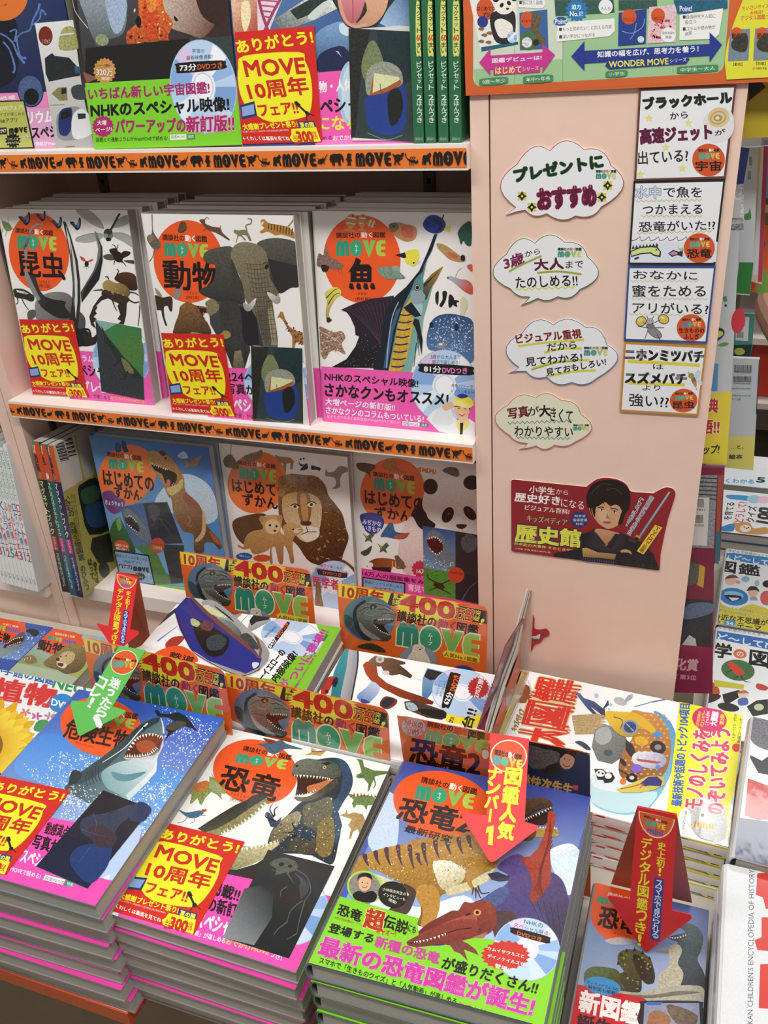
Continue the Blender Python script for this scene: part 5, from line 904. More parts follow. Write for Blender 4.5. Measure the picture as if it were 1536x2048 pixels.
# ---- lower shelf
def art_hd(A):
    A.G(('3f6fae', '2d5fa6', '5a98d0', '8fc0e0'), '0,0 1300,200 1500,1700 200,1700', m=.05)
    A.P('b8cfe0', '720,780 900,560 1060,520 1250,640 1330,900 1200,1000 900,900', 1, m=.25); A.P('a8c4dc', '940,340 1000,300 1040,360 980,370', 1, m=.2)
    A.E('e8733a', 455, 525, 268, 300, 38, n=44); A.bgc = 'e8733a'; series(A, (258, 300), (590, 345), (260, 345)); wordmark(A, (275, 362), (610, 405), (280, 462))
    A.T('はじめての', '1a1311', 218, 478, 700, 545, 235, 620, .04); A.T('ずかん', '1a1311', 325, 625, 590, 670, 335, 738, .04); A.P('2a4a8a', '345,215 390,230 400,290 370,310 340,290', 1, m=.4); A.P('253c5a', '400,200 440,210 450,260 470,300 420,300', 1, m=.4)
    A.P('6a3a78', '215,720 240,685 310,680 360,740 430,770 420,840 370,890 310,895 250,830', 1); A.T('きょうりゅう', 'f2ecf6', 245, 765, 415, 790, 245, 808, .02)
    A.P(('b88a50', '5a3a26'), '655,310 700,295 760,310 830,330 900,390 960,480 1000,560 1010,660 1050,720 1130,790 1180,880 1200,960 1250,1050 1320,1120 1365,1200 1340,1240 1280,1180 1200,1180 1190,1270 1100,1260 1090,1100 1000,1070 950,1000 900,900 880,760 850,730 790,600 740,520 680,470 650,400', 1, m=.5, g='700,320 1200,1200')
    A.P('2b1a16', '690,420 760,440 860,480 930,520 920,600 860,640 820,600 790,520 720,480', 1); A.P('c26a5a', '840,570 870,580 860,640 830,620', 1); jaw(A, 'efe6cc', '680,405 760,440 850,470', 9, 20, 1); jaw(A, 'efe6cc', '830,660 870,650 910,600', 6, 14, -1); A.E('1c1210', 825, 365, 12, 12); A.P('40302a', '760,310 790,290 830,320 800,345', 1, m=.5); A.P('c8b070', '840,650 930,620 980,560 990,640 900,720 850,700', 1, m=.4)
    A.P('c9a878', '1180,860 1210,960 1200,1100 1130,1170 1110,1150 1170,1060', 1, m=.5); A.P('8a4a2a', '1010,700 1100,760 1160,860 1080,840 1000,760', 1, m=.3); A.P('a05a34', '1240,1060 1330,1130 1365,1210 1290,1160', 1, m=.2); A.L('b07050', 16, '1035,910 1060,960 1040,1010 1080,1020', taper=(1, .5))
    A.P('9a7448', '1000,365 1060,410 1100,370 1170,335 1130,440 1060,440 1000,460 1020,420', 0, m=.2); A.P('8a6a4a', '1110,510 1140,520 1175,515 1140,540'); A.P('7a8a94', '520,800 600,740 680,640 650,720 580,790', 1, m=.4)
    A.P(('3c6a34', '264a26'), '290,1080 320,980 380,930 420,1000 470,1090 520,1200 520,1280 330,1240', 1, m=.4, g='380,930 400,1250'); A.P('6e9a5a', '350,960 385,935 400,1030 370,1060', 1, m=.3)
    A.P(('3a5a90', '56708c'), '385,835 610,795 700,1010 720,1130 690,1190 520,1210 450,1050', 0, m=.35, g='450,850 560,1200'); A.P('6c7478', '420,870 470,850 560,930 640,1040 690,1110 640,1170 540,1100 450,960', 1, m=.35); A.P('2a1214', '435,930 480,920 540,970 575,1040 560,1080 500,1040 450,990', 1); jaw(A, 'e8e4dc', '440,925 490,915 550,975', 8, 18, 1); jaw(A, 'e8e4dc', '450,995 510,1050 565,1080', 7, 16, -1)
    A.P('262a30', '610,795 840,785 990,1180 700,1190', 0, m=.3); A.P('42464a', '650,840 700,800 770,850 760,930 700,960', 1, m=.6); legs(A, '4a4e52', 7, '700,950 820,960 900,1040', '760,930 880,1100', '700,900 720,980 690,1010'); A.P('4c7a3a', '515,1210 700,1190 830,1470 980,1560 700,1580 640,1300', 0, m=.4); A.P('2e2a34', '790,1190 1000,1200 990,1560 880,1570', 0, m=.3); A.E('c04028', 745, 1200, 70, 72, 20); A.T('講談社の動く図鑑', '3a1008', 690, 1175, 795, 1190, 690, 1190); wordmark(A, (700, 1200), (790, 1215), (705, 1235), ('6a9a50', '8aa850', 'b0b060', 'c8b860'), None)
    A.E('c8502a', 405, 1200, 76, 48, 15); A.T('2歳からの', 'f4e4d8', 345, 1180, 465, 1200, 345, 1205, .02); A.T('脳に効く!', 'f4e4d8', 350, 1215, 470, 1235, 350, 1238, .02)
    A.P('85c43a', '340,1540 1010,1600 1500,1660 1500,1740 350,1700'); A.P('14181c', '325,1245 665,1292 730,1588 390,1545'); A.P('7fa4c8', '338,1258 655,1304 712,1572 400,1532'); A.T('動画とクイズが楽しめる', '141c28', 350, 1280, 650, 1325, 350, 1310, .014); A.T('Webアプリ', '141c28', 420, 1335, 590, 1360, 422, 1362, .02); A.P('14181c', '372,1380 500,1396 503,1428 378,1412'); A.T('おでかけ', 'eef2f6', 382, 1388, 492, 1402, 384, 1412, .03); A.bgc = '7fa4c8'; wordmark(A, (512, 1400), (665, 1415), (516, 1445), ('10141a',)*4, None); A.star('14181c', 570, 1500, 72, 52, 14, .6); A.T('つき!!', 'f4f4f4', 620, 1465, 690, 1475, 620, 1492, .03, out='334', ob=.05); A.T('くわしくは', 'd8e4f0', 540, 1488, 610, 1498, 540, 1506)
cover('hd', b_hd, art_hd, D2, '5d8fc4')
def art_hl(A):
    A.E('e8733a', 245, 275, 168, 182, 30, n=44); A.bgc = 'e8733a'; series(A, (132, 145), (352, 170), (132, 170)); wordmark(A, (140, 180), (355, 205), (142, 250)); A.T('はじめての', '1a1311', 98, 255, 415, 292, 105, 325, .04); A.T('ずかん', '1a1311', 158, 335, 360, 362, 165, 405, .04)
    A.P('7a6e58', '50,140 90,110 130,160 140,195 90,190 60,180', 1, m=.5); A.L('6a5e4a', 4, '95,55 90,110'); A.P('84745a', '170,120 230,105 270,85 275,120 230,150 180,150', 1, m=.4); A.P('a8784a', '345,112 380,125 440,130 458,150 450,200 435,195 440,160 415,165 412,215 400,210 395,165 360,145', 0, m=.2); A.P('efefec', '520,145 570,135 612,170 605,205 570,190 540,200 520,180', 1, m=.1); A.P('1c1c1c', '487,150 510,140 520,165 500,180 488,165', 1); A.E('efefec', 507, 152, 18, 17); A.P('1c1c1c', '560,175 580,180 612,190 608,208 590,200 560,200', 1); A.P('1c1c1c', '520,170 535,165 538,195 500,205 498,195', 1); A.E('1c1c1c', 498, 140, 6); A.E('1c1c1c', 515, 136, 6)
    A.P('8e8270', '645,195 655,215 690,210 720,180 760,185 780,205 740,225 725,260 725,300 680,312 700,290 700,255 670,240 640,235', 1, m=.3); A.L('8e8270', 9, '760,195 785,185 800,170')
    A.P(('8a5e30', '3e2a1c'), '380,260 430,225 510,230 590,240 640,290 660,350 700,400 740,460 760,540 775,600 740,700 720,760 560,740 480,640 400,560 370,450 370,330', 1, m=.75, g='450,240 650,740'); A.P('9a7440', '370,250 430,228 470,260 420,330 380,320', 1, m=.7); A.S(['5a3c1e', '3a2814', 'b08850'], '380,250 600,240 760,520 740,720 560,720 640,450 560,280 400,300', 120, 13, k=4, el=.4)
    A.P(('c09a64', 'd8c4a4'), '390,380 420,340 500,330 560,340 610,380 620,450 610,530 590,590 540,620 490,600 440,540 400,480', 1, m=.35, g='480,340 550,610'); A.P('8a6238', '480,330 540,335 560,420 545,500 500,500 480,420', 1, m=.3); A.P('b98e58', '495,350 530,350 540,480 510,490', 1, m=.2); A.P('5a3628', '498,502 550,498 560,515 530,530 505,522', 1); A.P('e6dcc8', '480,530 530,525 600,540 600,590 545,618 500,590', 1, m=.2); A.L('4a3420', 5, '530,530 535,560 500,575'); A.L('4a3420', 5, '535,560 590,560'); A.E('e0c890', 465, 415, 22, 13, 10); A.E('2a1a10', 465, 413, 9); A.E('e0c890', 560, 402, 24, 14, -5); A.E('2a1a10', 560, 402, 9); A.L('2a1a10', 6, '440,408 465,398 490,412'); A.L('2a1a10', 6, '530,400 560,385 590,398'); A.E('a8804a', 388, 330, 22, 26, m=.4)
    A.P('5e4228', '105,500 180,465 290,455 300,520 280,640 180,640 120,580', 1, m=.4)
    A.P(('c9a066', 'a87e48'), '260,490 300,465 370,465 390,500 380,560 420,590 425,615 340,610 320,650 300,670 240,690 215,680 200,650 170,650 175,600 210,560 280,540', 1, m=.3, g='300,470 250,680'); A.E('dcc498', 335, 530, 44, 44, m=.15); A.E('2a1a10', 320, 522, 7); A.E('2a1a10', 358, 528, 7); A.P('5a3a2a', '338,548 358,550 348,562', 1); A.E('b08a58', 275, 485, 18, 18, m=.3); A.E('b08a58', 378, 480, 16, 18, m=.3); A.L('a87e48', 12, '200,650 170,655 135,640')
    A.P(('c9a066', '9a7446'), '395,530 440,510 500,530 510,560 460,590 450,650 460,730 440,740 425,680 400,640 395,740 370,735 350,650 330,660 335,740 320,730 330,620 400,590', 1, m=.3, g='430,520 400,730'); A.E('e0ccaa', 480, 552, 24, 14, -20); A.E('2a1a10', 455, 545, 5); A.L('4a3020', 4, '485,548 505,545'); A.P('6a4828', '740,720 830,790 820,810 700,780', 1, m=.3)
    A.star('2a5a98', 170, 702, 50, 44, 14, .45); A.star('c8502a', 275, 712, 55, 48, 14, .4); A.T('2歳からの', 'dfe8f4', 140, 690, 200, 700, 140, 702)
    A.P('7fbf3a', '100,1000 130,960 900,1030 900,1120 100,1060'); dvd(A, 688, 868, 140, 142, 5); A.T('親子で楽しめる', '1b2a4a', 612, 745, 738, 762, 612, 762, .012); A.T('NHKのスペシャル映像!', '1b2a4a', 585, 760, 775, 790, 585, 782, .012); A.P('33303a', '590,780 610,775 770,800 768,825 740,828 600,808'); A.T('DVDつき', 'd86a3a', 628, 785, 735, 800, 628, 805, .03); A.T('医学者', 'd0405a', 570, 815, 715, 838, 575, 875, .05); A.P('8a6a48', '585,860 600,850 615,870 620,940 630,990 600,1000 580,980 585,900', 1, m=.4)
cover('hl', b_hl, art_hl, D3, 'e9e7e1')
def art_hp(A):
    A.E('e8733a', 1030, 325, 185, 195, 30, n=44); A.bgc = 'e8733a'; series(A, (915, 210), (1155, 238), (918, 238)); wordmark(A, (920, 240), (1160, 270), (922, 315)); A.T('はじめての', '1a1311', 868, 318, 1210, 362, 872, 395, .04); A.T('ずかん', '1a1311', 925, 412, 1135, 438, 930, 478, .04)
    A.P('5b4a3a', '820,165 860,160 920,170 930,190 900,215 905,245 880,220 835,200', 1, m=.4); A.P('b8784a', '970,165 1000,140 1050,150 1060,190 1120,215 1050,215 980,195', 1, m=.3)
    for x in (1195, 1235, 1270): A.E('d88a4a', x, 200+(x-1195)*.15, 22 if x < 1260 else 13, 15, m=.2); A.L('efe8dc', 5, [(x+4, 186), (x+3, 214)])
    A.P('6a5e50', '1318,205 1350,185 1400,190 1418,225 1400,242 1350,225', 1, m=.8)
    A.P('26221f', '1135,470 1180,390 1220,360 1230,470 1280,520 1230,560 1170,540', 1, m=.5); A.P(('f2efe9', 'ded6cc'), '1230,300 1290,260 1370,245 1440,255 1540,290 1540,560 1440,560 1330,530 1260,490 1205,420 1210,350', 1, m=.12, g='1350,260 1350,550'); A.P(('e8d8d0', 'd8b8b0'), '1090,540 1140,470 1180,530 1240,590 1210,750 1160,800 1100,800 1060,700', 1, m=.15, g='1120,500 1120,800'); A.E('26201e', 1250, 298, 42, 46, m=.4); A.E('26201e', 1490, 275, 50, 42, m=.4)
    A.E('1f1a1a', 1350, 462, 32, 48, 25, m=.3); A.E('1f1a1a', 1478, 452, 28, 48, -40, m=.3); A.E('5a4a40', 1356, 455, 8); A.E('5a4a40', 1470, 440, 8); A.P('2a2422', '1398,520 1430,515 1462,522 1440,542 1412,540', 1); A.L('3a302c', 4, '1432,540 1435,552')
    A.P('2a3a90', '840,470 880,450 940,455 980,490 970,540 920,575 870,550', 1); A.T('みぢかな', 'f0f0f8', 858, 485, 965, 500, 856, 515, .02); A.T('いきもの', 'f0f0f8', 860, 520, 962, 535, 858, 550, .02)
    A.P('2a5a8a', '1005,515 1030,510 1050,560 1120,570 1100,600 1040,600 990,590 960,585', 1, m=.3); A.P('b8522a', '1040,585 1120,565 1125,575 1070,605', 1, m=.2)
    for x, y in ((890, 590), (975, 650)): A.P('4a5a34', [(x-35, y-25), (x-5, y-5), (x+20, y-30), (x+35, y-10), (x+15, y+10), (x+25, y+35), (x, y+20), (x-20, y+30), (x-15, y+5)], 0, m=.5); A.L('d8d070', 3, [(x-25, y-18), (x-5, y+5)])
    A.P('3a4a2c', '845,680 880,660 910,640 900,680 870,700', 1, m=.5); A.P(('7a3a1c', 'a85a2a'), '880,760 900,730 950,712 1040,720 1100,750 1105,770 1060,775 1030,760 1020,795 1000,795 990,770 940,770 935,795 915,795 910,770', 1, m=.3, g='900,720 1090,770'); A.E('e8e4dc', 900, 752, 18, 15); A.P('2a1612', '915,765 1020,765 1018,795 915,795', 0, m=.3); 
    for i in range(4): A.L('d8a060', 6, [(1030+i*18, 728+i*3), (1030+i*17, 768)])
    A.P('6a5848', '1040,700 1060,695 1100,740 1095,780 1060,760', 0, m=.6)
    A.P('e04aa0', '850,770 1540,870 1560,1100 850,990'); A.T('16万人の脳画像をみてき', '4a1030', 855, 785, 1290, 850, 855, 812, .04); A.T('育児ママにすすめたい', 'f4c8e0', 1120, 860, 1500, 920, 1120, 900, .04); A.star('c03050', 1190, 775, 52, 42, 14); A.T('16万', 'f4ecf0', 1170, 775, 1225, 780, 1170, 800, .03)
    A.P('14181c', '855,820 1104,855 1104,980 855,940'); A.P('7fa4c8', '862,828 1096,862 1096,975 862,935'); A.T('動画とクイズが楽しめる', '141c28', 870, 838, 1088, 870, 870, 858, .012); A.T('Webアプリ', '141c28', 920, 875, 1040, 890, 920, 895, .02)
    A.P(('35548a', '7090a8'), '1205,525 1395,555 1395,795 1210,768', 0, m=.2, g='1300,540 1300,780'); A.P('6a7680', '1222,600 1255,550 1310,570 1350,640 1390,720 1390,790 1330,760 1260,690', 1, m=.3); A.P('4a1a18', '1228,605 1270,590 1310,610 1322,660 1290,690 1250,660', 1); jaw(A, 'f0ece4', '1230,600 1275,585 1318,615', 8, 14, 1); jaw(A, 'f0ece4', '1240,655 1285,695 1320,670', 6, 10, -1); A.S(['c8d4dc'], '1210,700 1395,740 1395,795 1210,768', 60, 5)
    A.P('2a2e30', '1395,555 1540,580 1540,820 1395,795', 0, m=.3); A.P('50565a', '1430,600 1470,570 1520,600 1510,660 1460,680 1430,640', 1, m=.7); A.P('4f8a34', '1210,768 1395,795 1395,950 1212,918', 0, m=.4); legs(A, '33261a', 9, '1300,860 1240,830 1230,800', '1300,870 1380,830', '1290,880 1240,900', '1310,890 1370,920'); A.E('3a2a1c', 1300, 872, 34, 18, 20, m=.4); A.P('232830', '1395,795 1540,820 1540,980 1395,950', 0, m=.3); A.L('50586a', 8, '1430,960 1480,880 1540,840', taper=(1, .3)); A.E('c04a28', 1398, 810, 48, 46); A.T('講談社の動く図鑑', '3a1008', 1362, 785, 1436, 795, 1362, 800)
cover('hp', b_hp, art_hp, D3, 'e9e7e1')
# ---- table covers
def art_shark(A):
    A.G(('1f4fb8', '2a5cc8', 'bcd4f0', '8ab8e8'), '540,-60 1560,200 650,1500 -560,1180', n=10, m=.03)
    A.P(('3f86dc', '7fb2ec'), '300,300 700,420 1500,700 1100,1100 700,900 500,700 100,560', 1, m=.1, g='800,300 700,1000')
    A.S(['e8f2fc', 'cfe2f8', 'ffffff'], '1050,100 1500,230 1400,420 1250,600 1100,850 1000,900 1100,560 1110,400 1100,260', 420, 6, 2); A.S(['e8f2fc', 'ffffff', 'bcd8f4'], '400,420 700,460 640,560 480,640 430,800 400,900 560,880 640,760 620,700 500,700 300,500', 380, 6, 3); A.S(['dfecfa', 'ffffff'], '1000,620 1180,640 1080,900 980,1000 800,900 780,740', 300, 7, 4); A.S(['e8f2fc'], '150,500 460,640 440,720 200,600', 90, 5, 6)
    title_disc(A, 692, 255, 282, 198, 12, '620,110 945,165 612,150', '600,150 930,205 585,215'); A.T('危険生物', '1a1311', 470, 200, 900, 290, 430, 325, .035); A.T('きけんせいぶつ', '3a1a10', 520, 352, 642, 385, 517, 370, .01)
    A.P('1f2224', '1055,145 1075,140 1100,165 1160,165 1220,155 1270,180 1310,230 1350,285 1300,260 1260,250 1200,280 1150,320 1125,350 1150,290 1130,270 1140,245 1190,215 1150,190 1080,185', 0, m=.3); A.P('4a4a44', '1130,255 1200,215 1270,225 1260,250 1180,280', 1, m=.3)
    A.P(('3b5058', '6f8f98'), '1095,190 1110,230 1120,300 1110,340 1090,370 1080,460 1050,540 960,640 880,740 800,860 470,700 465,640 540,570 640,520 740,440 820,370 900,290 1000,210', 1, m=.15, g='700,420 950,640')
    A.P(('2c3e44', '3a4d54'), '1095,190 1050,195 960,240 880,310 800,380 700,460 600,530 500,600 465,650 560,640 640,600 740,520 830,430 900,350 1000,270 1080,225', 0, m=.2, g='1090,190 500,650')
    A.P(('d6e2e4', '7fa8ae'), '1080,440 1065,500 1040,560 960,640 900,720 860,760 820,720 740,680 700,620 700,560 800,500 900,480 1000,470', 1, m=.08, g='1050,470 760,680'); A.P('5f8f9c', '760,560 860,580 1000,560 900,620 800,620', 1, m=.1); A.P(('eaf0f0', 'c8d8dc'), '860,720 960,630 1050,540 1075,470 1068,560 1000,640 880,760', 0, g='1060,500 870,750')
    for i in range(5): A.L('20383e', 5, [(600+i*18, 560-i*10), (585+i*22, 610-i*6), (600+i*22, 660-i*8)])
    A.P('2b373c', '490,560 540,555 560,590 520,640 470,650', 1, m=.3)
    A.P(('7a3a28', '4c1c14'), '850,455 890,380 950,320 1020,298 1090,305 1112,330 1100,370 1080,410 1030,440 940,455 880,465', 1, m=.25, g='980,300 900,460'); A.P('a8522e', '930,370 1000,345 1060,370 1040,420 960,430', 1, m=.2); A.P('dfc8bc', '842,460 880,470 960,465 1050,450 1090,420 1112,345 1100,310 1115,320 1118,380 1090,440 1050,470 940,480 860,478', 0)
    jaw(A, 'f8f6f0', '870,415 915,345 975,308 1050,300 1105,318', 13, 24, 1); jaw(A, 'f8f6f0', '855,462 930,462 1020,448 1080,405', 15, 26, -1); A.L('e8eef0', 12, '1098,195 1112,240 1118,300', taper=(.3, 1)); A.L('f4f8f8', 10, '1010,230 940,300 850,400 700,500', taper=(1, .3)); A.E('101418', 985, 262, 8); A.S(['ffffff', 'dfeefa'], '480,640 800,720 860,760 700,880 560,820 440,860 430,760', 260, 6, 9)
    A.P('f04fb0', '-500,720 375,880 500,905 600,940 1200,1050 1200,1600 -500,1400'); dvd(A, 790, 1130, 190, 170, -30); A.P('b8cdf0', '850,950 960,930 950,1030 870,1180 760,1260 660,1290 700,1240', 1)
    A.T('動感満点の', '1a1311', 330, 905, 520, 945, 300, 985, .045); A.T('写真が', '1a1311', 240, 985, 420, 1030, 215, 1080, .045); A.T('スペシャル', 'f8f0f6', 160, 1090, 400, 1160, 135, 1180, .045); A.T('WebMOVEで読める!', 'f8eaf4', 20, 1190, 285, 1262, 8, 1225, .02)
    A.P('f4f4f4', '312,1265 448,1300 430,1335 295,1300'); A.T('図鑑MOVE', '333', 318, 1275, 440, 1306, 308, 1300, .01); A.P('2a8a70', '455,1302 515,1317 500,1352 438,1338'); A.T('検索', 'e8f0e8', 462, 1312, 505, 1324, 455, 1338)
cover('shark', b_shark, art_shark, E1, '2f6fd0')
def holo_shark(A):
    A.P(('141a24', '18223c'), '708,692 1035,820 600,1365 248,1212', m=.2, g='700,700 500,1300'); A.P('24365c', '960,770 1035,820 980,900 900,900 880,830', 1, m=.3)
    A.P('2c3a52', '560,900 640,860 760,850 860,800 950,790 900,860 820,930 760,1010 640,1020 560,980', 1, m=.3); A.P('1f3a70', '520,1090 620,1060 760,1060 740,1200 640,1320 560,1300 480,1180', 1, m=.2); A.P('3a2c38', '600,960 700,930 800,1010 760,1080 660,1070', 1, m=.4)
    for p in ('640,850 660,920 650,990', '700,860 800,830 900,800', '560,960 640,990 740,1010', '620,1080 560,1160 520,1210'): A.L('48587a', 4, p, taper=(1, .2), m=.3)
extra_card('shark', b_shark, 'dark_picture_card', pts('708,692 1035,820 600,1365 248,1212'), E1, holo_shark)
def art_dino(A):
    title_disc(A, 795, 268, 218, 166, 10, '738,132 985,182 730,158', '705,170 965,208 690,218'); A.T('恐竜', '1a1311', 645, 225, 938, 300, 600, 345, .04); A.T('きょうりゅう', '3a1a10', 672, 370, 762, 392, 668, 382, .01); A.T('[新訂版]', '3a1a10', 668, 396, 740, 412, 664, 416, .012)
    A.P('4f6478', '803,125 850,120 900,110 930,105 960,125 1040,152 950,150 900,175 860,165 840,140', 1, m=.3); A.P('7f3a2a', '835,95 870,100 900,110 870,125', 1, m=.3); A.P('c89a5a', '1048,182 1085,165 1080,140 1110,160 1165,155 1130,185 1090,180', 0, m=.2); A.L('7a4a2a', 4, '1080,160 1110,165 1150,160')
    A.P('8a9650', '560,290 590,300 620,340 648,365 640,380 620,378 625,410 600,385 570,370 540,400 520,440 510,430 500,400 470,430 460,430 470,385 455,375 470,345 510,320 560,325', 0, m=.5); A.P('c8763a', '480,335 540,312 560,330 520,370 480,360', 1, m=.3); A.L('8a7a48', 6, '590,310 570,275', taper=(1, .2)); A.L('8a7a48', 6, '605,325 600,300', taper=(1, .2)); A.P('9aa070', '565,310 610,330 625,375 590,370 560,345', 1, m=.4)
    A.P('4a6a88', '398,458 440,475 480,470 520,465 530,480 500,500 470,505 440,495', 1, m=.4); A.P('b83a2a', '522,460 545,458 545,470 525,472'); legs(A, '8a94a0', 5, '450,495 430,520 395,530', '480,500 485,520 460,532', '510,490 545,490')
    A.P('5f7a46', '1310,200 1345,205 1352,240 1400,260 1480,265 1490,272 1410,290 1395,320 1380,360 1370,370 1375,330 1350,300 1320,300 1310,290 1340,270 1330,235 1325,215', 0, m=.5); legs(A, '4e6638', 7, '1400,290 1410,330 1400,350', '1350,290 1315,280')
    A.P('6b8a50', '1265,380 1290,382 1310,395 1350,385 1400,395 1415,410 1400,435 1370,440 1365,465 1350,440 1315,435 1300,455 1290,430 1300,410 1280,395', 0, m=.5); 
    for i in range(7): x = 1295+i*18; A.P('8a4a3a', [(x, 392+i), (x+6, 372+i*2), (x+13, 393+i)])
    A.P('b0905a', '1230,490 1255,480 1262,462 1270,485 1300,475 1345,485 1360,520 1355,570 1330,590 1320,560 1295,575 1285,612 1275,610 1285,560 1270,540 1290,510 1260,500', 0, m=.4)
    # big T. rex
    A.P(('33424e', '27313a'), '985,250 1010,215 1060,200 1110,205 1140,200 1200,195 1250,210 1280,250 1295,310 1280,370 1240,430 1215,480 1235,540 1220,640 1190,740 1120,715 1060,690 870,675 868,600 900,540 960,490 1020,430 1090,390 1150,360 1180,330 1100,320 1040,300 990,290', 1, m=.4, g='1050,200 1250,400')
    A.P('2d4a68', '1200,198 1250,212 1282,252 1296,310 1280,370 1245,425 1220,470 1240,540 1215,640 1165,600 1190,500 1185,440 1230,370 1245,300 1230,240', 0, m=.5); A.P(('75786a', '4c4f48'), '985,250 1012,216 1060,203 1120,210 1180,215 1220,235 1235,280 1200,300 1140,290 1080,285 1030,285 990,280', 1, m=.5, g='1040,205 1100,290')
    A.P('3c1f1a', '1010,288 1080,290 1150,300 1200,305 1160,340 1100,370 1040,385 1000,390 1010,340', 0, m=.2); A.P('c8784a', '1060,345 1120,325 1180,305 1200,310 1150,345 1080,380', 1, m=.2); A.P(('6c6a58', '45463e'), '998,395 1060,395 1110,370 1160,335 1210,300 1215,330 1160,380 1100,408 1040,420 1005,412', 1, m=.5, g='1000,400 1160,340')
    jaw(A, 'f2ecd8', '992,282 1060,285 1130,292 1180,300', 13, 17, 1); jaw(A, 'f2ecd8', '1005,392 1060,388 1110,362', 8, 14, -1); A.E('e0c878', 1150, 245, 8); A.E('14100c', 1150, 245, 4); A.P('2a2c2a', '1130,225 1170,215 1190,225 1160,235'); A.E('1c1a18', 1008, 238, 7, 5)
    A.P(('9c9272', '665a40'), '900,545 950,500 1010,470 1030,500 1000,560 960,600 900,640 875,660 872,600', 1, m=.55, g='1010,480 890,640'); A.P(('6a644e', '413b2c'), '1040,450 1110,420 1180,400 1190,480 1150,600 1100,690 1000,680 960,650 1040,560', 1, m=.6, g='1100,420 1050,690'); A.P('29394a', '990,560 1040,545 1090,560 1110,600 1060,625 1000,600', 1, m=.4); A.P('806c3a', '1120,540 1190,500 1200,620 1170,700 1110,680', 1, m=.6); A.P('2f4258', '930,500 900,520 870,480 850,480 870,540 880,550 910,545', 1, m=.3)
    for p in ('890,500 870,460 885,430', '895,495 895,460 915,445', '900,520 850,500 850,480', '1000,575 960,580 945,575', '1010,590 980,600 950,600', '1000,560 985,535 1000,530'): A.L('1a1c1e', 9, p, taper=(1, .2))
    A.S(['3a3c34', 'd8cfae', '8a8468'], '900,545 1010,470 1110,420 1190,400 1230,540 1190,740 1060,690 870,660', 280, 4.5, 12)
    # long jaws of a crocodile like hunter
    A.P(('2c302e', '55563e'), '500,560 560,520 640,470 700,435 750,415 780,390 830,378 858,395 855,420 800,480 750,520 690,555 620,590 560,590', 0, m=.5, g='600,480 640,590'); A.P('8f8a5c', '520,585 600,560 690,510 760,460 855,400 858,425 800,480 740,525 650,575 590,600', 0, m=.6); jaw(A, 'efe8cc', '620,590 700,555 780,500 855,430', 14, 20, -1)
    A.P(('bfb98c', '8a845c'), '720,650 780,650 850,640 915,625 920,640 880,670 860,700 780,740 690,770 640,770', 0, m=.5, g='780,640 740,760'); A.P('2a2620', '640,770 700,770 800,740 860,700 870,680 860,780 760,830 660,800', 0, m=.3); jaw(A, 'f2ecd8', '700,660 780,650 850,635 915,615', 11, 20, 1); A.E('1c1c1a', 820, 392, 6)
    A.P('f04fb0', '200,560 640,790 760,815 1180,905 1180,1400 0,1400'); dvd(A, 960, 970, 215, 190, 10); A.T('掲載!!', '1a1311', 575, 825, 725, 870, 555, 890, .045); A.T('の新訂版', '1a1311', 560, 905, 760, 960, 545, 980, .045); A.T('スペシャル', 'f8f0f6', 510, 985, 730, 1045, 480, 1065, .05)
    A.T('動画」が楽しめる', 'f8eaf4', 468, 1072, 645, 1122, 460, 1100, .025); A.T('おでかけMOVE', 'f0d040', 652, 1120, 870, 1178, 642, 1150, .035); A.T('つき!', 'f8eaf4', 875, 1182, 935, 1205, 868, 1215, .02)
cover('dino', b_dino, art_dino, E2, 'f4f3ef')
def holo_bones(A):
    A.P(('2b2d2e', '1d1f20'), '862,670 1202,755 968,1228 630,1120', m=.15, g='950,700 850,1200'); A.P(('8a8f92', '2a2c2d'), '740,870 830,850 890,900 880,1020 790,1160 630,1120', 0, m=.1, g='660,1080 860,930')
    A.P('565850', '870,745 900,720 950,710 1000,730 1015,760 990,780 940,790 900,800 905,770', 1, m=.5); A.E('1d1f20', 930, 745, 14, 10); A.E('1d1f20', 975, 755, 12, 9); jaw(A, '6a6c64', '880,770 920,780 970,785', 8, 8, 1)
    for i in range(9): A.L('4c4e4a', 4, [(1000+i*9, 790+i*6), (1030+i*4, 830+i*7), (1020+i*1, 860+i*8)])
    for p in ('1000,770 1060,810 1080,880 1050,930', '960,790 990,840', '1040,930 980,980 960,1040', '1050,930 1020,1040 1010,1100', '960,1040 910,1080 890,1110', '960,860 930,880 925,910', '1010,1100 960,1130'): A.L('565852', 7, p, taper=(1, .5), m=.3)
extra_card('dino', b_dino, 'dark_picture_card', pts('862,670 1202,755 968,1228 630,1120'), E2, holo_bones)
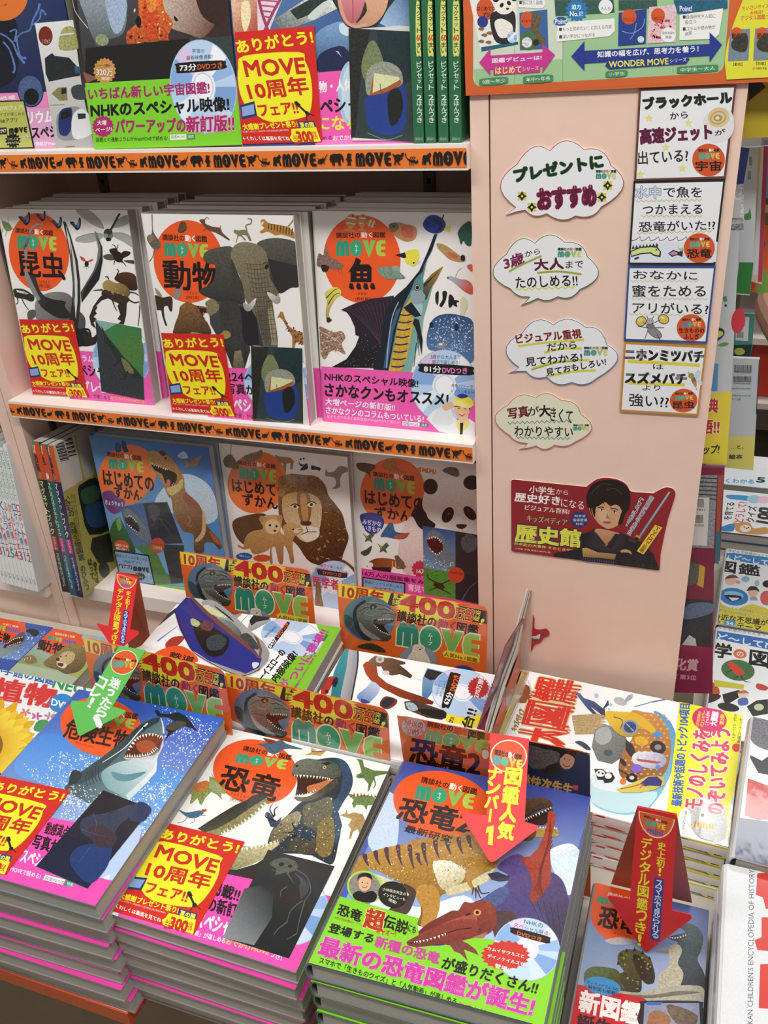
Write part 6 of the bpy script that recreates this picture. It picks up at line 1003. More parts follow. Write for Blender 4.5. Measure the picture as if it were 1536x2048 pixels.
def art_d2(A):
    A.G(('2f3f98', '3a4aa0', 'b8cdea', '8fb4e0'), '540,190 1500,400 1250,1240 200,1000', n=8, m=.03); A.P('c4d6ee', '380,360 500,420 480,700 350,640', 1, m=.15); A.P(('e8eef6', 'b0c8e8'), '1270,680 1340,640 1400,640 1440,700 1380,780 1300,760', 1, m=.2, g='1300,650 1350,780'); A.P('d4e4f2', '1290,720 1400,700 1440,760 1380,900 1320,820', 1, m=.2); A.P('e2ecf6', '380,890 600,960 840,900 900,1000 700,1120 400,1060', 1, m=.15)
    title_disc(A, 735, 440, 262, 172, 14, '625,290 910,355 618,322', '600,330 900,385 585,405'); A.T('恐竜2', '1a1311', 530, 395, 900, 475, 490, 510, .045); A.T('さいしんけんきゅう', '3a1a10', 595, 600, 680, 622, 592, 612)
    # striped dinosaur
    A.P(('b98c3c', '86602c'), '270,720 330,690 420,660 520,640 620,620 700,600 780,595 850,580 900,570 960,640 1010,720 1000,760 930,790 860,840 780,880 720,905 710,980 680,1040 660,1060 600,1050 620,980 590,880 480,820 380,770 290,790 260,800', 1, m=.4, g='600,620 640,1000')
    A.P('a87c38', '560,620 700,595 720,580 740,600 790,578 800,600 860,570 870,590 900,575 905,600 800,640 600,660', 0, m=.5)
    for x, y, k in ((320, 695, 60), (375, 678, 70), (430, 662, 90), (490, 650, 100), (550, 650, 120), (590, 690, 60), (620, 640, 110), (680, 625, 90), (740, 615, 80), (800, 610, 80), (850, 600, 70)): A.P('4a3040', [(x, y), (x+22, y-6), (x+26, y+k*.5), (x+36, y+k), (x+14, y+k*.6)], 1, m=.3)
    A.P(('ece8d0', 'b8a878'), '680,740 730,720 800,740 850,780 830,830 780,870 730,870 700,820', 1, m=.35, g='740,720 800,870'); A.P('d0c49a', '740,870 860,830 940,790 1000,760 960,830 860,880 760,905', 0, m=.35); A.P('b8883e', '590,870 660,840 710,880 715,960 690,1040 680,1060 620,1060 630,980 600,920', 1, m=.3); A.P('4a3a34', '500,840 590,870 580,940 540,1000 440,1000 480,940', 1, m=.3); A.P('d8cfa8', '370,790 480,830 560,900 470,890 390,850', 1, m=.3)
    A.P('a8803c', '850,780 900,750 940,770 920,800 880,830 900,880 870,860 850,820', 1, m=.3); legs(A, '4a3a22', 9, '890,860 880,900', '900,860 900,915', '910,850 930,890 970,885', '905,870 925,915'); S_ = A.S; S_(['6a4c20', 'd8b468', 'efe8cc'], '300,720 560,640 860,600 980,700 900,800 700,850 640,1000 600,900', 220, 4, 21)
    for i in range(6): A.E('f0ead8', 690+i*20, 735+(i % 2)*12, 9, 12, m=.2)
    A.T('最新研究', '1a1311', 545, 538, 785, 598, 532, 574, .03)
    # dark dinosaur arm
    A.P('3a3a48', '960,790 1010,780 1060,800 1100,790 1130,785 1100,805 1130,825 1090,820 1110,845 1070,825 1020,830 980,820', 0, m=.3)
    # roaring head upper right
    A.P(('6a5038', '3f3022'), '1120,420 1180,405 1240,400 1285,420 1290,445 1240,460 1180,490 1130,510', 1, m=.5, g='1180,400 1200,500'); A.P('3a2018', '1140,510 1200,485 1290,450 1300,500 1250,540 1180,545', 0, m=.2); jaw(A, 'f2ecd8', '1140,512 1200,488 1288,448', 12, 14, 1); A.P('a8904a', '1150,560 1210,560 1280,545 1320,565 1320,598 1260,605 1180,600', 1, m=.4); jaw(A, 'f2ecd8', '1200,562 1260,556 1318,562', 9, 12, -1); A.P('5a3820', '1100,490 1140,510 1210,570 1180,620 1100,600', 1, m=.4)
    # spinosaur: sail, body, neck, head
    A.P(('5a4a86', '3c3450'), '1010,760 1060,710 1120,690 1160,720 1200,780 1280,780 1340,820 1370,900 1380,1000 1350,1100 1330,1240 1200,1100 1050,1000 900,960 960,900 1050,850 1070,800', 1, m=.3, g='1100,700 1250,1100')
    A.P(('b8482e', '8a3428'), '1270,475 1285,465 1308,485 1305,530 1290,600 1280,680 1285,770 1280,840 1240,900 1200,940 1180,960 1175,900 1190,850 1180,800 1150,740 1120,710 1180,700 1220,660 1250,590 1265,530', 0, m=.35, g='1280,480 1180,940')
    for i in range(7): A.L('6a241c', 4, [(1282+i*2, 520+i*20), (1262-i*6, 680+i*15), (1200+i*8, 880+i*6)], m=.2)
    A.P('4a4078', '1050,860 1150,900 1250,1000 1300,1120 1330,1240 1220,1160 1120,1060 1000,1010', 0, m=.3)
    for i in range(5): A.L('2e2840', 4, [(1180+i*34, 930+i*4), (1220+i*28, 1010+i*20), (1250+i*20, 1090+i*24)])
    A.P('4a5a88', '900,950 960,900 1030,860 1070,870 1060,910 1000,960', 1, m=.5); A.P('4a3438', '980,1000 1060,980 1110,1010 1100,1080 1040,1130 1000,1120', 1, m=.4)
    A.P(('8a3c30', '5c2620'), '810,980 830,950 845,935 880,940 930,925 990,950 1005,1000 1000,1060 960,1100 900,1110 840,1120 760,1140 680,1150 600,1165 560,1160 540,1140 580,1110 650,1050 720,1010 780,980', 1, m=.3, g='800,940 760,1150'); A.P('a85440', '600,1110 700,1060 800,1020 890,1000 900,1040 800,1060 700,1100 620,1140', 1, m=.3); A.P('9a7060', '700,1140 800,1130 900,1110 960,1090 900,1150 800,1160', 1, m=.3)
    A.L('2a1412', 5, '560,1150 640,1130 720,1110 800,1080 880,1070 930,1080'); jaw(A, 'f0ead8', '580,1140 660,1125 750,1095', 10, 13, 1); jaw(A, 'e8e0c8', '600,1160 700,1148', 6, 10, -1); A.E('d89a5a', 908, 990, 20, 16); A.E('2a1412', 908, 990, 9, 9); A.E('3a1a18', 860, 1000, 14, 6, -20)
    A.P('7a3a34', '700,1110 760,1140 820,1130 860,1150 900,1180 915,1210 880,1195 840,1180 850,1210 860,1240 820,1200 790,1190 770,1160 720,1150', 0, m=.3); legs(A, '1c1414', 9, '880,1185 915,1215', '850,1190 862,1215', '800,1190 815,1228')
    # band
    A.P('84d02c', '180,900 610,1020 600,1050 620,1165 700,1165 900,1120 1000,1130 1380,1240 1300,1700 0,1300'); A.P('84d02c', '560,1160 700,1160 900,1180 1100,1150 1100,1250 560,1250'); 
    A.P('7a3a34', '700,1110 760,1140 820,1130 860,1150 900,1180 915,1210 880,1195 840,1180 850,1210 860,1240 820,1200 790,1190 770,1160 720,1150', 0, m=.3)
    A.P(('8a3c30', '6c2e26'), '600,1110 700,1060 800,1030 900,1030 900,1110 760,1145 600,1168 545,1145', 1, m=.3, g='700,1060 700,1165'); A.L('2a1412', 5, '560,1150 640,1130 720,1110 800,1080 880,1070'); jaw(A, 'f0ead8', '580,1140 660,1125 750,1095', 10, 13, 1)
    dvd(A, 1160, 1180, 172, 162, 14); A.T('NHKの', '1b2a4a', 1150, 1025, 1245, 1050, 1147, 1047, .014); A.T('スペシャル映像!', '1b2a4a', 1100, 1042, 1282, 1092, 1095, 1065, .014); A.P('1a1311', smooth_pts(pts('1078,1080 1095,1068 1265,1112 1280,1130 1262,1150 1095,1102'), k=3)); A.T('DVDつき', 'd86a3a', 1115, 1085, 1240, 1120, 1110, 1105, .035)
    A.star('c8342c', 1052, 1210, 128, 112, 20, .6); 
    for i, t in enumerate(('カムイサウルスと', 'デイノケイルスも', '登場!!')): A.T(t, 'f8f0ec', 962+(38 if i == 2 else 0), 1165+i*38+(10 if i == 2 else 0), 1150-(70 if i == 2 else 0), 1208+i*38-(8 if i == 2 else 0), 958+(38 if i == 2 else 0), 1182+i*40+(10 if i == 2 else 0), .03)
    A.E('9cd84a', 332, 860, 92, 82, 20); A.E('8a8478', 332, 860, 82, 73, 20, m=.4); A.P('17181a', '270,900 300,880 330,890 370,880 395,905 380,935 330,940 285,925', 1); A.E('dcae88', 332, 840, 32, 42, 8); A.P('1c1610', '295,830 300,800 330,788 362,795 372,830 365,820 335,808 305,815', 1); A.L('5a2a20', 3, '318,858 332,864 346,858'); A.E('111', 320, 838, 3); A.E('111', 345, 841, 3)
    A.E('20231a', 475, 898, 75, 66, 15)
    for i, t in enumerate(('小林快次先生の', 'インタビューも', '掲載!')): A.T(t, 'f0f0e0', 425+i*4+(22 if i == 2 else 0), 862+i*27, 545-i*4-(40 if i == 2 else 0), 890+i*27-(10 if i == 2 else 0), 422+i*4+(22 if i == 2 else 0), 878+i*27, .014)
    A.T('恐竜', '1a1311', 205, 945, 325, 985, 188, 1000, .04); A.T('超', 'b02a20', 345, 965, 440, 990, 325, 1065, .06, out='f0d880', ob=.03); A.T('伝説', '1a1311', 440, 1000, 560, 1040, 422, 1065, .04); A.T('にも', '1a1311', 560, 1050, 600, 1065, 548, 1085, .03); A.T('2月21日全国ロードショー', 'a83a20', 182, 1010, 342, 1055, 178, 1022, .01); A.T('ギャオー!', 'c03a20', 395, 1068, 495, 1085, 388, 1100, .03)
    A.T('登場する', '1a1311', 160, 1045, 385, 1105, 142, 1090, .045); A.T('新種の恐竜', 'c8389a', 395, 1110, 722, 1200, 380, 1165, .045); A.T('が盛りだくさん!!', '1a1311', 740, 1215, 1225, 1350, 722, 1275, .045)
    A.T('最新の恐竜図鑑が誕生!', 'c8389a', 120, 1110, 1210, 1430, 92, 1205, .06, out='e8a8d8', ob=.012); A.T('スマホで「生きものクイズ」と「人気動画」が楽しめる', '1a1311', 105, 1218, 805, 1432, 98, 1250, .016); A.T('おでかけMOVEつき!', 'c8501c', 812, 1448, 1150, 1550, 803, 1480, .035)
cover('d2', b_d2, art_d2, E3, '4a5cb0')
# ---- railway book with the big bullet train card
def art_v1(A):
    A.P('fdfdfd', '0,-100 1500,300 1200,1500 -500,900'); A.P('84c832', '1185,572 1500,640 1100,1200 640,1005 660,1000 840,1020 1000,860 1240,700', 0)
    A.L('3a3c3e', 26, '-120,640 40,510 90,470', m=.3); A.L('6a8ac0', 12, '-60,720 100,600', taper=(1, .3)); A.P('b03a30', '5,740 60,690 140,680 150,705 100,755 20,785', 1, m=.3); A.P('f15a22', '-60,800 60,760 150,765 240,830 260,880 180,890 0,850 -80,840', 1); A.T('鉄道', '1a1311', 50, 800, 240, 850, 30, 840, .05)
    A.P('90989a', '500,480 560,465 610,480 600,515 540,560 500,520', 0, m=.2); A.P('a02a2a', '505,480 560,470 600,480 580,505 520,510', 1); A.L('3a3a3a', 3, '600,570 670,500'); A.P(('c8ccd2', '8a909a'), '655,600 670,545 700,512 830,515 835,570 780,590 690,640 650,640', 0, g='660,520 700,640'); A.P('20242a', '665,560 700,512 830,516 820,550 720,570 680,600', 0); A.P('c84a30', '830,570 880,545 895,550 860,580', 1)
    dvd(A, 1000, 690, 245, 145, 12); A.T('NHKの', '1b2a4a', 770, 690, 830, 625, 795, 695, .01)
    A.T('スペシャル映像!', '1b2a4a', 780, 690, 865, 600, 800, 700, .014); A.P('1a1311', '810,760 965,565 985,575 975,600 840,780 815,775'); A.T('64分', 'f4f4f6', 808, 755, 855, 690, 835, 780, .04); A.T('DVDつき', 'e8703a', 868, 675, 955, 570, 892, 698, .03)
    A.T('ドクターイエローの', '1a1311', 640, 1110, 905, 780, 690, 1140, .05); A.T('内部映像!', '1a1311', 830, 1010, 1000, 790, 880, 1050, .05); A.T('ついに登場!!', 'c8389a', 960, 1010, 1225, 620, 1030, 1040, .05); A.T('が', 'c8389a', 890, 1060, 930, 1010, 950, 1085, .04); A.T('情報がWebMOVEで読める!', 'a03080', 1010, 1095, 1180, 820, 1030, 1100, .02)
    A.P('f4f4f4', '1180,805 1232,722 1250,728 1200,812'); A.T('図鑑MOVE', '333', 1188, 800, 1232, 730, 1202, 808); A.P('2a8a60', '1240,718 1270,668 1288,672 1256,722')
cover('v1', b_v1, art_v1, D6, 'fbfbfa')
def holo_bullet(A):
    A.P(('d4d4d4', '9a9a9c'), '170,385 290,400 480,500 640,620 780,740 825,820 815,880 750,950 620,1005 480,960 260,840 180,740 80,500', 0, m=.1, g='300,400 700,900'); A.P(('2c2f84', '30348e'), '170,387 215,395 330,480 520,620 680,760 740,850 765,870 745,940 640,990 520,950 350,890 200,790 120,640 75,490', 0, m=.08, g='150,450 650,950')
    A.P('1d1a1c', '230,560 330,590 420,650 500,700 500,780 440,850 350,850 290,780 240,680', 1, m=.4); A.P('b8c492', '205,560 240,560 280,590 260,620 215,605', 1, m=.5); A.P('6a3a48', '280,600 330,570 390,600 360,650 300,640', 1, m=.4); A.P('3f4446', '330,720 420,680 490,730 440,800 350,800', 1, m=.5)
    A.P('a8a6aa', '290,430 400,420 620,600 740,740 750,830 700,790 560,660 400,540', 1, m=.2); A.P(('87938f', '5c6866'), '400,560 520,580 600,660 580,700 480,650', 1, m=.3, g='420,560 580,700'); A.P('44484c', '590,700 650,670 720,740 740,800 670,780', 1, m=.8); A.P('d9dcae', '300,470 340,450 480,530 500,545 440,545 340,510', 1, m=.3)
    for i in range(8): A.L('26282a', 7, [(395+i*16, 455+i*12), (430+i*16, 490+i*13)], m=.3)
    A.P('7a4a3c', '200,390 225,388 340,500 520,640 640,740 720,830 755,870 735,870 700,830 560,720 400,590 290,490', 0); A.P('7a4a3c', '700,680 740,720 768,800 758,865 740,866 748,800 725,735', 0); A.P('dfe0ea', '690,905 740,905 735,930 700,950', 1)
    A.L('15151a', 5, '80,500 180,745 260,845 480,965 620,1008 750,955'); 
bul = pts('80,495 170,385 290,400 480,500 640,620 780,740 825,820 815,880 750,950 620,1005 480,960 260,840 180,740')
extra_card('v1', b_v1, 'bullet_train_card', bul, D6, holo_bullet, .0035, .001)
# ---- vehicle book
def art_v2(A):
    A.P('fcfcfc', '100,380 1300,700 1000,1200 -60,900'); A.P(('d8d8dc', '8a8c94'), '150,460 250,485 245,640 200,820 120,830 40,800 100,600', 0, m=.1, g='150,600 240,620'); A.P(('3f9aa2', '2c7a86'), '160,480 190,475 175,600 140,760 130,820 70,800 90,640', 0, m=.08, g='100,480 120,800'); A.L('1a1c20', 9, '248,490 245,600 205,820')
    A.P('b83228', '5,760 20,700 60,668 95,670 75,730 40,785 15,785', 1, m=.1); A.P('1c2430', '85,690 105,668 120,690 100,735 80,720', 1); A.E('222', 45, 765, 12)
    A.P(('b04a28', '6a2c18'), '280,590 300,570 345,560 370,600 380,660 440,710 560,760 680,800 745,830 735,850 650,840 520,800 420,750 340,700 300,650', 0, m=.3, g='300,600 700,840'); A.P(('8a6448', '3c2c20'), '320,560 360,530 400,540 470,545 555,570 560,585 520,590 560,620 605,660 590,678 520,650 470,660 420,640 400,600 350,600 330,610', 0, m=.4, g='350,540 560,660'); A.E('c8c4bc', 392, 555, 28, 22, m=.2); A.E('8a8078', 392, 555, 12, 10); A.E('d8d4cc', 430, 640, 24, 14, m=.2)
    A.P(('c4d2e8', '6a86c0'), '300,740 340,700 380,720 390,760 330,830 280,840 245,810 250,780', 1, m=.1, g='340,700 280,830'); A.P('2a4a8a', '270,810 330,835 280,842', 1); A.P('7a3430', '395,830 430,795 500,815 495,850 440,880 395,860', 1, m=.3); A.P('2a2c38', '400,840 440,805 480,815 470,845 430,870', 1, m=.3)
    A.P(('7aa8d0', '4a78a8'), '670,680 700,610 830,640 820,690 740,760 700,815 665,790', 0, m=.15, g='690,620 720,800'); A.P('18202a', '680,665 705,615 825,645 800,680 720,690', 0, m=.1); A.L('9ab0b4', 3, '630,680 660,690'); A.L('9ab0b4', 3, '650,750 645,790'); A.P('4a3c34', '550,830 620,820 730,860 820,890 800,950 700,935 560,880', 0, m=.7); A.P('a8bcc8', '560,840 610,840 640,880 590,890', 1, m=.6); A.P('1a1a1a', '640,880 810,890 820,940 720,930', 1, m=.4)
    A.P('f0e030', '830,895 1100,870 1300,950 1060,1010 820,960'); dvd(A, 930, 772, 200, 158, 12); A.P('1a1311', smooth_pts(pts('795,855 845,655 870,640 912,650 915,670 850,860 825,868'), k=3)); A.T('62分', 'f4f4f6', 800, 840, 835, 765, 840, 852, .045); A.T('DVDつき', 'e8703a', 845, 755, 875, 655, 885, 765, .035); A.T('わかりやすくて、', '1b2a4a', 752, 790, 785, 685, 768, 795, .01); A.T('親子で楽しめる!', '1b2a4a', 780, 795, 812, 690, 796, 800, .01)
    A.star('b8282c', 1035, 740, 72, 62, 20); A.T('シリーズ累計', '401010', 978, 770, 1015, 700, 992, 780); A.T('270万部!', 'f4e8e8', 1000, 800, 1040, 672, 1035, 808, .045); A.T('台!!', '1a1311', 920, 990, 960, 870, 990, 1010, .05); A.T('的!', '1a1311', 838, 965, 850, 930, 868, 968, .03)
    for i in range(8): A.P('d8388a', [(1122-i*8, 712+i*22), (1132-i*8, 714+i*22), (1128-i*8, 726+i*22), (1118-i*8, 724+i*22)])
cover('v2', b_v2, art_v2, D7, 'fbfbfa')
# ---- cutaway encyclopedia
def art_zu(A):
    A.P('fdfdfd', '100,260 1500,480 1400,1400 -100,800')
    A.P(('5a9ac8', '8ac8d8'), '880,500 940,520 985,570 1010,650 1000,780 960,900 900,1000 830,1070 700,1090 560,1050 510,990 560,1000 700,1040 820,980 920,880 960,760 960,640', 1, g='940,520 700,1080'); A.P('c2e4ea', '520,880 600,900 760,960 900,960 840,1050 700,1080 560,1040 500,970', 1); A.P('e0eef4', '540,850 700,900 860,930 700,960 540,930', 1)
    A.E('8a4a2a', 130, 395, 60, 55, m=.1); A.L('d8d4d0', 10, '160,320 185,390 200,450')
    # book title in huge turned characters
    for ch, q in (('大', (98, 655, 132, 562, 365, 700)), ('図', (135, 560, 172, 440, 378, 602)), ('解', (178, 418, 216, 303, 425, 452))): A.T(ch, 'd8281c', *q, .085, out='d8c890', ob=.02)
    A.T('キッズペディア', 'b89a30', 60, 600, 110, 480, 95, 610, .045, out='2a2418', ob=.05)
    # whale, towers, submarine, things
    A.P(('4a6aa0', '1c2a4a'), '425,378 460,395 480,420 540,440 590,480 620,430 625,460 600,480 605,530 580,540 540,520 500,480 460,430', 0, m=.2, g='450,390 590,540'); A.P('e0e4e8', '520,470 560,500 600,530 570,530', 0)
    for i in range(7): A.P('b8a070', [(410+i*3, 520+i*16), (560, 510+i*16), (620, 525+i*17), (560, 532+i*16), (412+i*3, 534+i*16)], m=.4)
    A.E('b8bcbc', 690, 440, 40, 22, 20, m=.3); A.E('a8acac', 740, 420, 28, 14, -40, m=.4); A.L('8a9ab8', 7, '770,470 830,455 880,440 950,430'); A.L('5a6ab0', 6, '870,445 960,425')
    for x, y, r in ((553, 407, 13), (635, 460, 9), (625, 485, 7)): A.E('a8d0e8', x, y, r)
    A.P(('8b908e', '5f6664'), '545,600 600,570 660,590 720,640 740,700 700,760 640,800 560,780 525,700', 0, m=.3, g='560,580 700,790'); A.P('a8b0ae', '560,600 620,590 640,650 590,690 545,660', 1, m=.2); A.E('3a5a60', 620, 735, 26, 18, m=.3)
    A.P(('c88a48', '8a5a30'), '750,500 820,500 900,520 960,600 980,700 960,820 900,890 800,900 700,880 680,800 720,700 760,640', 1, m=.1, g='860,500 820,900')
    for i in range(15):
        for j in range(6): 
            x, y = 760+j*36+(i % 2)*18+(i > 9)*-40, 520+i*26
            A.E('e0a860', x, y, 8, 6, n=8)
    A.P(('e8c23a', 'b8902c'), '600,505 680,500 780,510 860,560 895,600 880,620 800,600 770,640 700,640 640,590', 1, m=.1, g='700,500 760,640'); A.P('d8b030', '740,510 800,520 890,600 870,625 800,580 740,550', 1); A.E('8a98a8', 745, 590, 48, 42); A.E('2a4a78', 745, 590, 36, 32, m=.4); A.L('c8d4e0', 4, '725,570 765,612'); A.L('2a3038', 5, '720,610 770,575'); A.L('3a3020', 4, '650,530 700,550 690,600')
    A.E('3a90d8', 903, 633, 24, 18); A.E('222428', 905, 705, 46, 36, 20, m=.4); A.E('8a8a88', 905, 705, 20, 16); A.E('d8a838', 810, 670, 40, 28, 10, m=.3); A.P('2a2a2e', '720,660 760,690 780,740 750,760 720,720', 0, m=.5)
    A.P(('dfe2ea', '9aa0b8'), '770,740 850,730 940,750 950,800 900,830 820,820 760,790', 1, m=.3, g='800,740 860,820'); A.P('b84a50', '780,770 930,790 900,800 790,785'); A.E('8060c8', 782, 828, 34, 26); A.E('6080d8', 905, 820, 14); A.E('e8783a', 705, 900, 18); A.E('141416', 755, 880, 32, 26); A.E('d8d8d8', 755, 880, 14, 11); A.E('262628', 705, 790, 26, 12, 50); A.L('3a3a3e', 8, '680,830 750,870')
    A.P(('d8d060', 'c8b850'), '665,945 760,910 850,870 900,868 940,880 945,920 880,950 800,965 700,965', 0, g='700,940 900,900'); A.P('2a3078', '800,915 850,875 900,872 930,900 920,930 860,925 830,930', 0); A.L('c84a3a', 6, '690,945 760,930 820,915 800,940'); A.P('2a2a2a', '540,830 590,830 610,850 640,850 660,880 640,905 600,910 590,890 560,890', 0); A.E('f2f2f0', 575, 855, 26, 20); A.E('f2f2f0', 620, 870, 20, 16); A.E('1c1c1c', 566, 850, 6); A.E('1c1c1c', 588, 856, 6); A.P('2a4a5a', '430,675 460,670 500,690 520,720 490,715 470,700', 1, m=.4)
    # yellow band
    A.P('f3ec2a', '1030,436 1412,502 1330,1040 1290,1290 955,1075'); A.P(('c8cac8', '8a9090'), '1060,1060 1130,1000 1220,990 1280,1040 1300,1140 1280,1240 1200,1240 1120,1200', 1, m=.4, g='1130,1000 1250,1230'); A.P('e2e4e0', '1320,1030 1410,860 1420,1100 1300,1290 1230,1260 1330,1200', 1, m=.3); A.E('b8bcb8', 1170, 1110, 50, 40, m=.3); A.E('20201e', 1160, 1095, 10); A.P('d8a030', '1110,1130 1230,1150 1225,1180 1115,1165'); 
    for i in range(7): A.L('3a3028', 3, [(1118+i*17, 1133+i*2), (1116+i*17, 1163+i*2)])
    A.E('f8f8f4', 1060, 1120, 36, 66); A.VT('強くなる', '222', 1065, 1068, 1048, 1178, 18, .014)
    A.T('最新技術や話題のトピック104項目', '3460b8', 980, 1040, 1030, 455, 1040, 1045, .045); A.T('モノのしくみを', 'd83858', 1050, 1050, 1110, 600, 1160, 1062, .05, out='f8e8e0', ob=.05); A.T('のぞいてみよう', 'd83858', 1180, 1085, 1220, 600, 1282, 1090, .05, out='f8e8e0', ob=.05)
    A.E('d8286a', 1200, 545, 100, 72, 8); A.T('大図解', 'fff', 1200, 580, 1215, 500, 1240, 585, .045); A.T('12万部突破の', 'f4e030', 1120, 585, 1135, 500, 1138, 588, .02); A.T('ベストセラー', 'f4e030', 1145, 588, 1160, 495, 1168, 590, .03); A.T('こども大百科', 'fff', 1175, 580, 1185, 500, 1192, 582, .02); A.T('第2弾!', 'f4e030', 1255, 575, 1262, 515, 1282, 578, .03)
    A.T('しくみ・つくり・がわかる', '222', 1325, 665, 1340, 500, 1345, 668, .01); A.T('動画コードつき', '222', 1358, 680, 1372, 540, 1376, 682, .01); A.E('d8281c', 1355, 708, 26, 24); A.T('小学館', '222', 1350, 910, 1362, 835, 1374, 912, .014)
cover('zu', b_zu, art_zu, D8, 'fbfbfa')
def spines(root, key, t):
    """printed long edges facing the shopper: red strokes left, grey and yellow right"""
    w_, h = DIM[key]; fr = FR[key]; f = Frame(fr.o, fr.ex, -fr.n)
    return f
_kids = [o for o in bpy.data.objects if o.parent is None and 'label' in o and o['label'].endswith('cutaway encyclopedias')]
for o in [b_zu]+_kids:
    A = Art(None, z=0, clip=False); w_, h = DIM['zu']; t = .0172
    A.P('f6f4f0', [(0, 0), (w_, 0), (w_, -t), (0, -t)])
    for x in (.16, .185, .21): pass
    A.push((.120, 0), (.172, 0), (.120, -t)); A.P('d8281c', '0,.12 .3,.12 .33,0 .52,0 .5,.2 1,.3 .95,.55 .5,.42 .62,.75 1,.95 .9,1 .6,1 .42,.75 .2,1 0,1 .3,.4 0,.38'); A.pop()
    A.P('d8281c', [(.176, 0), (.207, 0), (.204, -t), (.178, -t)]); A.P('f3ec2a', [(.210, 0), (w_, 0), (w_, -t), (.210, -t)]); A.P('8a8a88', [(.214, -.001), (.236, -.002), (.258, -t*.8), (.262, -t), (.212, -t*.75)], m=.5); A.L('2a2a28', .0008, [(.212, -.001), (.236, -.002), (.262, -t)], sm=0); A.P('2a2a20', [(.266, -.004), (.274, -.004), (.274, -t*.9), (.266, -t*.9)]); A.T('小学館', 'f0f0e0', .267, -.005, .273, -.005, .267, -.0085)
    s_ = A.build('spine_print', o, PRINT); s_.rotation_euler = (math.pi/2, 0, 0); s_.location = (0, -.0009, 0)
    # local x along the book, y up: turn so that +y of the print is the book normal
# ---- pocket books
def art_mini(A):
    A.G(('6a88b8', '3a4a8a', 'c0cad8', 'a0b0c8'), '320,640 1130,840 1050,1700 100,1700', m=.05); A.E('f15a22', 500, 850, 218, 225, 10, n=40); A.P('f15a22', '300,640 700,700 600,900 320,800'); A.bgc = 'f15a22'; A.T('講談社の動く図鑑', 'f0e8e0', 410, 720, 700, 790, 405, 748, .02); wordmark(A, (335, 745), (620, 810), (330, 795))
    A.T('恐竜', '1a1311', 362, 815, 640, 880, 335, 960, .045); A.T('きょうりゅう', '3a1a10', 450, 1000, 565, 1030, 448, 1015, .01)
    A.P(('cfc8c0', '9a98a0'), '390,1060 500,1040 620,1070 560,1090 440,1090', 1, m=.2, g='390,1060 600,1080'); A.P('8a7a6a', '740,1140 850,1130 1000,1130 1110,1100 1000,1150 860,1160', 1, m=.2)
    A.P(('44565c', '2c3236'), '860,930 930,930 1010,950 1060,990 1080,1060 1060,1140 1040,1200 1080,1280 1100,1360 1090,1420 900,1420 860,1340 870,1220 850,1140 900,1080 860,1060 830,1040 900,1020 950,1000', 1, m=.4, g='960,930 1000,1400'); A.P('b0a890', '840,1120 900,1090 930,1140 900,1220 940,1300 900,1400 800,1400 760,1380 770,1300 840,1240', 1, m=.4); jaw(A, 'efe8d8', '840,1040 900,1040 960,1020', 7, 12, 1)
    A.P(('5a6a34', '3a4424'), '240,1300 290,1250 380,1250 470,1270 500,1320 520,1400 640,1440 700,1480 600,1490 480,1470 380,1440 260,1400', 1, m=.4, g='300,1250 500,1480'); A.P(('5a5a34', '2e2a22'), '480,1160 520,1130 570,1125 620,1130 670,1160 710,1200 730,1260 740,1320 720,1370 650,1340 640,1420 560,1440 500,1360 490,1300 520,1280 480,1220', 1, m=.4, g='540,1130 700,1360'); A.P('2e2418', '590,1160 660,1190 720,1260 730,1350 680,1370 620,1300 590,1220', 1, m=.3)
    for a, b in ((480, 1215), (500, 1155), (540, 1125), (595, 1118), (650, 1140), (700, 1180)): A.P('2a2a1c', [(a-10, b+22), (a-2, b-8), (a+14, b+16)])
    A.S(['2e3a1c', '8a9a54'], '500,1160 620,1140 720,1260 640,1420 520,1360', 40, 9); A.P('a8a490', '470,1420 620,1430 760,1400 900,1380 1020,1380 1080,1400 1080,1480 900,1500 700,1500 560,1490', 1, m=.3); A.P('6a6858', '500,1440 700,1450 900,1420 1060,1430 900,1450 700,1470 520,1460', 1, m=.3)
    A.P('c8202c', '180,1370 660,1470 700,1500 1100,1540 1060,1800 120,1760'); A.E('3a90c8', 370, 1385, 130, 62, 12); A.T('ティラノサウルスの', '10202a', 262, 1345, 482, 1400, 258, 1368, .02); A.T('解剖図も掲載!', '10202a', 270, 1375, 470, 1425, 266, 1402, .02); A.T('新図鑑', 'f8f0ea', 222, 1410, 650, 1515, 200, 1560, .055); A.T('誕生!', '241418', 200, 1580, 470, 1640, 185, 1680, .05)
    A.P('20242c', smooth_pts(pts('660,1490 1040,1490 1075,1530 1070,1700 640,1700 640,1520'), k=2)); A.P('8a90a8', '665,1505 1050,1505 1060,1700 655,1700', 0, m=.2); A.P('3a68a8', '680,1495 790,1498 780,1520 680,1518'); A.P('9a6a48', '700,1580 780,1560 850,1620 800,1700 690,1700', 1, m=.4); A.P('6a5848', '820,1520 940,1540 1040,1600 1000,1680 880,1640', 1, m=.6)
cover('mini', b_mini, art_mini, E4, '8a98b8')
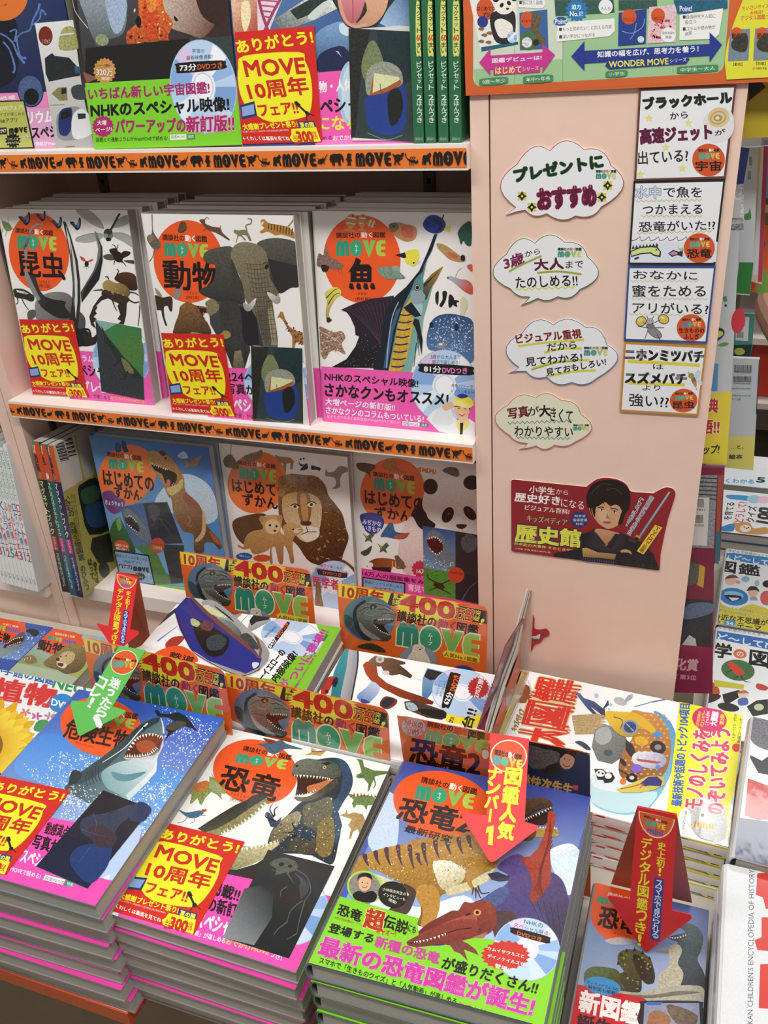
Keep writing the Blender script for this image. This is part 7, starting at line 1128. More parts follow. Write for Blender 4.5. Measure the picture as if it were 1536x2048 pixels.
def art_lm(A):
    A.G(('b8c8e0', 'a0b4d8', 'b0c890', '8a9a58'), '330,190 720,260 560,500 100,400', m=.1); A.P('a8b060', '420,420 560,400 560,500 440,480', 1, m=.3)
    A.E('f15a22', 385, 270, 150, 88, 5, n=36); A.P('f15a22', '330,190 530,225 480,320 240,280'); A.bgc = 'f15a22'; A.T('講談社の動く図鑑', 'f4ece4', 355, 208, 482, 232, 350, 222, .02); wordmark(A, (308, 228), (400, 246), (302, 254)); A.T('mini', '5a62d0', 405, 246, 488, 262, 400, 272, .05); A.T('動物', '1a1311', 255, 252, 430, 290, 238, 318, .045); A.T('どうぶつ', '3a1a10', 282, 325, 325, 335, 280, 334, .01)
    A.P(('9a8450', '5e4c30'), '400,310 440,285 500,285 540,310 560,360 540,420 500,460 420,475 370,450 300,430 280,400 330,360 360,340', 1, m=.7, g='440,290 480,470'); A.P('c8b080', '370,380 400,340 450,330 480,350 470,390 430,420 390,425 365,410', 1, m=.4); A.P('e0d0a8', '365,395 400,400 430,415 410,440 370,425', 1, m=.2); A.P('4a2418', '370,405 405,408 400,428 375,422', 1); A.E('2a1c10', 390, 365, 5); A.E('2a1c10', 425, 360, 5); A.P('3a2818', '360,378 378,372 382,388 366,392', 1)
    A.P('8a7a50', '150,370 190,355 225,365 240,400 200,410 160,400', 1, m=.6); legs(A, 'e8e0c8', 4, '160,375 155,392', '178,368 172,388', '198,366 196,386')
cover('lm', b_lm, art_lm, D5, 'b0c0a0')
def art_sm(A):
    A.G(('3a5cb0', '2a4ca0', '7aa0d8', '5a84c8'), '-400,80 340,180 130,390 -500,300', m=.05); A.S(['dfeafa', 'ffffff'], '-50,250 330,190 130,390 -60,370', 120, 4, 4); A.E('f15a22', 60, 195, 110, 78, 5, n=36); A.P('f15a22', '-60,110 165,150 150,200 -60,250'); A.T('の動く図鑑', 'f4ece4', 20, 148, 120, 168, 17, 160, .02); A.bgc = 'f15a22'; A.T('mini', '5a62d0', 42, 170, 132, 188, 38, 198, .05); wordmark(A, (-60, 150), (38, 170), (-64, 182)); A.T('険生物', '1a1311', -60, 190, 70, 220, -75, 250, .045)
    A.P(('50626c', '8a9ca4'), '155,205 165,230 155,270 120,310 60,350 -20,370 -20,300 40,280 90,240 130,212', 1, m=.2, g='100,220 60,350'); A.P('4c1c18', '30,290 80,250 130,235 155,240 140,275 90,290 30,310', 1); jaw(A, 'f4f0e8', '40,282 90,248 150,236', 10, 10, 1); jaw(A, 'f4f0e8', '40,305 90,288 138,272', 9, 9, -1); A.P('1c1e22', '165,200 200,185 240,195 250,215 220,235 190,215', 1, m=.3)
cover('sm', b_sm, art_sm, D5, '3a5cb0')
def art_neo(A):
    A.P('f4f6f6', '-1500,300 640,580 -200,1900 -2000,1500'); A.T('NATURE ENCYCLOPEDIA OF PLANTS', 'b8c8c8', -60, 390, 425, 488, -62, 398, .0)
    A.T('小学館の図鑑', '2a6ab8', -40, 405, 360, 492, -52, 462, .045); A.T('NEO', '2a9a5a', 358, 498, 560, 548, 335, 560, .05); A.T('植物', 'd83a3a', -20, 500, 370, 560, -60, 630, .075, out='f0a0a0', ob=.012); A.T('しょくぶつ', 'c85a5a', 5, 655, 95, 685, 3, 672, .01)
    A.E('2a8ad8', 392, 662, 78, 60, -10); A.T('DVD', 'f8f8f8', 335, 632, 452, 668, 328, 672, .045); A.T('つき', 'f8f8f8', 395, 690, 430, 698, 393, 708, .02)
    for x, y, c in ((165, 720, 'd87a7a'), (235, 745, 'c85a9a'), (320, 745, 'c88aa8')):
        for k in range(5): a = k*1.257+x; A.E(c, x+22*math.cos(a), y+13*math.sin(a), 15, 7, math.degrees(a), m=.2)
    A.L('8a9a5a', 3, '350,700 345,740 355,770'); A.P('4a9a5a', '245,775 300,770 320,800 290,835 240,845 215,825', 1, m=.25); A.P('5aa868', '310,790 350,755 400,755 405,775 360,815 320,810', 1, m=.2); A.P('3f8a50', '290,815 330,805 355,835 320,860 285,845', 1, m=.2); A.L('6a8a5a', 3, '250,880 290,870 320,850'); A.S(['8aa86a', 'a8889a'], '200,900 330,840 260,960 180,1000', 16, 8)
    cx, cy = -110, 930
    for ring, (R, w2, c) in enumerate(((390, 46, 'e8b020'), (360, 42, 'f2cc30'), (320, 38, 'f8dc48'))):
        for i in range(26):
            a = i*2*math.pi/26+ring*.12; L = R*(.88+.12*((i*7+ring*3) % 5)/4); ux, uy = math.cos(a), math.sin(a)*.86; nx, ny = -math.sin(a), math.cos(a)*.86
            A.P((c, 'd89418'), [(cx+ux*110, cy+uy*110), (cx+ux*L*.55+nx*w2, cy+uy*L*.55+ny*w2), (cx+ux*L*.85+nx*w2*.6, cy+uy*L*.85+ny*w2*.6), (cx+ux*L, cy+uy*L), (cx+ux*L*.85-nx*w2*.6, cy+uy*L*.85-ny*w2*.6), (cx+ux*L*.55-nx*w2, cy+uy*L*.55-ny*w2)], 2, .06, g='%f,%f %f,%f' % (cx+ux*L*.9, cy+uy*L*.9, cx+ux*60, cy+uy*60))
    A.E('8a6420', cx, cy, 130, 112, m=.6, n=40); A.E('5a3c14', cx, cy, 80, 68, m=.7, n=30); A.E('101410', -20, 1145, 40, 42, m=.1); A.P('3a7a4a', '20,1130 70,1100 110,1100 60,1150 30,1150', 1, m=.3)
cover('neo', b_neo, art_neo, D5, 'f4f5f4')
# ------------------------------------------------------------------ orange stand cards
reg('p1', -.4614, -.0604, -.1585, .0464, .0176, -.0287, .2065, .2317); reg('p2', -.2056, -.0719, -.1585, .0315, .0029, -.0302, .2082, .2295)
def pop_art(A):
    A.bgc = 'e8672a'; A.P('ec6a26', '115,45 135,35 1060,190 1085,220 1100,800 150,760'); A.P('f0e23a', '118,52 440,112 418,195 122,140'); A.P('f0e23a', '440,112 470,118 440,200 418,195'); A.P('1c160f', '465,117 1088,235 1090,322 438,195')
    A.star('f0e23a', 700, 195, 215, 185, 40, .55); A.T('10周年', 'c02a1e', 150, 60, 418, 112, 145, 145, .06); A.T('累計', 'f4ea40', 478, 128, 512, 134, 472, 198, .03) if False else A.VT('累計', 'f4ea40', 497, 122, 488, 196, 34, .016, .06)
    A.T('400', 'c8281c', 530, 118, 882, 188, 522, 220, .085, out='f4e43a', ob=.03); A.T('万部', 'c8281c', 890, 205, 1010, 228, 880, 282, .055, out='f4e43a', ob=.03); A.VT('突破', 'f4ea40', 1038, 230, 1022, 302, 34, .016, .06); A.T('!', 'f4ea40', 1058, 285, 1078, 290, 1040, 320, .04)
    A.T('講談社の', '1a1311', 510, 228, 762, 275, 502, 300, .04); A.T('動く', 'b02a50', 778, 283, 890, 305, 770, 345, .04); A.T('図鑑', '1a1311', 900, 305, 1040, 330, 890, 375, .04)
    A.bgc = 'e8f0c0'; wordmark(A, (508, 300), (1045, 395), (500, 455), ('2a8a74', '3a9a70', '7ab458', '9cc458'), 'e8f4e0', 'e8e8b8'); A.P('f0d838', '800,505 830,490 1040,535 1045,565 1030,575 810,535'); A.T('人気No.1図鑑', '7a3a1a', 812, 500, 1030, 545, 810, 528, .035)
    A.E('5a7a94', 322, 285, 172, 146, 8, n=36); A.P('3a4a50', '160,260 200,270 250,330 340,400 320,430 240,400 170,330', 1, m=.2); A.P('1c2a38', '225,220 250,190 300,165 280,260 260,330 330,420 290,420 240,360 215,280', 1, m=.4)
    A.P(('7c8278', '3a3e3a'), '245,220 300,178 360,170 420,190 490,235 495,270 470,290 400,280 360,290 345,310 380,340 440,380 470,400 440,432 380,425 310,390 260,330 240,270', 1, m=.5, g='320,170 300,420'); A.P('20120e', '350,295 400,282 480,292 470,310 420,330 450,385 400,370 360,335', 1); jaw(A, 'f0ece0', '372,288 420,284 478,285', 10, 13, 1); jaw(A, 'e8e4d8', '350,325 400,370 455,392', 10, 11, -1); A.P('2a2c28', '325,205 345,192 370,200 365,215 335,222', 1); A.E('c8a848', 348, 210, 7); A.E('111', 348, 210, 3)
    for q in ('300,182 330,190 380,188 440,205 485,240', '260,240 290,215 320,212', '275,290 310,300 335,300', '400,255 440,250 480,258', '270,330 310,370 360,400', '380,225 420,222 455,235'): A.L('2c302a', 4, q)
    for q in ('310,178 350,176 400,188', '420,210 460,225 488,245', '290,250 320,260 350,262'): A.L('a3a894', 4, q)
    A.P('8a8a7c', '255,300 300,350 400,420 330,410 270,360', 1, m=.6)
    A.P('2c3a20', '245,470 280,450 340,445 400,470 430,505 330,490', 1, m=.6); A.E('8a98a8', 640, 560, 125, 100, n=30); A.P('e8dcc8', '560,560 600,500 610,460 635,452 680,462 690,500 720,560 700,600 580,600', 1, m=.25); A.E('1c1812', 655, 485, 6, 5); A.E('1c1812', 642, 472, 3); A.E('1c1812', 668, 475, 3); A.P('2a4a8a', '880,600 950,590 1010,620 1000,640 900,630', 1)
def make_pop(key, label, art, crop, outline, body='e8672a', first=None):
    fr = FR[key]; w_, h = DIM[key]; r = empty('stand_card', label, 'display card', 'orange stand cards between the table books', fr)
    o = []; R_ = .011
    for cx, cy, a0 in ((R_, h-R_, 90), (w_-R_, h-R_, 0)): o += [(cx+R_*math.cos(math.radians(a0+90-i*18 if a0 == 90 else 90-i*18)), cy+R_*math.sin(math.radians(a0+90-i*18 if a0 == 90 else 90-i*18))) for i in range(6)]
    o = [(0, 0)]+o+[(w_, 0)]
    MB().prism(o, -.0012, 0).build('card_board', cmat(body, .4, .2), r); MB().box(w_*.3, w_*.7, 0, .0012, -.03, -.0013).build('foot_flap', cmat(body, .4, .2), r); return r
pr2 = make_pop('p2', 'orange stand card behind the vehicle book, polar bear picture showing', None, None, None)
pA = Art(FR['p2'], *DIM['p2'], z=.0001); pA.at(*D7); pop_art(pA); pa = pA.build('card_picture', pr2, GLOSSCARD)
reg('p3', -.4590, -.2985, -.1585, .0045, .0281, -.0489, .1981, .2542); reg('p4', -.2660, -.2788, -.1585, -.0010, .0, -.0345, .2075, .2298); reg('p5', -.0272, -.2840, -.1585, -.0442, -.0044, .0491, .213, .2224)
for k_, l_ in (('p1', 'orange stand card behind the railway book'), ('p3', 'orange stand card behind the shark stack, under the green arrow'), ('p4', 'orange stand card behind the white T. rex stack')):
    r = make_pop(k_, l_, None, None, None); c = pa.copy(); COL.objects.link(c); c.parent = r; c.scale = (DIM[k_][0]/DIM['p2'][0], 1, 1)
    c.location = (0, DIM[k_][1]-DIM['p2'][1], 0)
def p5_art(A):
    A.bgc = 'c85a28'; A.P('d0602a', '480,-60 1500,160 1500,500 480,400'); A.E('a8a8a4', 582, 35, 62, 48, 10, m=.3); A.T('NHKの', 'c02a3a', 540, -5, 632, 15, 535, 25, .04); A.T('スペシャル', 'c02a3a', 538, 22, 636, 48, 535, 45, .03); A.T('DVD', 'c02a3a', 555, 45, 610, 58, 550, 68, .04)
    A.T('講談社の', '1a1311', 655, 0, 785, 28, 650, 32, .05); A.T('動く', 'c03a3a', 795, 30, 858, 44, 790, 66, .05); A.T('図鑑', '1a1311', 865, 45, 948, 62, 860, 92, .05); wordmark(A, (650, 45), (968, 110), (640, 110), ('4a9a70', '5aa070', '7aa860', '8ab058'), 'e8f4e0', 'b8b070'); A.T('恐竜2', '241008', 575, 85, 930, 160, 560, 215, .05); A.T('最新研究', '241008', 650, 205, 830, 245, 640, 260, .04); A.E('d8d8d0', 950, 175, 18, 24)
    A.P('1d1a18', '1150,110 1160,108 1380,150 1470,170 1495,200 1500,420 1120,330'); A.P('5a5650', '1165,130 1260,150 1330,170 1300,230 1200,250 1160,200', 1, m=.7); A.P('16181a', '1255,245 1310,220 1340,235 1400,240 1470,280 1480,340 1260,300', 1, m=.1); A.E('c89878', 1368, 205, 38, 46, 10); A.P('15110f', '1330,180 1345,155 1375,145 1400,165 1408,200 1395,185 1360,172 1335,195', 1); A.L('5a2a20', 4, '1345,225 1365,238 1382,232'); A.E('111', 1355, 198, 3); A.E('111', 1382, 204, 3)
    A.T('小林快次先生', 'd8a82a', 1080, 260, 1400, 330, 1070, 315, .05, out='5a3010', ob=.03); A.P('c04a28', '1400,330 1425,335 1422,360 1398,355'); A.T('インタビュー!?', 'e8982a', 1180, 340, 1420, 395, 1175, 365, .04)
r = make_pop('p5', 'orange stand card behind the green banded book, dark portrait photo at one end', None, None, None, 'd0602a'); A = Art(FR['p5'], *DIM['p5'], z=.0001); A.at(*E3); p5_art(A); A.build('card_picture', r, GLOSSCARD)
# ------------------------------------------------------------------ arrow cards
def plane3(a, b, c):
    """frame through three room points: a = origin side, b gives the right direction, c lies below"""
    a, b, c = V(a), V(b), V(c); ex = (b-a).normalized(); n = (b-a).cross(a-c).normalized()
    return Frame(a, ex, n.cross(ex))
def arrow(label, fr, crop, outline, body, art, th=.0008, brace=None):
    f = notice('arrow_card', label, 'sign', 0, crop, outline, th, body, 'arrow cards on the book table', 'arrow_board', art, body, fr)
    if brace: brace(f)
    return f
g1, g2, g3 = ray_y(239, 1291, -.312), ray_y(291, 1301, -.312), ray_z(160, 1475, .0195)
def ga(A):
    A.E('f4f0d8', 637, 1103, 150, 128, -28, n=36); A.E('e8602a', 637, 1103, 142, 120, -28, n=36); A.bgc = 'e8602a'; series(A, (540, 1045), (778, 1078), (535, 1070), '1a1311', 'fff', .04); wordmark(A, (520, 1080), (745, 1100), (510, 1150), ('4aa8a0', '5ab890', 'a8b850', 'd8c848'), None)
    A.VT('迷ったら、', 'fbfdf8', 562, 1275, 330, 1790, 112, .06); A.VT('コレ!', 'fbfdf8', 420, 1265, 255, 1590, 105, .05)
arrow('green arrow card hanging from the orange card onto the shark book', plane3(g1, g2, g3), (130, 1120, 5.388), pts('583,924 868,972 512,1578 655,1622 640,1650 165,1895 140,1880 60,1550 75,1515 225,1525'), '6cc85c', ga)
r1, r2, r3 = ray_y(980, 1466, -.296), ray_y(1056, 1483, -.296), ray_z(993, 1723, .0300)
def ra(A):
    A.P('e8342e', '1020,130 1165,130 1165,95 975,65 968,120'); A.E('f4e8c8', 1068, 185, 94, 84, 0, n=36); A.E('e8502a', 1068, 185, 88, 78, n=36); A.bgc = 'e8502a'; series(A, (998, 148), (1138, 178), (994, 178), '1a1311', 'fff', .04); wordmark(A, (990, 180), (1140, 205), (985, 225), ('4aa8a0', '5ab890', 'd8b850', 'f0d848'), None)
    A.VT('図鑑人気', 'f6ee2a', 1098, 245, 1048, 615, 82, .055); A.VT('ナンバー', 'f6ee2a', 1002, 240, 970, 525, 66, .06); A.P('f6ee2a', '958,548 992,540 986,642 962,638 967,575 950,580')
arrow('red arrow card over the green banded dinosaur book', plane3(r1, r2, r3), E3, pts('977,66 1173,96 1150,520 1218,540 1215,560 1000,722 980,728 966,718 825,488 830,475 955,488'), 'dc2c30', ra)
def mini_arrow_art(q):
    def f(A):
        A.push(*q) # unit box: top left, top right, bottom left of the shaft
        A.P('f2e8c0', [(.04, .025)]+[(.5+.46*math.cos(a), .03+.165*math.sin(a)) for a in [math.pi*i/12 for i in range(12, -1, -1)]]); A.P('e8602a', [(.06, .03)]+[(.5+.43*math.cos(a), .03+.155*math.sin(a)) for a in [math.pi*i/12 for i in range(12, -1, -1)]])
        A.bgc = 'e8602a'; series(A, (.18, .045), (.78, .06), (.18, .062), '1a1311', 'fff', .04); wordmark(A, (.24, .075), (.74, .085), (.24, .115), ('4aa8a0', '5ab890', 'd8c850', 'f0e048'), None); A.T('mini', '4a5ac8', .3, .128, .68, .135, .3, .165, .05)
        A.VT('デジタル図鑑つき!', 'f6ee2a', .30, .2, .30, .995, .27, .03, .1); A.VT('史上初!', 'f6ee2a', .68, .21, .68, .46, .20, .03, .08); A.P('26409a', '.56,.475 .80,.48 .80,.93 .56,.925'); A.VT('スマホで見られる', 'f4f4fa', .68, .49, .68, .915, .17, .02, .04); A.pop()
    return f
def tentback(fr, a, b, c, d, label=None):
    return MB()
# red arrow on a folded support, before the left pocket books
t1, t2, t3 = ray_y(233, 1145, -.155), ray_y(275, 1150, -.155), ray_y(240, 1300, -.215)
fA = plane3(t1, t2, t3)
rr = arrow('red arrow card on an orange support beside the lion pocket books', fA, (130, 1120, 5.388), pts('553,128 785,180 700,745 790,765 798,790 560,990 540,985 340,690 350,683 465,712'), 'e0282c', mini_arrow_art([(553, 128), (785, 180), (452, 930)]))
def support(rr, tl, tr, b1, b2):
    M = rr.matrix_world.inverted() if False else FRAME_OF[rr.name].M().inverted()
    vs = [M @ V(p) for p in (tl, tr, b1, b2)]; n = (vs[1]-vs[0]).cross(vs[2]-vs[0]).normalized()*.0008
    v = [tuple(p) for p in vs]+[tuple(p+n) for p in vs]
    newobj('support_panel', v, [(0, 1, 3, 2), (4, 6, 7, 5), (0, 4, 5, 1), (2, 3, 7, 6), (0, 2, 6, 4), (1, 5, 7, 3)], cmat('c8501c', .45, .2), rr)
FRAME_OF = {}
class _F:
    def __init__(s, m): s.m = m
    def M(s): return s.m
bpy.context.view_layer.update()
FRAME_OF[rr.name] = _F(rr.matrix_world.copy())
support(rr, t1+V((0, .001, 0)), t2+V((0, .001, 0)), V((ray_z(255, 1312, -.098).x, -.105, -.0935)), V((ray_z(325, 1262, -.098).x, -.075, -.0935)))
s1, s2, s3 = ray_y(1275, 1614, -.385), ray_y(1353, 1630, -.385), ray_z(1293, 1905, -.0805)
ra2 = arrow('red arrow card on an orange support over the small dinosaur pocket books', plane3(s1, s2, s3), E4, pts('615,120 893,180 858,848 985,878 1000,900 990,915 690,1138 672,1140 660,1130 408,760 415,745 562,770'), 'dc2024', mini_arrow_art([(615, 120), (893, 180), (545, 1085)]))
bpy.context.view_layer.update(); FRAME_OF[ra2.name] = _F(ra2.matrix_world.copy())
support(ra2, s1+V((0, .001, 0)), s2+V((0, .001, 0)), ray_z(1222, 1768, -.081), ray_z(1384, 1806, -.081))
# ------------------------------------------------------------------ spine-out magnet books
FC = (600, 0, 4.518)
def slim(name, label, fr, w_, h, d, cover, art=None, crop=None, group=None, cat='book', side=None, sidecrop=None):
    """thin book standing with its spine to the front, wrapped in clear film"""
    r = empty(name, label, cat, group, fr)
    MB().box(0, w_, 0, h, -d, 0).build('cover', cmat(cover, .3, .6), r); MB().box(.0012, w_-.0012, h, h+.0006, -d+.001, -.002).build('page_block', PAGE, r)
    if art: A = Art(fr, w_, h, z=.0001); A.at(*crop); art(A); A.build('spine_print', r)
    if side:
        f2 = Frame(fr.w(w_, 0, 0), -fr.n, fr.ey); A = Art(f2, d, h, z=.0001); A.at(*sidecrop); side(A); o = A.build('back_cover_print', r); o.matrix_local = fr.M().inverted() @ f2.M()
    return r
xs = [(1028, 1125), (1135, 1232), (1252, 1345), (1355, 1466)]
for i, (a, b_) in enumerate(xs):
    x0, x1 = ray_y(600+a/4.518, 280, -.003).x, ray_y(600+b_/4.518, 280, -.003).x
    def ga_(A, a=a, b_=b_):
        c = (a+b_)/2; A.P('2c6a44', [(a-9, -400), (b_+9, -400), (b_+9, 1400), (a-9, 1400)]); s_ = [-1, -1, -1, -1]
        A.P('d9dc78', smooth_pts([(c-28, 40), (c, 18), (c+28, 40), (c+30, 470), (c, 500), (c-28, 470)], k=3)); A.VT('マグネット', '24402c', c-3, 42, c+2, 300, 44, .016, .1); A.T('60', 'c83a28', c-24, 315, c+26, 315, c-24, 368, .03); A.VT('まい', '24402c', c, 380, c+2, 480, 44, .016, .1)
        A.VT('ピンセット', 'dfe8dc', c, 550, c+4, 815, 44, .02, .12); A.VT('2ほんつき', 'dfe8dc', c+2, 855, c+6, 1110, 44, .02, .1); A.T('講談社', '9fb8a0', c-36, 1240, c+36, 1240, c-36, 1268)
        if i == 1: A.P('d8d048', [(b_+2, -400), (b_+9, -400), (b_+9, 1400), (b_+2, 1400)])
    slim('magnet_book', f"green spined magnet book, {['first', 'second', 'third', 'last'][i]} from the tongue cover on the top shelf", rect_frame(x0, -.003, .6163, 0, .03, 0), x1-x0-.0006, .27, .19, '2c6a44', ga_, FC, 'green spined magnet books')
cols3 = [('c8502c', '1f2c22', '恐竜', 'マグネットブック', 'つよいぞ! はって あそべる パノラマボード'), ('c8502c', '1c5a66', '魚', 'さかなつりマグネットブック', 'つりざお 2ほんつき'), ('c8502c', '2a2252', '危険生物', 'マグネットブック', 'はって あそべる パノラマボード')]
xe = [-.7166, -.6968, -.6826, -.6692]; q3 = [((268, 165), (335, 170), (648, 1695)), ((345, 172), (402, 178), (725, 1720)), ((410, 180), (470, 185), (795, 1740))]
for i, (c1, c2, t1_, t2_, t3_) in enumerate(cols3):
    (tx, ty), (ux, uy), (bx, by) = q3[i]
    def sa(A, i=i, c1=c1, c2=c2, t1_=t1_, t2_=t2_, t3_=t3_):
        A.push((tx, ty), (ux, uy), (bx-30, by)); A.P(c2, '-.5,-.1 1.5,-.1 1.5,1.1 -.5,1.1'); A.P(c1, '-.5,-.1 1.5,-.1 1.5,.27 -.5,.27'); A.P('3f9a70', '.25,.02 .8,.02 .8,.06 .25,.06'); A.VT('MOVE', 'f0e8c0', .5, .05, .5, .10, .5, .02)
        A.VT(t1_, '1a1311', .5, .11, .5, .13+.045*min(len(t1_), 3), .62, .03); A.E('9a7a50' if i != 1 else 'd8d8d0', .5, .24, .35, .02)
        A.VT(t2_, 'ece6a8' if i != 1 else 'd8e0a0', .5, .28, .5, .62, .55, .016); A.P('b82a3a' if i == 0 else 'c02a80', '.15,.63 .85,.63 .85,.72 .15,.72'); A.VT('マグネット', 'f4d8d8', .5, .635, .5, .715, .3, .0); A.VT(t3_.replace(' ', ''), 'e4e8e8', .5, .74, .5, .95, .4, .0); A.pop()
    def back(A):
        A.P('a8a048', '200,-200 1300,-300 1300,2048 700,2048'); A.P('c9c4ba', smooth_pts(pts('512,190 540,165 680,130 720,170 800,540 780,600 630,690 600,660'), k=2)); A.P('b8b4a8', smooth_pts(pts('730,110 750,90 900,40 930,120 930,500 850,560 820,540'), k=2))
        A.push((528, 215), (615, 195), (590, 410))
        for k in range(20): A.P('26221c', [(0, k/20), (1, k/20), (1, k/20+.014+.018*((k*7) % 3)), (0, k/20+.014+.018*((k*7) % 3))])
        A.pop(); A.push((622, 175), (700, 155), (670, 360))
        for k in range(14): A.P('26221c', [(0, k/14), (1, k/14), (1, k/14+.02+.02*((k*5) % 3)), (0, k/14+.02+.02*((k*5) % 3))])
        A.pop(); A.P('1b2620', smooth_pts(pts('758,680 800,620 930,560 1000,700 1060,900 1080,1060 870,1120 800,900'), k=2), m=.6); A.P('3a5a3c', '790,690 940,640 970,760 830,820', 1, m=.6); A.P('28486a', '830,850 1000,800 1050,1000 880,1040', 1, m=.5); A.P('302e2a', '900,1150 1080,1100 1110,1380 960,1400 880,1260', 0, m=.8); A.E('2a2c28', 1015, 1460, 52, 80, -10)
        for p, t, w2 in (((640, 740, 700, 940), 'いきもの', 55), ((700, 990, 800, 1370), '危険生物図鑑', 60), ((800, 1420, 850, 1660), 'のひみつ', 46)): A.VT(t, '2c2a10', p[0], p[1], p[2], p[3], w2, .03, out='b8b060', ob=.02)
        for k in range(5): A.VT('ぼうけんであそぼうたのしいマグネット', '3a3818', 690+k*16, 720-k*2, 760+k*20, 1290-k*10, 12, 0) if k < 3 else None
        A.VT('はって', '1c1a10', 870, 1350, 905, 1560, 40, .03); A.VT('あそべる', '1c1a10', 920, 1380, 945, 1590, 34, .03)
    slim('magnet_book', ['dinosaur magnet book with dark green spine against the side panel', 'fish magnet book with teal spine between two others', 'dangerous creatures magnet book showing its yellow back cover'][i], rect_frame(xe[i], (-.034, -.039, -.0397)[i], -.0598, 0, .1, 0), xe[i+1]-xe[i]-.001, .262, .20, c2 if i < 2 else 'a8a048', sa, D1, 'magnet books on the low shelf', side=back if i == 2 else None, sidecrop=D1)
# thin white workbooks in the bay beyond the side panel
D1b = (0, 820, 4.654)
xr = ray_z(78, 1184, -.072)
for i in range(9):
    x1 = xr.x-.0094*i; fr = rect_frame(x1-.0088, xr.y+.001*i, -.0719, 0, .1, 0); c = ['c03a3a', '3a6ab0', 'c84848', 'b83050', '3a78a8'][i % 5]
    def wa(A, c=c, i=i):
        A.fr = None; A.P('e4e8e6', '0,0 .0080,0 .0080,.262 0,.262'); A.P('2f7a58', [(0, .23), (.0004, .23), (.0004, .262), (0, .262)])
        A.VT('はじめてのたのしい', '3a7a66', .0040, .252, .0040, .165, -.0050, 0); A.VT(['ロボット博士2', 'ロケット博士1', 'かんじの本3', 'ふしぎ博士4', 'くふう博士5'][i % 5], c, .0040, .16, .0040, .055, -.0062, .03); A.VT('小学', '333', .0040, .024, .0040, .012, -.004, 0); A.fr = fr
    slim('workbook', f"thin white workbook, {ORD[i].replace('topmost', 'first')} from the side panel in the next bay", fr, .0080, .262-.0035*((i*5) % 3), .19, 'cfd4d2', wa, D1b, 'thin white workbooks')
# ------------------------------------------------------------------ leaflets standing between the table books
def sheet(name, L_, R_, m, parent, th=.001, cols=None):
    a = [ray_y(*p) for p in L_]; b = [ray_y(*p) for p in R_]; n = len(a); vs = []; fs = []
    for t in (0, th):
        for p, q in zip(a, b): vs += [tuple(p+V((-t, 0, 0))), tuple(q+V((-t, 0, 0)))]
    for i in range(n-1):
        k = 2*i; fs += [(k, k+1, k+3, k+2), (2*n+k, 2*n+k+2, 2*n+k+3, 2*n+k+1), (k, k+2, 2*n+k+2, 2*n+k), (k+1, 2*n+k+1, 2*n+k+3, k+3)]
    fs += [(0, 2*n, 2*n+1, 1), (2*n-2, 2*n-1, 4*n-1, 4*n-2)]; return newobj(name, vs, fs, m, parent)
lf = empty('leaflet_holder', 'bent clear sleeve of leaflets with a maroon card, standing by the pink panel', 'leaflets', loc=(0, 0, 0))
sheet('backing_card', [(955, 1458, -.29), (985, 1372, -.24), (1012, 1290, -.19), (1046, 1236, -.13)], [(975, 1462, -.28), (1010, 1372, -.20), (1036, 1290, -.14), (1054, 1240, -.09)], cmat('6a1a38', .35, .5), lf)
lo = [(974, 1466, -.285), (1000, 1372, -.22), (1030, 1290, -.16), (1042, 1240, -.12), (1060, 1178, -.07)]; ro = [(1006, 1468, -.26), (1040, 1392, -.17), (1055, 1345, -.09), (1060, 1270, -.07), (1064, 1184, -.055)]
sheet('leaflet_stack', lo, ro, cmat('b4aaa0', .5, .2), lf, .004)
def mix(k): return [tuple(a[j]+(b[j]-a[j])*k for j in range(3)) for a, b in zip(lo, ro)]
sh = lambda q, d=.0012: [(x+d*900, y, z-.0015) for x, y, z in q]
sheet('leaflet_picture', sh(mix(.3)), sh(mix(.62)), cmat('b4482c', .4, .3), lf, .0003)
sheet('leaflet_text', sh(mix(.7))[0:3], sh(mix(.95))[0:3], cmat('d8c83a', .4, .3), lf, .0003); sheet('leaflet_margin', sh(mix(.08)), sh(mix(.2)), cmat('cfcac0', .4, .3), lf, .0003)
clear = mat('clear_film', 'f4f4f4', .08, trans=1); sheet('clear_sleeve', [(x-3, y, z-.004) for x, y, z in lo], [(x+4, y, z-.004) for x, y, z in ro], clear, lf, .0003)
def rc(A): A.P('55504e', '820,830 870,790 940,800 1010,750 1000,790 960,820 930,850 850,850', 1, m=.2); A.P('c8c4c0', '870,800 940,795 930,825 880,825', 1); A.P('d8d4d0', '925,790 965,775 960,820 935,830', 1); A.L('1a1a1a', 10, '830,830 860,870 830,900')
notice('picture_cutout', 'small red die cut card stuck low on the pink panel', 'card', -.0016, (920, 1140, 6.025), smooth_pts(pts('858,580 880,545 898,600 892,690 920,715 980,720 1030,708 1062,730 1078,768 1060,800 1010,815 985,860 945,885 900,900 880,940 858,978 820,980 790,900 800,700'), k=2), .001, 'a82a34', None, 'card_board', rc, 'c04a50')
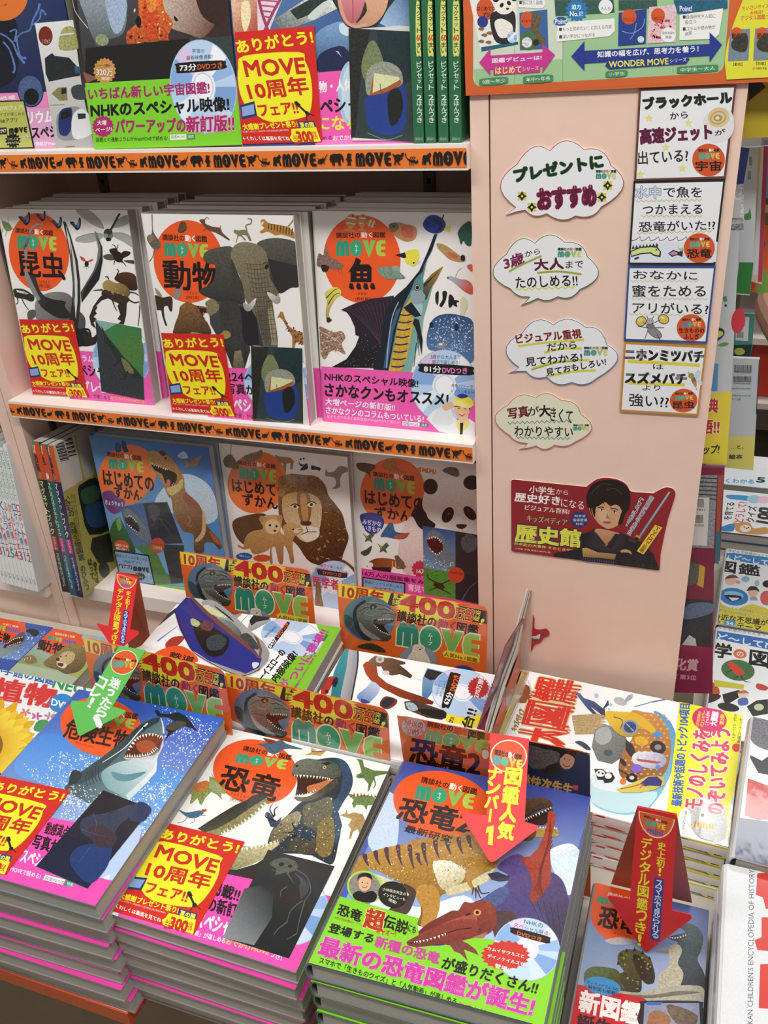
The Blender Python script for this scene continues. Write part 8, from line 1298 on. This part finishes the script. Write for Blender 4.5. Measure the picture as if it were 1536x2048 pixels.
# ------------------------------------------------------------------ books at the right edge of the table
reg('hist', .3185, -.6200, -.0300, 0, P2, 0, .215, .3155); reg('gk', .3245, -.3020, -.0200, -.071, P2, 0, .215, .215)
b_h = simple_stack('picture_book', 'hist', 'white and red history encyclopedia wrapped in film, at the table edge', 'history encyclopedias', 6, 'd8dadc')
b_g = simple_stack('picture_book', 'gk', 'grey and red picture book with navy foot wrapped in film', 'navy footed picture books', 6, 'c8cacc')
def art_hist(A):
    A.G(('b8bcc0', 'd8dcde', 'dfe2e4', 'a8acb0'), '440,500 1900,700 1900,1900 300,1800', m=.08); A.P('b03a30', '470,560 620,590 610,780 560,840 450,800', 0, m=.2); A.P('8a8e94', '440,900 520,820 560,1000 480,1649 380,1649', 0, m=.3); A.P('2c3438', '520,1100 560,1080 540,1500 500,1649 470,1649', 0, m=.3); A.P('c0c4c8', '540,1000 700,560 720,600 620,1649 540,1649', 0)
    A.T("GAKUKAN CHILDREN'S ENCYCLOPEDIA OF HISTORY", '4a545e', 395+240, 1649, 620+185, 560, 440+236, 1660, .01)
    for q in ('1470,590 1560,580 1560,860 1520,840 1500,760 1450,740', '1490,900 1560,890 1560,1160 1460,1130 1440,1060 1490,1040', '1480,1230 1560,1220 1560,1560 1470,1540'): A.P('c8382c', q); A.L('b8b080', 5, q, sm=0)
def art_hist2(A):
    A.fr = None; w_, h = DIM['hist']; A.P('d6d8da', [(0, 0), (w_, 0), (w_, h), (0, h)], m=.05); A.fr = FR['hist']; A.at(*E4)
    A.P('a83830', '470,560 500,520 560,560 540,760 480,800 440,780', 0, m=.3); A.P('6a6e74', '430,900 500,860 480,1649 330,1649', 0, m=.4); A.P('eceef0', '560,560 640,560 540,1649 430,1649')
    A.fr.uv; T_ = A.T("GAKUKAN CHILDREN'S ENCYCLOPEDIA OF HISTORY", '56606a', 1390-0-1100+0+0, 0, 0, 0, 0, 0) if False else None
    A.T("SHOGAKUKAN CHILDREN'S ENCYCLOPEDIA OF HISTORY", '56606a', 1385-0, 1900, 1400, 560, 1425, 1900, .012)
    for q in ('1460,590 1800,560 1800,860 1520,840 1500,760 1450,740', '1490,900 1800,890 1800,1160 1460,1130 1440,1060 1490,1040', '1480,1230 1800,1220 1800,1560 1470,1540'): A.P('c8382c', q)
cover('hist', b_h, art_hist2, E4, 'd6d8da')
def art_gk(A):
    A.P('e4e6e8', '1300,420 1900,500 1900,1200 1200,1200'); A.P('6a6a70', '1410,510 1640,520 1640,720 1480,700 1420,620', 1, m=.7); A.P('2a3034', '1420,740 1500,780 1560,740 1640,800 1640,880 1480,850', 0, m=.8); A.P('c03a34', '1390,870 1640,960 1640,1110 1480,1120 1360,1080', 0, m=.5); A.P('d8dadc', '1400,700 1440,690 1400,1100 1350,1100'); A.P('1c2a52', '1200,1085 1330,1100 1700,1150 1700,1400 1200,1400')
cover('gk', b_g, art_gk, D8, 'dcdee0')
# ------------------------------------------------------------------ racks and books beyond the end panel
E6, E7 = (1380, 0, 4.096), (1340, 430, 3.592)
def facing(label, y, crop, outline, body, art, th=.006, name='picture_book', cat='book', board='cover'):
    return notice(name, label, cat, y, crop, outline, th, body, None, board, art, body)
def bars(A, x, y, w_, h, n, seed=1):
    rd = random.Random(seed)
    for i in range(n): A.P('2c2c2c', [(x+w_*i/n, y), (x+w_*(i+rd.uniform(.25, .75))/n, y), (x+w_*(i+.5)/n, y+h), (x+w_*i/n, y+h)])
def f1(A):
    A.P('8c9094', '430,20 525,20 530,110 435,110', m=.9); A.P('b8bcc0', '430,40 520,30 525,60 430,70', m=.5); A.P('5a8a50', '380,590 405,580 412,620 385,625'); A.E('444', 400, 650, 10); A.E('c83a48', 490, 760, 50, 90, 8); A.P('2a3a70', '345,815 380,820 392,850 370,885 335,900', 1); A.P('d8d848', '350,835 375,838 380,860 345,880', 1); A.P('6a9a5a', '345,935 370,920 400,915 425,925 400,940 365,945', 1); A.P('5a9ac8', '300,1065 348,1068 340,1265 285,1265'); A.P('e8d848', '290,1278 445,1272 405,1790 230,1785')  # first two grey patches paint the gloss of crinkled film into the cover
    A.T('典', 'c03040', 270, 1320, 350, 1320, 262, 1420, .05, out='f4f0c0', ob=.03); A.T('語!!', 'c03040', 225, 1470, 355, 1470, 220, 1570, .05, out='f4f0c0', ob=.03); A.T('アップ!', '1a1a1a', 190, 1655, 358, 1650, 180, 1720, .04)
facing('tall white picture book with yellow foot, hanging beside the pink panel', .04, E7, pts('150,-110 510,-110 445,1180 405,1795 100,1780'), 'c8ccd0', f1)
def f2(A):
    A.P('dad06a', '410,1590 612,1590 598,1830 395,1815'); bars(A, 460, 1078, 130, 50, 24); bars(A, 456, 1158, 130, 42, 24, 2); A.T('9784752009849', '333', 460, 1120, 585, 1125, 460, 1134); A.T('9784752016000', '333', 456, 1202, 580, 1204, 456, 1214)
    A.T('ISBN978-4-7520-0984-9', '444', 445, 1240, 585, 1242, 445, 1250); A.T('定価:本体1500円+税', '444', 445, 1290, 580, 1293, 445, 1301); A.T('アリス館', '222', 445, 1316, 505, 1316, 445, 1330, .014); A.T('…と、', '333', 440, 1652, 530, 1652, 438, 1678, .02); A.T('絵本', '333', 425, 1718, 522, 1718, 423, 1752, .03); A.L('28303c', 6, '643,1040 620,1430', sm=0)
facing('white back cover with two barcodes and a pale yellow foot', .09, E7, pts('300,1020 645,1035 612,1590 598,1835 260,1800'), 'bfc4c8', f2)
def f3(A): A.P('d8dcdc', '480,728 570,732 560,905 470,900'); bars(A, 485, 752, 55, 42, 9); bars(A, 480, 838, 50, 45, 9, 3); A.P('23322c', '440,935 590,930 570,1035 430,1035'); A.E('a8b848', 500, 980, 38, 26)
facing('teal back cover with barcode label in a clear pocket', .14, E7, pts('330,705 610,712 590,950 570,1036 330,1036'), '4a8a80', f3)
def f4(A): A.P('3c50a0', '400,1200 488,1215 436,1520 380,1520'); bars(A, 485, 1285, 26, 70, 5); bars(A, 475, 1400, 26, 70, 5, 4); A.P('4a8a48', '445,1760 480,1740 490,1700 500,1790 450,1800', 1); A.P('2f7a38', '405,2148 520,2150 490,2410 370,2400'); A.P('e6e8ea', '330,1515 440,1505 440,1900 320,1880', m=.6)
facing('white picture book with blue edge and green foot in the rack', .07, E6, pts('330,1215 560,1205 520,2150 490,2420 250,2400'), 'c4c8cc', f4)
def f5(A): A.P('d8b050', '555,1215 585,1215 515,2180 480,2180'); A.P('d0d2d4', '585,1210 605,1210 560,2250 515,2250'); A.P('b83a50', '605,1195 640,1200 590,2310 555,2310')
facing('thin book edges in yellow and crimson in the rack', .10, E6, pts('550,1205 640,1195 590,2330 480,2300'), 'c8c0a8', f5)
def f6(A): A.P('8494b4', '600,1150 900,1150 900,1900 570,1900', m=.1); A.P('6a4a38', '590,1640 640,1620 700,1660 690,1740 640,1700 600,1720', 1); A.P('d8a880', '600,1690 640,1680 650,1740 610,1760', 1); A.P('6a7048', '580,1760 660,1750 690,1860 570,1850', 1)
facing('blue grey picture book with a cartoon boy in the rack', .13, E6, pts('640,1180 900,1180 880,1860 560,1850'), '8494b4', f6)
def f7(A): A.E('6a5a8a', 585, 2000, 30, 60); A.P('7aa048', '560,2300 620,2200 640,2380 540,2400', 1); A.P('d8402c', '500,2080 555,2090 530,2360 480,2360'); A.P('e8e4dc', '500,2140 525,2145 510,2300 490,2300')
facing('orange picture book with a small green plant in the rack', .125, E6, pts('560,1850 760,1860 740,2400 480,2390'), 'd8622c', f7)
def f8(A): A.P('2a1c28', '480,660 570,655 622,712 480,830')
facing('yellow sign board with a dark diamond above the rack', .02, E6, pts('300,640 1000,600 1000,1110 250,1140'), 'b8a428', f8, name='sign_board', cat='sign', board='sign_panel')
def f9(A):
    A.P('8a8e94', '200,0 470,0 440,600 100,590', m=.6)
    for i in range(6): A.L('3a4048', 10, [(280, 20+i*34), (470, 30+i*34)], sm=0, m=.4)
    A.P('d0d2ce', '240,180 405,185 385,580 180,570'); bars(A, 300, 195, 65, 70, 10); bars(A, 290, 328, 65, 65, 10, 5); A.T('9831', '333', 300, 275, 368, 277, 298, 290); A.T('017005', '333', 285, 400, 360, 404, 283, 420); A.P('7a1f40', '170,595 445,600 430,1790 60,1780'); A.P('c8a040', '325,730 370,755 355,925 300,900'); A.P('5a5c58', '240,700 325,735 310,880 215,920', m=.5); A.P('26303c', '190,1010 430,1025 420,1410 130,1385', m=.5); A.P('5a7090', '230,1060 420,1050 420,1130 200,1180', 1, m=.4); A.P('c0c8d0', '180,1390 240,1310 290,1340 300,1400', 0, m=.4); A.P('8a1f48', '130,1390 435,1412 420,1790 60,1780'); A.T('文化賞', 'd8a8b0', 30, 1495, 315, 1510, 20, 1590, .05); A.T('大賞 第3位', 'd0a0a8', 40, 1625, 300, 1640, 35, 1665, .03)
    A.P('a0503c', '475,0 525,0 490,460 460,460'); A.P('2a6a78', '460,460 500,460 480,735 450,720')
facing('maroon picture book with a price sticker and dark photograph, below the rack', .03, E8, pts('200,-60 530,-60 490,700 435,735 418,1790 20,1770'), '7a1f40', f9)
# table of picture encyclopedias behind the panel
def table2():
    t = empty('display_table', 'display table behind the pink panel with white encyclopedias', 'table', loc=(.4, .46, FZ)); part(MB().box(.275, .515, .005, .93, -.21, -.19), 'table_top', mat('table_top', 'cfc6ba', .5), t)
    for a, b_ in ((.28, .05), (.48, .05), (.28, .88), (.48, .88)): part(MB().box(a, a+.03, b_, b_+.03, FZ, -.2101), 'leg', STEEL, t)
table2()
for k, a in dict(zk2=(.2925, .012, -.150, -.03, .22, .248), zk1=(.2990, .268, -.150, -.03, .22, .232), q100=(.2860, .556, -.150, 0, .22, .165), five=(.2860, .745, -.150, 0, .22, .14)).items(): reg(k, *a[:4], P2, 0, *a[4:])
zz = [simple_stack('picture_book', k, l, t, 2, c, z_base=-.19) for k, l, t, c in (('zk2', 'white science encyclopedia with a red frog and blue heading', 'frog science books', 'f0f2f2'), ('zk1', 'white question encyclopedia with yellow foot and a sailing boat', 'boat question books', 'f0f2f2'), ('q100', 'white quiz book with a cartoon puppy and big numerals', 'puppy quiz books', '2a4a80'), ('five', 'white and blue picture book with a large numeral five', 'numeral five books', 'dfe8f0'))]
def z2(A):
    A.P('fafcfc', '-200,1200 1500,1400 1500,2300 -200,2100'); A.T('ぎから宇宙のぎもんまで', '222', 440, 1235, 870, 1310, 436, 1255, .01); A.P('3a78c8', '425,1270 1400,1430 1400,1540 420,1335'); A.T('?ど～して?', 'f8faff', 435, 1290, 885, 1370, 430, 1345, .05); A.T('学', '1a1a1a', 450, 1375, 590, 1395, 440, 1490, .06); A.E('e87a4a', 655, 1468, 55, 38, 10); A.T('の', 'f8f0e8', 630, 1445, 685, 1455, 628, 1485, .03); A.T('図', '1a1a1a', 740, 1435, 900, 1460, 730, 1560, .05)
    A.E('4a7a4a', 638, 1602, 138, 86, 8, m=.3); A.P('e04838', '555,1545 590,1535 640,1570 690,1620 660,1650 600,1620 570,1580', 1); legs(A, '2a3a30', 9, '590,1600 540,1620', '660,1640 690,1690 740,1700', '640,1650 600,1680'); A.E('c85a28', 300, 1770, 190, 110, 5, m=.6); A.P('3a1c1c', '110,1790 480,1800 440,1860 300,1880 180,1850', 1, m=.5); A.P('d8d048', '440,1680 690,1720 685,1760 450,1735'); A.P('2a2c2a', '510,1800 640,1765 720,1790 640,1830 540,1890 520,1850'); A.E('f0d8c0', 680, 1800, 42, 34); A.P('c87a5a', '630,1785 690,1765 730,1790 700,1790 650,1795', 1); A.P('5a70b8', '640,1840 710,1830 720,1880 650,1890', 1); A.P('303830', '710,1900 790,1850 885,1840 885,1960 760,1980', 0, m=.4); A.E('c8d0b0', 810, 1905, 40, 28); A.P('c85048', '800,1710 885,1740 860,1770 790,1750', 1); A.E('2a2a28', 560, 1905, 90, 34, 10, m=.6)
def z1(A):
    A.P('fafcfc', '-200,550 1500,700 1500,1400 -200,1200'); A.T('トで身近な不思議がよくわかる', '222', 500, 600, 960, 668, 498, 620, .01); A.E('3a90d8', 500, 655, 60, 32, 8); A.T('?', 'fff', 485, 640, 520, 645, 483, 668, .04); A.P('3a90d8', smooth_pts(pts('565,660 600,640 1200,730 1200,800 850,740 600,700'), k=2)); A.T('ど～して', 'f8faff', 610, 655, 890, 700, 605, 700, .045); A.T('図', '1a1a1a', 480, 700, 625, 720, 470, 790, .05); A.T('鑑', '1a1a1a', 650, 725, 820, 745, 645, 810, .05)
    A.E('b89a78', 460, 880, 52, 52, 5, m=.8); A.E('f0cdb0', 580, 868, 50, 36); A.P('7a4838', '530,855 560,825 610,820 645,850 620,845 560,850', 1); A.E('e0a8a0', 640, 880, 20, 14); A.E('8ac8e0', 700, 855, 34, 24); A.E('9ad0e8', 795, 890, 20, 26); A.E('3a8ad0', 605, 1000, 120, 72, 8); A.E('9ad4f0', 605, 985, 80, 30, 8); A.P('23284a', '535,985 665,995 640,1030 590,1038 555,1020', 1); A.P('f4f4f8', '560,1005 650,1010 630,1028 590,1034', 0); A.E('f0c8b0', 762, 965, 40, 36); A.P('3a2820', '710,950 740,915 790,920 815,960 780,945 730,950', 1); A.P('a8b0b8', '740,1000 790,1000 800,1030 735,1030'); A.E('e06a6a', 870, 1010, 50, 60); A.E('2a2a2a', 880, 895, 40, 30)
    A.P('e8d848', smooth_pts(pts('430,1010 470,1000 520,1070 640,1100 760,1060 1000,1150 1300,1300 1300,1400 430,1250'), k=2)); A.T('雨がふってくるのはどーして?', '3a88c0', 440, 1055, 900, 1130, 436, 1080, .014); A.T('しずまないのはどーして?', '3a88c0', 445, 1090, 885, 1165, 442, 1115, .014); A.T('身近な不思議が', '1a1a1a', 440, 1135, 885, 1190, 434, 1185, .035); A.T('全', '1a1a1a', 445, 1185, 500, 1195, 440, 1215, .03); A.E('4a9ad8', 570, 1215, 50, 28); A.T('54', 'f8f8f8', 545, 1200, 600, 1208, 542, 1228, .04); A.T('テーマ', '1a1a1a', 635, 1215, 830, 1240, 630, 1260, .035); A.L('5aa898', 8, '430,1222 1000,1330', sm=0)
def zq(A):
    A.P('f6f8fa', '300,50 1500,150 1500,600 300,600'); A.P('3a98d8', '550,165 730,175 750,215 640,205 560,195', 1); A.E('a8d0e8', 770, 200, 60, 34); A.E('f4c8d8', 850, 205, 50, 30)
    for t, a, c in (('を育てる', (515, 365, 545, 225, 585, 370), '222'), ('どうして?', (605, 385, 640, 220, 680, 390), 'c83a5a'), ('クイズ', (700, 385, 725, 255, 770, 390), '222')): A.T(t, c, *a, .03)
    A.T('100', '1a1a1a', 790, 385, 815, 265, 885, 400, .06); A.P('d89a58', '600,390 640,395 690,385 740,400 770,440 870,430 885,480 760,490 640,470 610,430', 1); A.E('f4e8d8', 700, 440, 45, 30); A.E('20140c', 690, 428, 6); A.E('20140c', 725, 432, 6); A.E('20140c', 710, 440, 8, 5); A.P('3a88c8', '500,430 600,400 600,460 510,460', 1, m=.4)
def z5(A): A.P('eef4f8', '300,-100 1500,0 1500,250 300,200'); A.T('くわかる', '3aa0d8', 540, 120, 770, 135, 538, 165, .045); A.T('5', '15303a', 785, 130, 855, 135, 780, 175, .08); A.P('2f6aa8', '500,175 900,190 900,210 500,200'); A.T('くわかる', '3aa0d8', 540, 30, 770, 40, 538, 65, .045); A.T('5', '15303a', 795, 20, 862, 25, 790, 60, .08)
for k, b_, f in (('zk2', zz[0], z2), ('zk1', zz[1], z1), ('q100', zz[2], zq), ('five', zz[3], z5)): cover(k, b_, f, E8, 'f4f6f8')
# far shelf with bright covers
fs = empty('far_bookcase', 'white bookcase with bright books farther back in the shop', 'bookcase', loc=(.9, 2.2, FZ))
for i, z in enumerate((-.5, -.28, -.05, .20, .46)): part(MB().box(.3, 2.0, 2.0, 2.3, z-.02, z), 'shelf', SHELFW, fs)
part(MB().box(.3, 2.0, 2.3, 2.32, FZ, .8), 'back_panel', mat('far_back', 'b8a8a0', .7), fs)
rf = random.Random(8); cc = ['d8402c', '3a8a4a', 'e8e4dc', '2f9aa8', 'e8d048', 'c83a70', 'f0f0f0', '3a5ab0', 'e88a3a']
for j, z in enumerate((-.5, -.28, -.05, .20, .46)):
    x = .36+.03*(j % 2)
    for i in range(7):
        c = cc[(i*2+j*3) % 9]; w_ = rf.uniform(.12, .19); hardback('far_book', f"{['red', 'green', 'cream', 'teal', 'yellow', 'pink', 'white', 'blue', 'orange'][(i*2+j*3) % 9]} cover facing out on the {['lowest', 'second', 'middle', 'fourth', 'highest'][j]} far shelf, {ORD[i].replace('topmost', 'first')} along", rect_frame(x, 2.06, z+.0006, 0, .12), w_, rf.uniform(.15, .18), .02, c, group='far shelf books'); x += w_+.015
# ------------------------------------------------------------------ a shopper in the next aisle
def skin(name, J, E_, m, parent, sub=2):
    me = bpy.data.meshes.new(name); me.from_pydata([j[0] for j in J], E_, []); me.materials.append(m); o = bpy.data.objects.new(name, me); COL.objects.link(o); o.parent = parent
    o.modifiers.new('s', 'SKIN'); me.skin_vertices.new() if not me.skin_vertices else None
    for v, j in zip(me.skin_vertices[0].data, J): v.radius = j[1] if isinstance(j[1], tuple) else (j[1], j[1])
    me.skin_vertices[0].data[0].use_root = True; q = o.modifiers.new('u', 'SUBSURF'); q.levels = q.render_levels = sub; return o
px, py = .685, .74; hz = .02
pp = empty('person', 'shopper in a dark green top in the next aisle, only a forearm showing', 'person', loc=(px, py, FZ))
SKN = mat('skin', 'd8a88c', .55, var=.05); CLT = mat('dark_green_cloth', '20281e', .85); TRS = mat('dark_trousers', '26282e', .9)
K = lambda x, y, z: (x, y, z)
body = skin('body', [(K(0, 0, .80), .10), (K(0, 0, .95), .095), (K(0, 0, 1.12), (.12, .09)), (K(0, 0, 1.24), (.10, .07)), (K(0, -.01, 1.32), .045), (K(0, -.02, 1.40), .06), (K(0, -.02, 1.50), (.072, .085)), (K(-.16, 0, 1.22), .048), (K(-.335, -.03, .985), .040), (K(-.358, -.06, .972), .038), (K(-.315, -.27, .95), .027), (K(-.305, -.32, .945), .022), (K(.16, 0, 1.22), .048), (K(.21, 0, .98), .038), (K(.15, -.2, .93), .027), (K(.14, -.25, .925), .022), (K(-.09, 0, .76), .085), (K(-.1, -.01, .44), .055), (K(-.1, .01, .09), .036), (K(-.1, -.1, .035), .033), (K(.09, 0, .76), .085), (K(.1, -.01, .44), .055), (K(.1, .01, .09), .036), (K(.1, -.1, .035), .033)],
    [(0, 1), (1, 2), (2, 3), (3, 4), (4, 5), (5, 6), (3, 7), (7, 8), (8, 9), (9, 10), (10, 11), (3, 12), (12, 13), (13, 14), (14, 15), (0, 16), (16, 17), (17, 18), (18, 19), (0, 20), (20, 21), (21, 22), (22, 23)], SKN, pp)
skin('shirt', [(K(0, 0, .78), .118), (K(0, 0, .95), .108), (K(0, 0, 1.12), (.135, .1)), (K(0, 0, 1.25), (.11, .08)), (K(-.165, 0, 1.225), .06), (K(-.26, -.015, 1.10), .056), (K(.165, 0, 1.225), .06), (K(.205, 0, 1.05), .055)], [(0, 1), (1, 2), (2, 3), (3, 4), (4, 5), (3, 6), (6, 7)], CLT, pp)
skin('trousers', [(K(0, 0, .82), .115), (K(-.092, 0, .74), .1), (K(-.1, -.01, .44), .07), (K(-.1, .01, .12), .055), (K(.092, 0, .74), .1), (K(.1, -.01, .44), .07), (K(.1, .01, .12), .055)], [(0, 1), (1, 2), (2, 3), (0, 4), (4, 5), (5, 6)], TRS, pp)
HR = mat('black_hair', '16120f', .6); skin('hair', [(K(0, .012, 1.49), .088), (K(0, .0, 1.535), (.08, .09)), (K(0, .045, 1.43), .06)], [(0, 1), (0, 2)], HR, pp)
for s_ in (-1, 1):
    hx_ = -.305 if s_ < 0 else .14; hy = -.32 if s_ < 0 else -.25; hv = .945 if s_ < 0 else .925
    for i in range(4): skin('finger', [(K(hx_+(i-1.5)*.018, hy-.01, hv), .009), (K(hx_+(i-1.5)*.02, hy-.055-.008*(i in (1, 2)), hv-.007), .008), (K(hx_+(i-1.5)*.019, hy-.085-.01*(i in (1, 2)), hv-.03), .0065)], [(0, 1), (1, 2)], SKN, pp, 1)
    skin('thumb', [(K(hx_-s_*.025, hy+.01, hv), .01), (K(hx_-s_*.05, hy-.025, hv-.01), .009), (K(hx_-s_*.052, hy-.05, hv-.02), .007)], [(0, 1), (1, 2)], SKN, pp, 1)
    e_ = MB(); e_.tube([(s_*.03, -.098, 1.495), (s_*.03, -.108, 1.495)], .009, 8); e_.build('eye', HR, pp); skin('ear', [(K(s_*.072, -.01, 1.475), .012), (K(s_*.078, -.005, 1.505), .014)], [(0, 1)], SKN, pp, 1); skin('shoe', [(K(s_*.1, .04, .04), .045), (K(s_*.1, -.13, .035), .04)], [(0, 1)], BLACK, pp, 1)
skin('nose', [(K(0, -.095, 1.495), .008), (K(0, -.115, 1.47), .012)], [(0, 1)], SKN, pp, 1); MB().box(-.022, .022, -.099, -.094, 1.437, 1.444).build('mouth', mat('lips', 'a85a50', .5), pp)
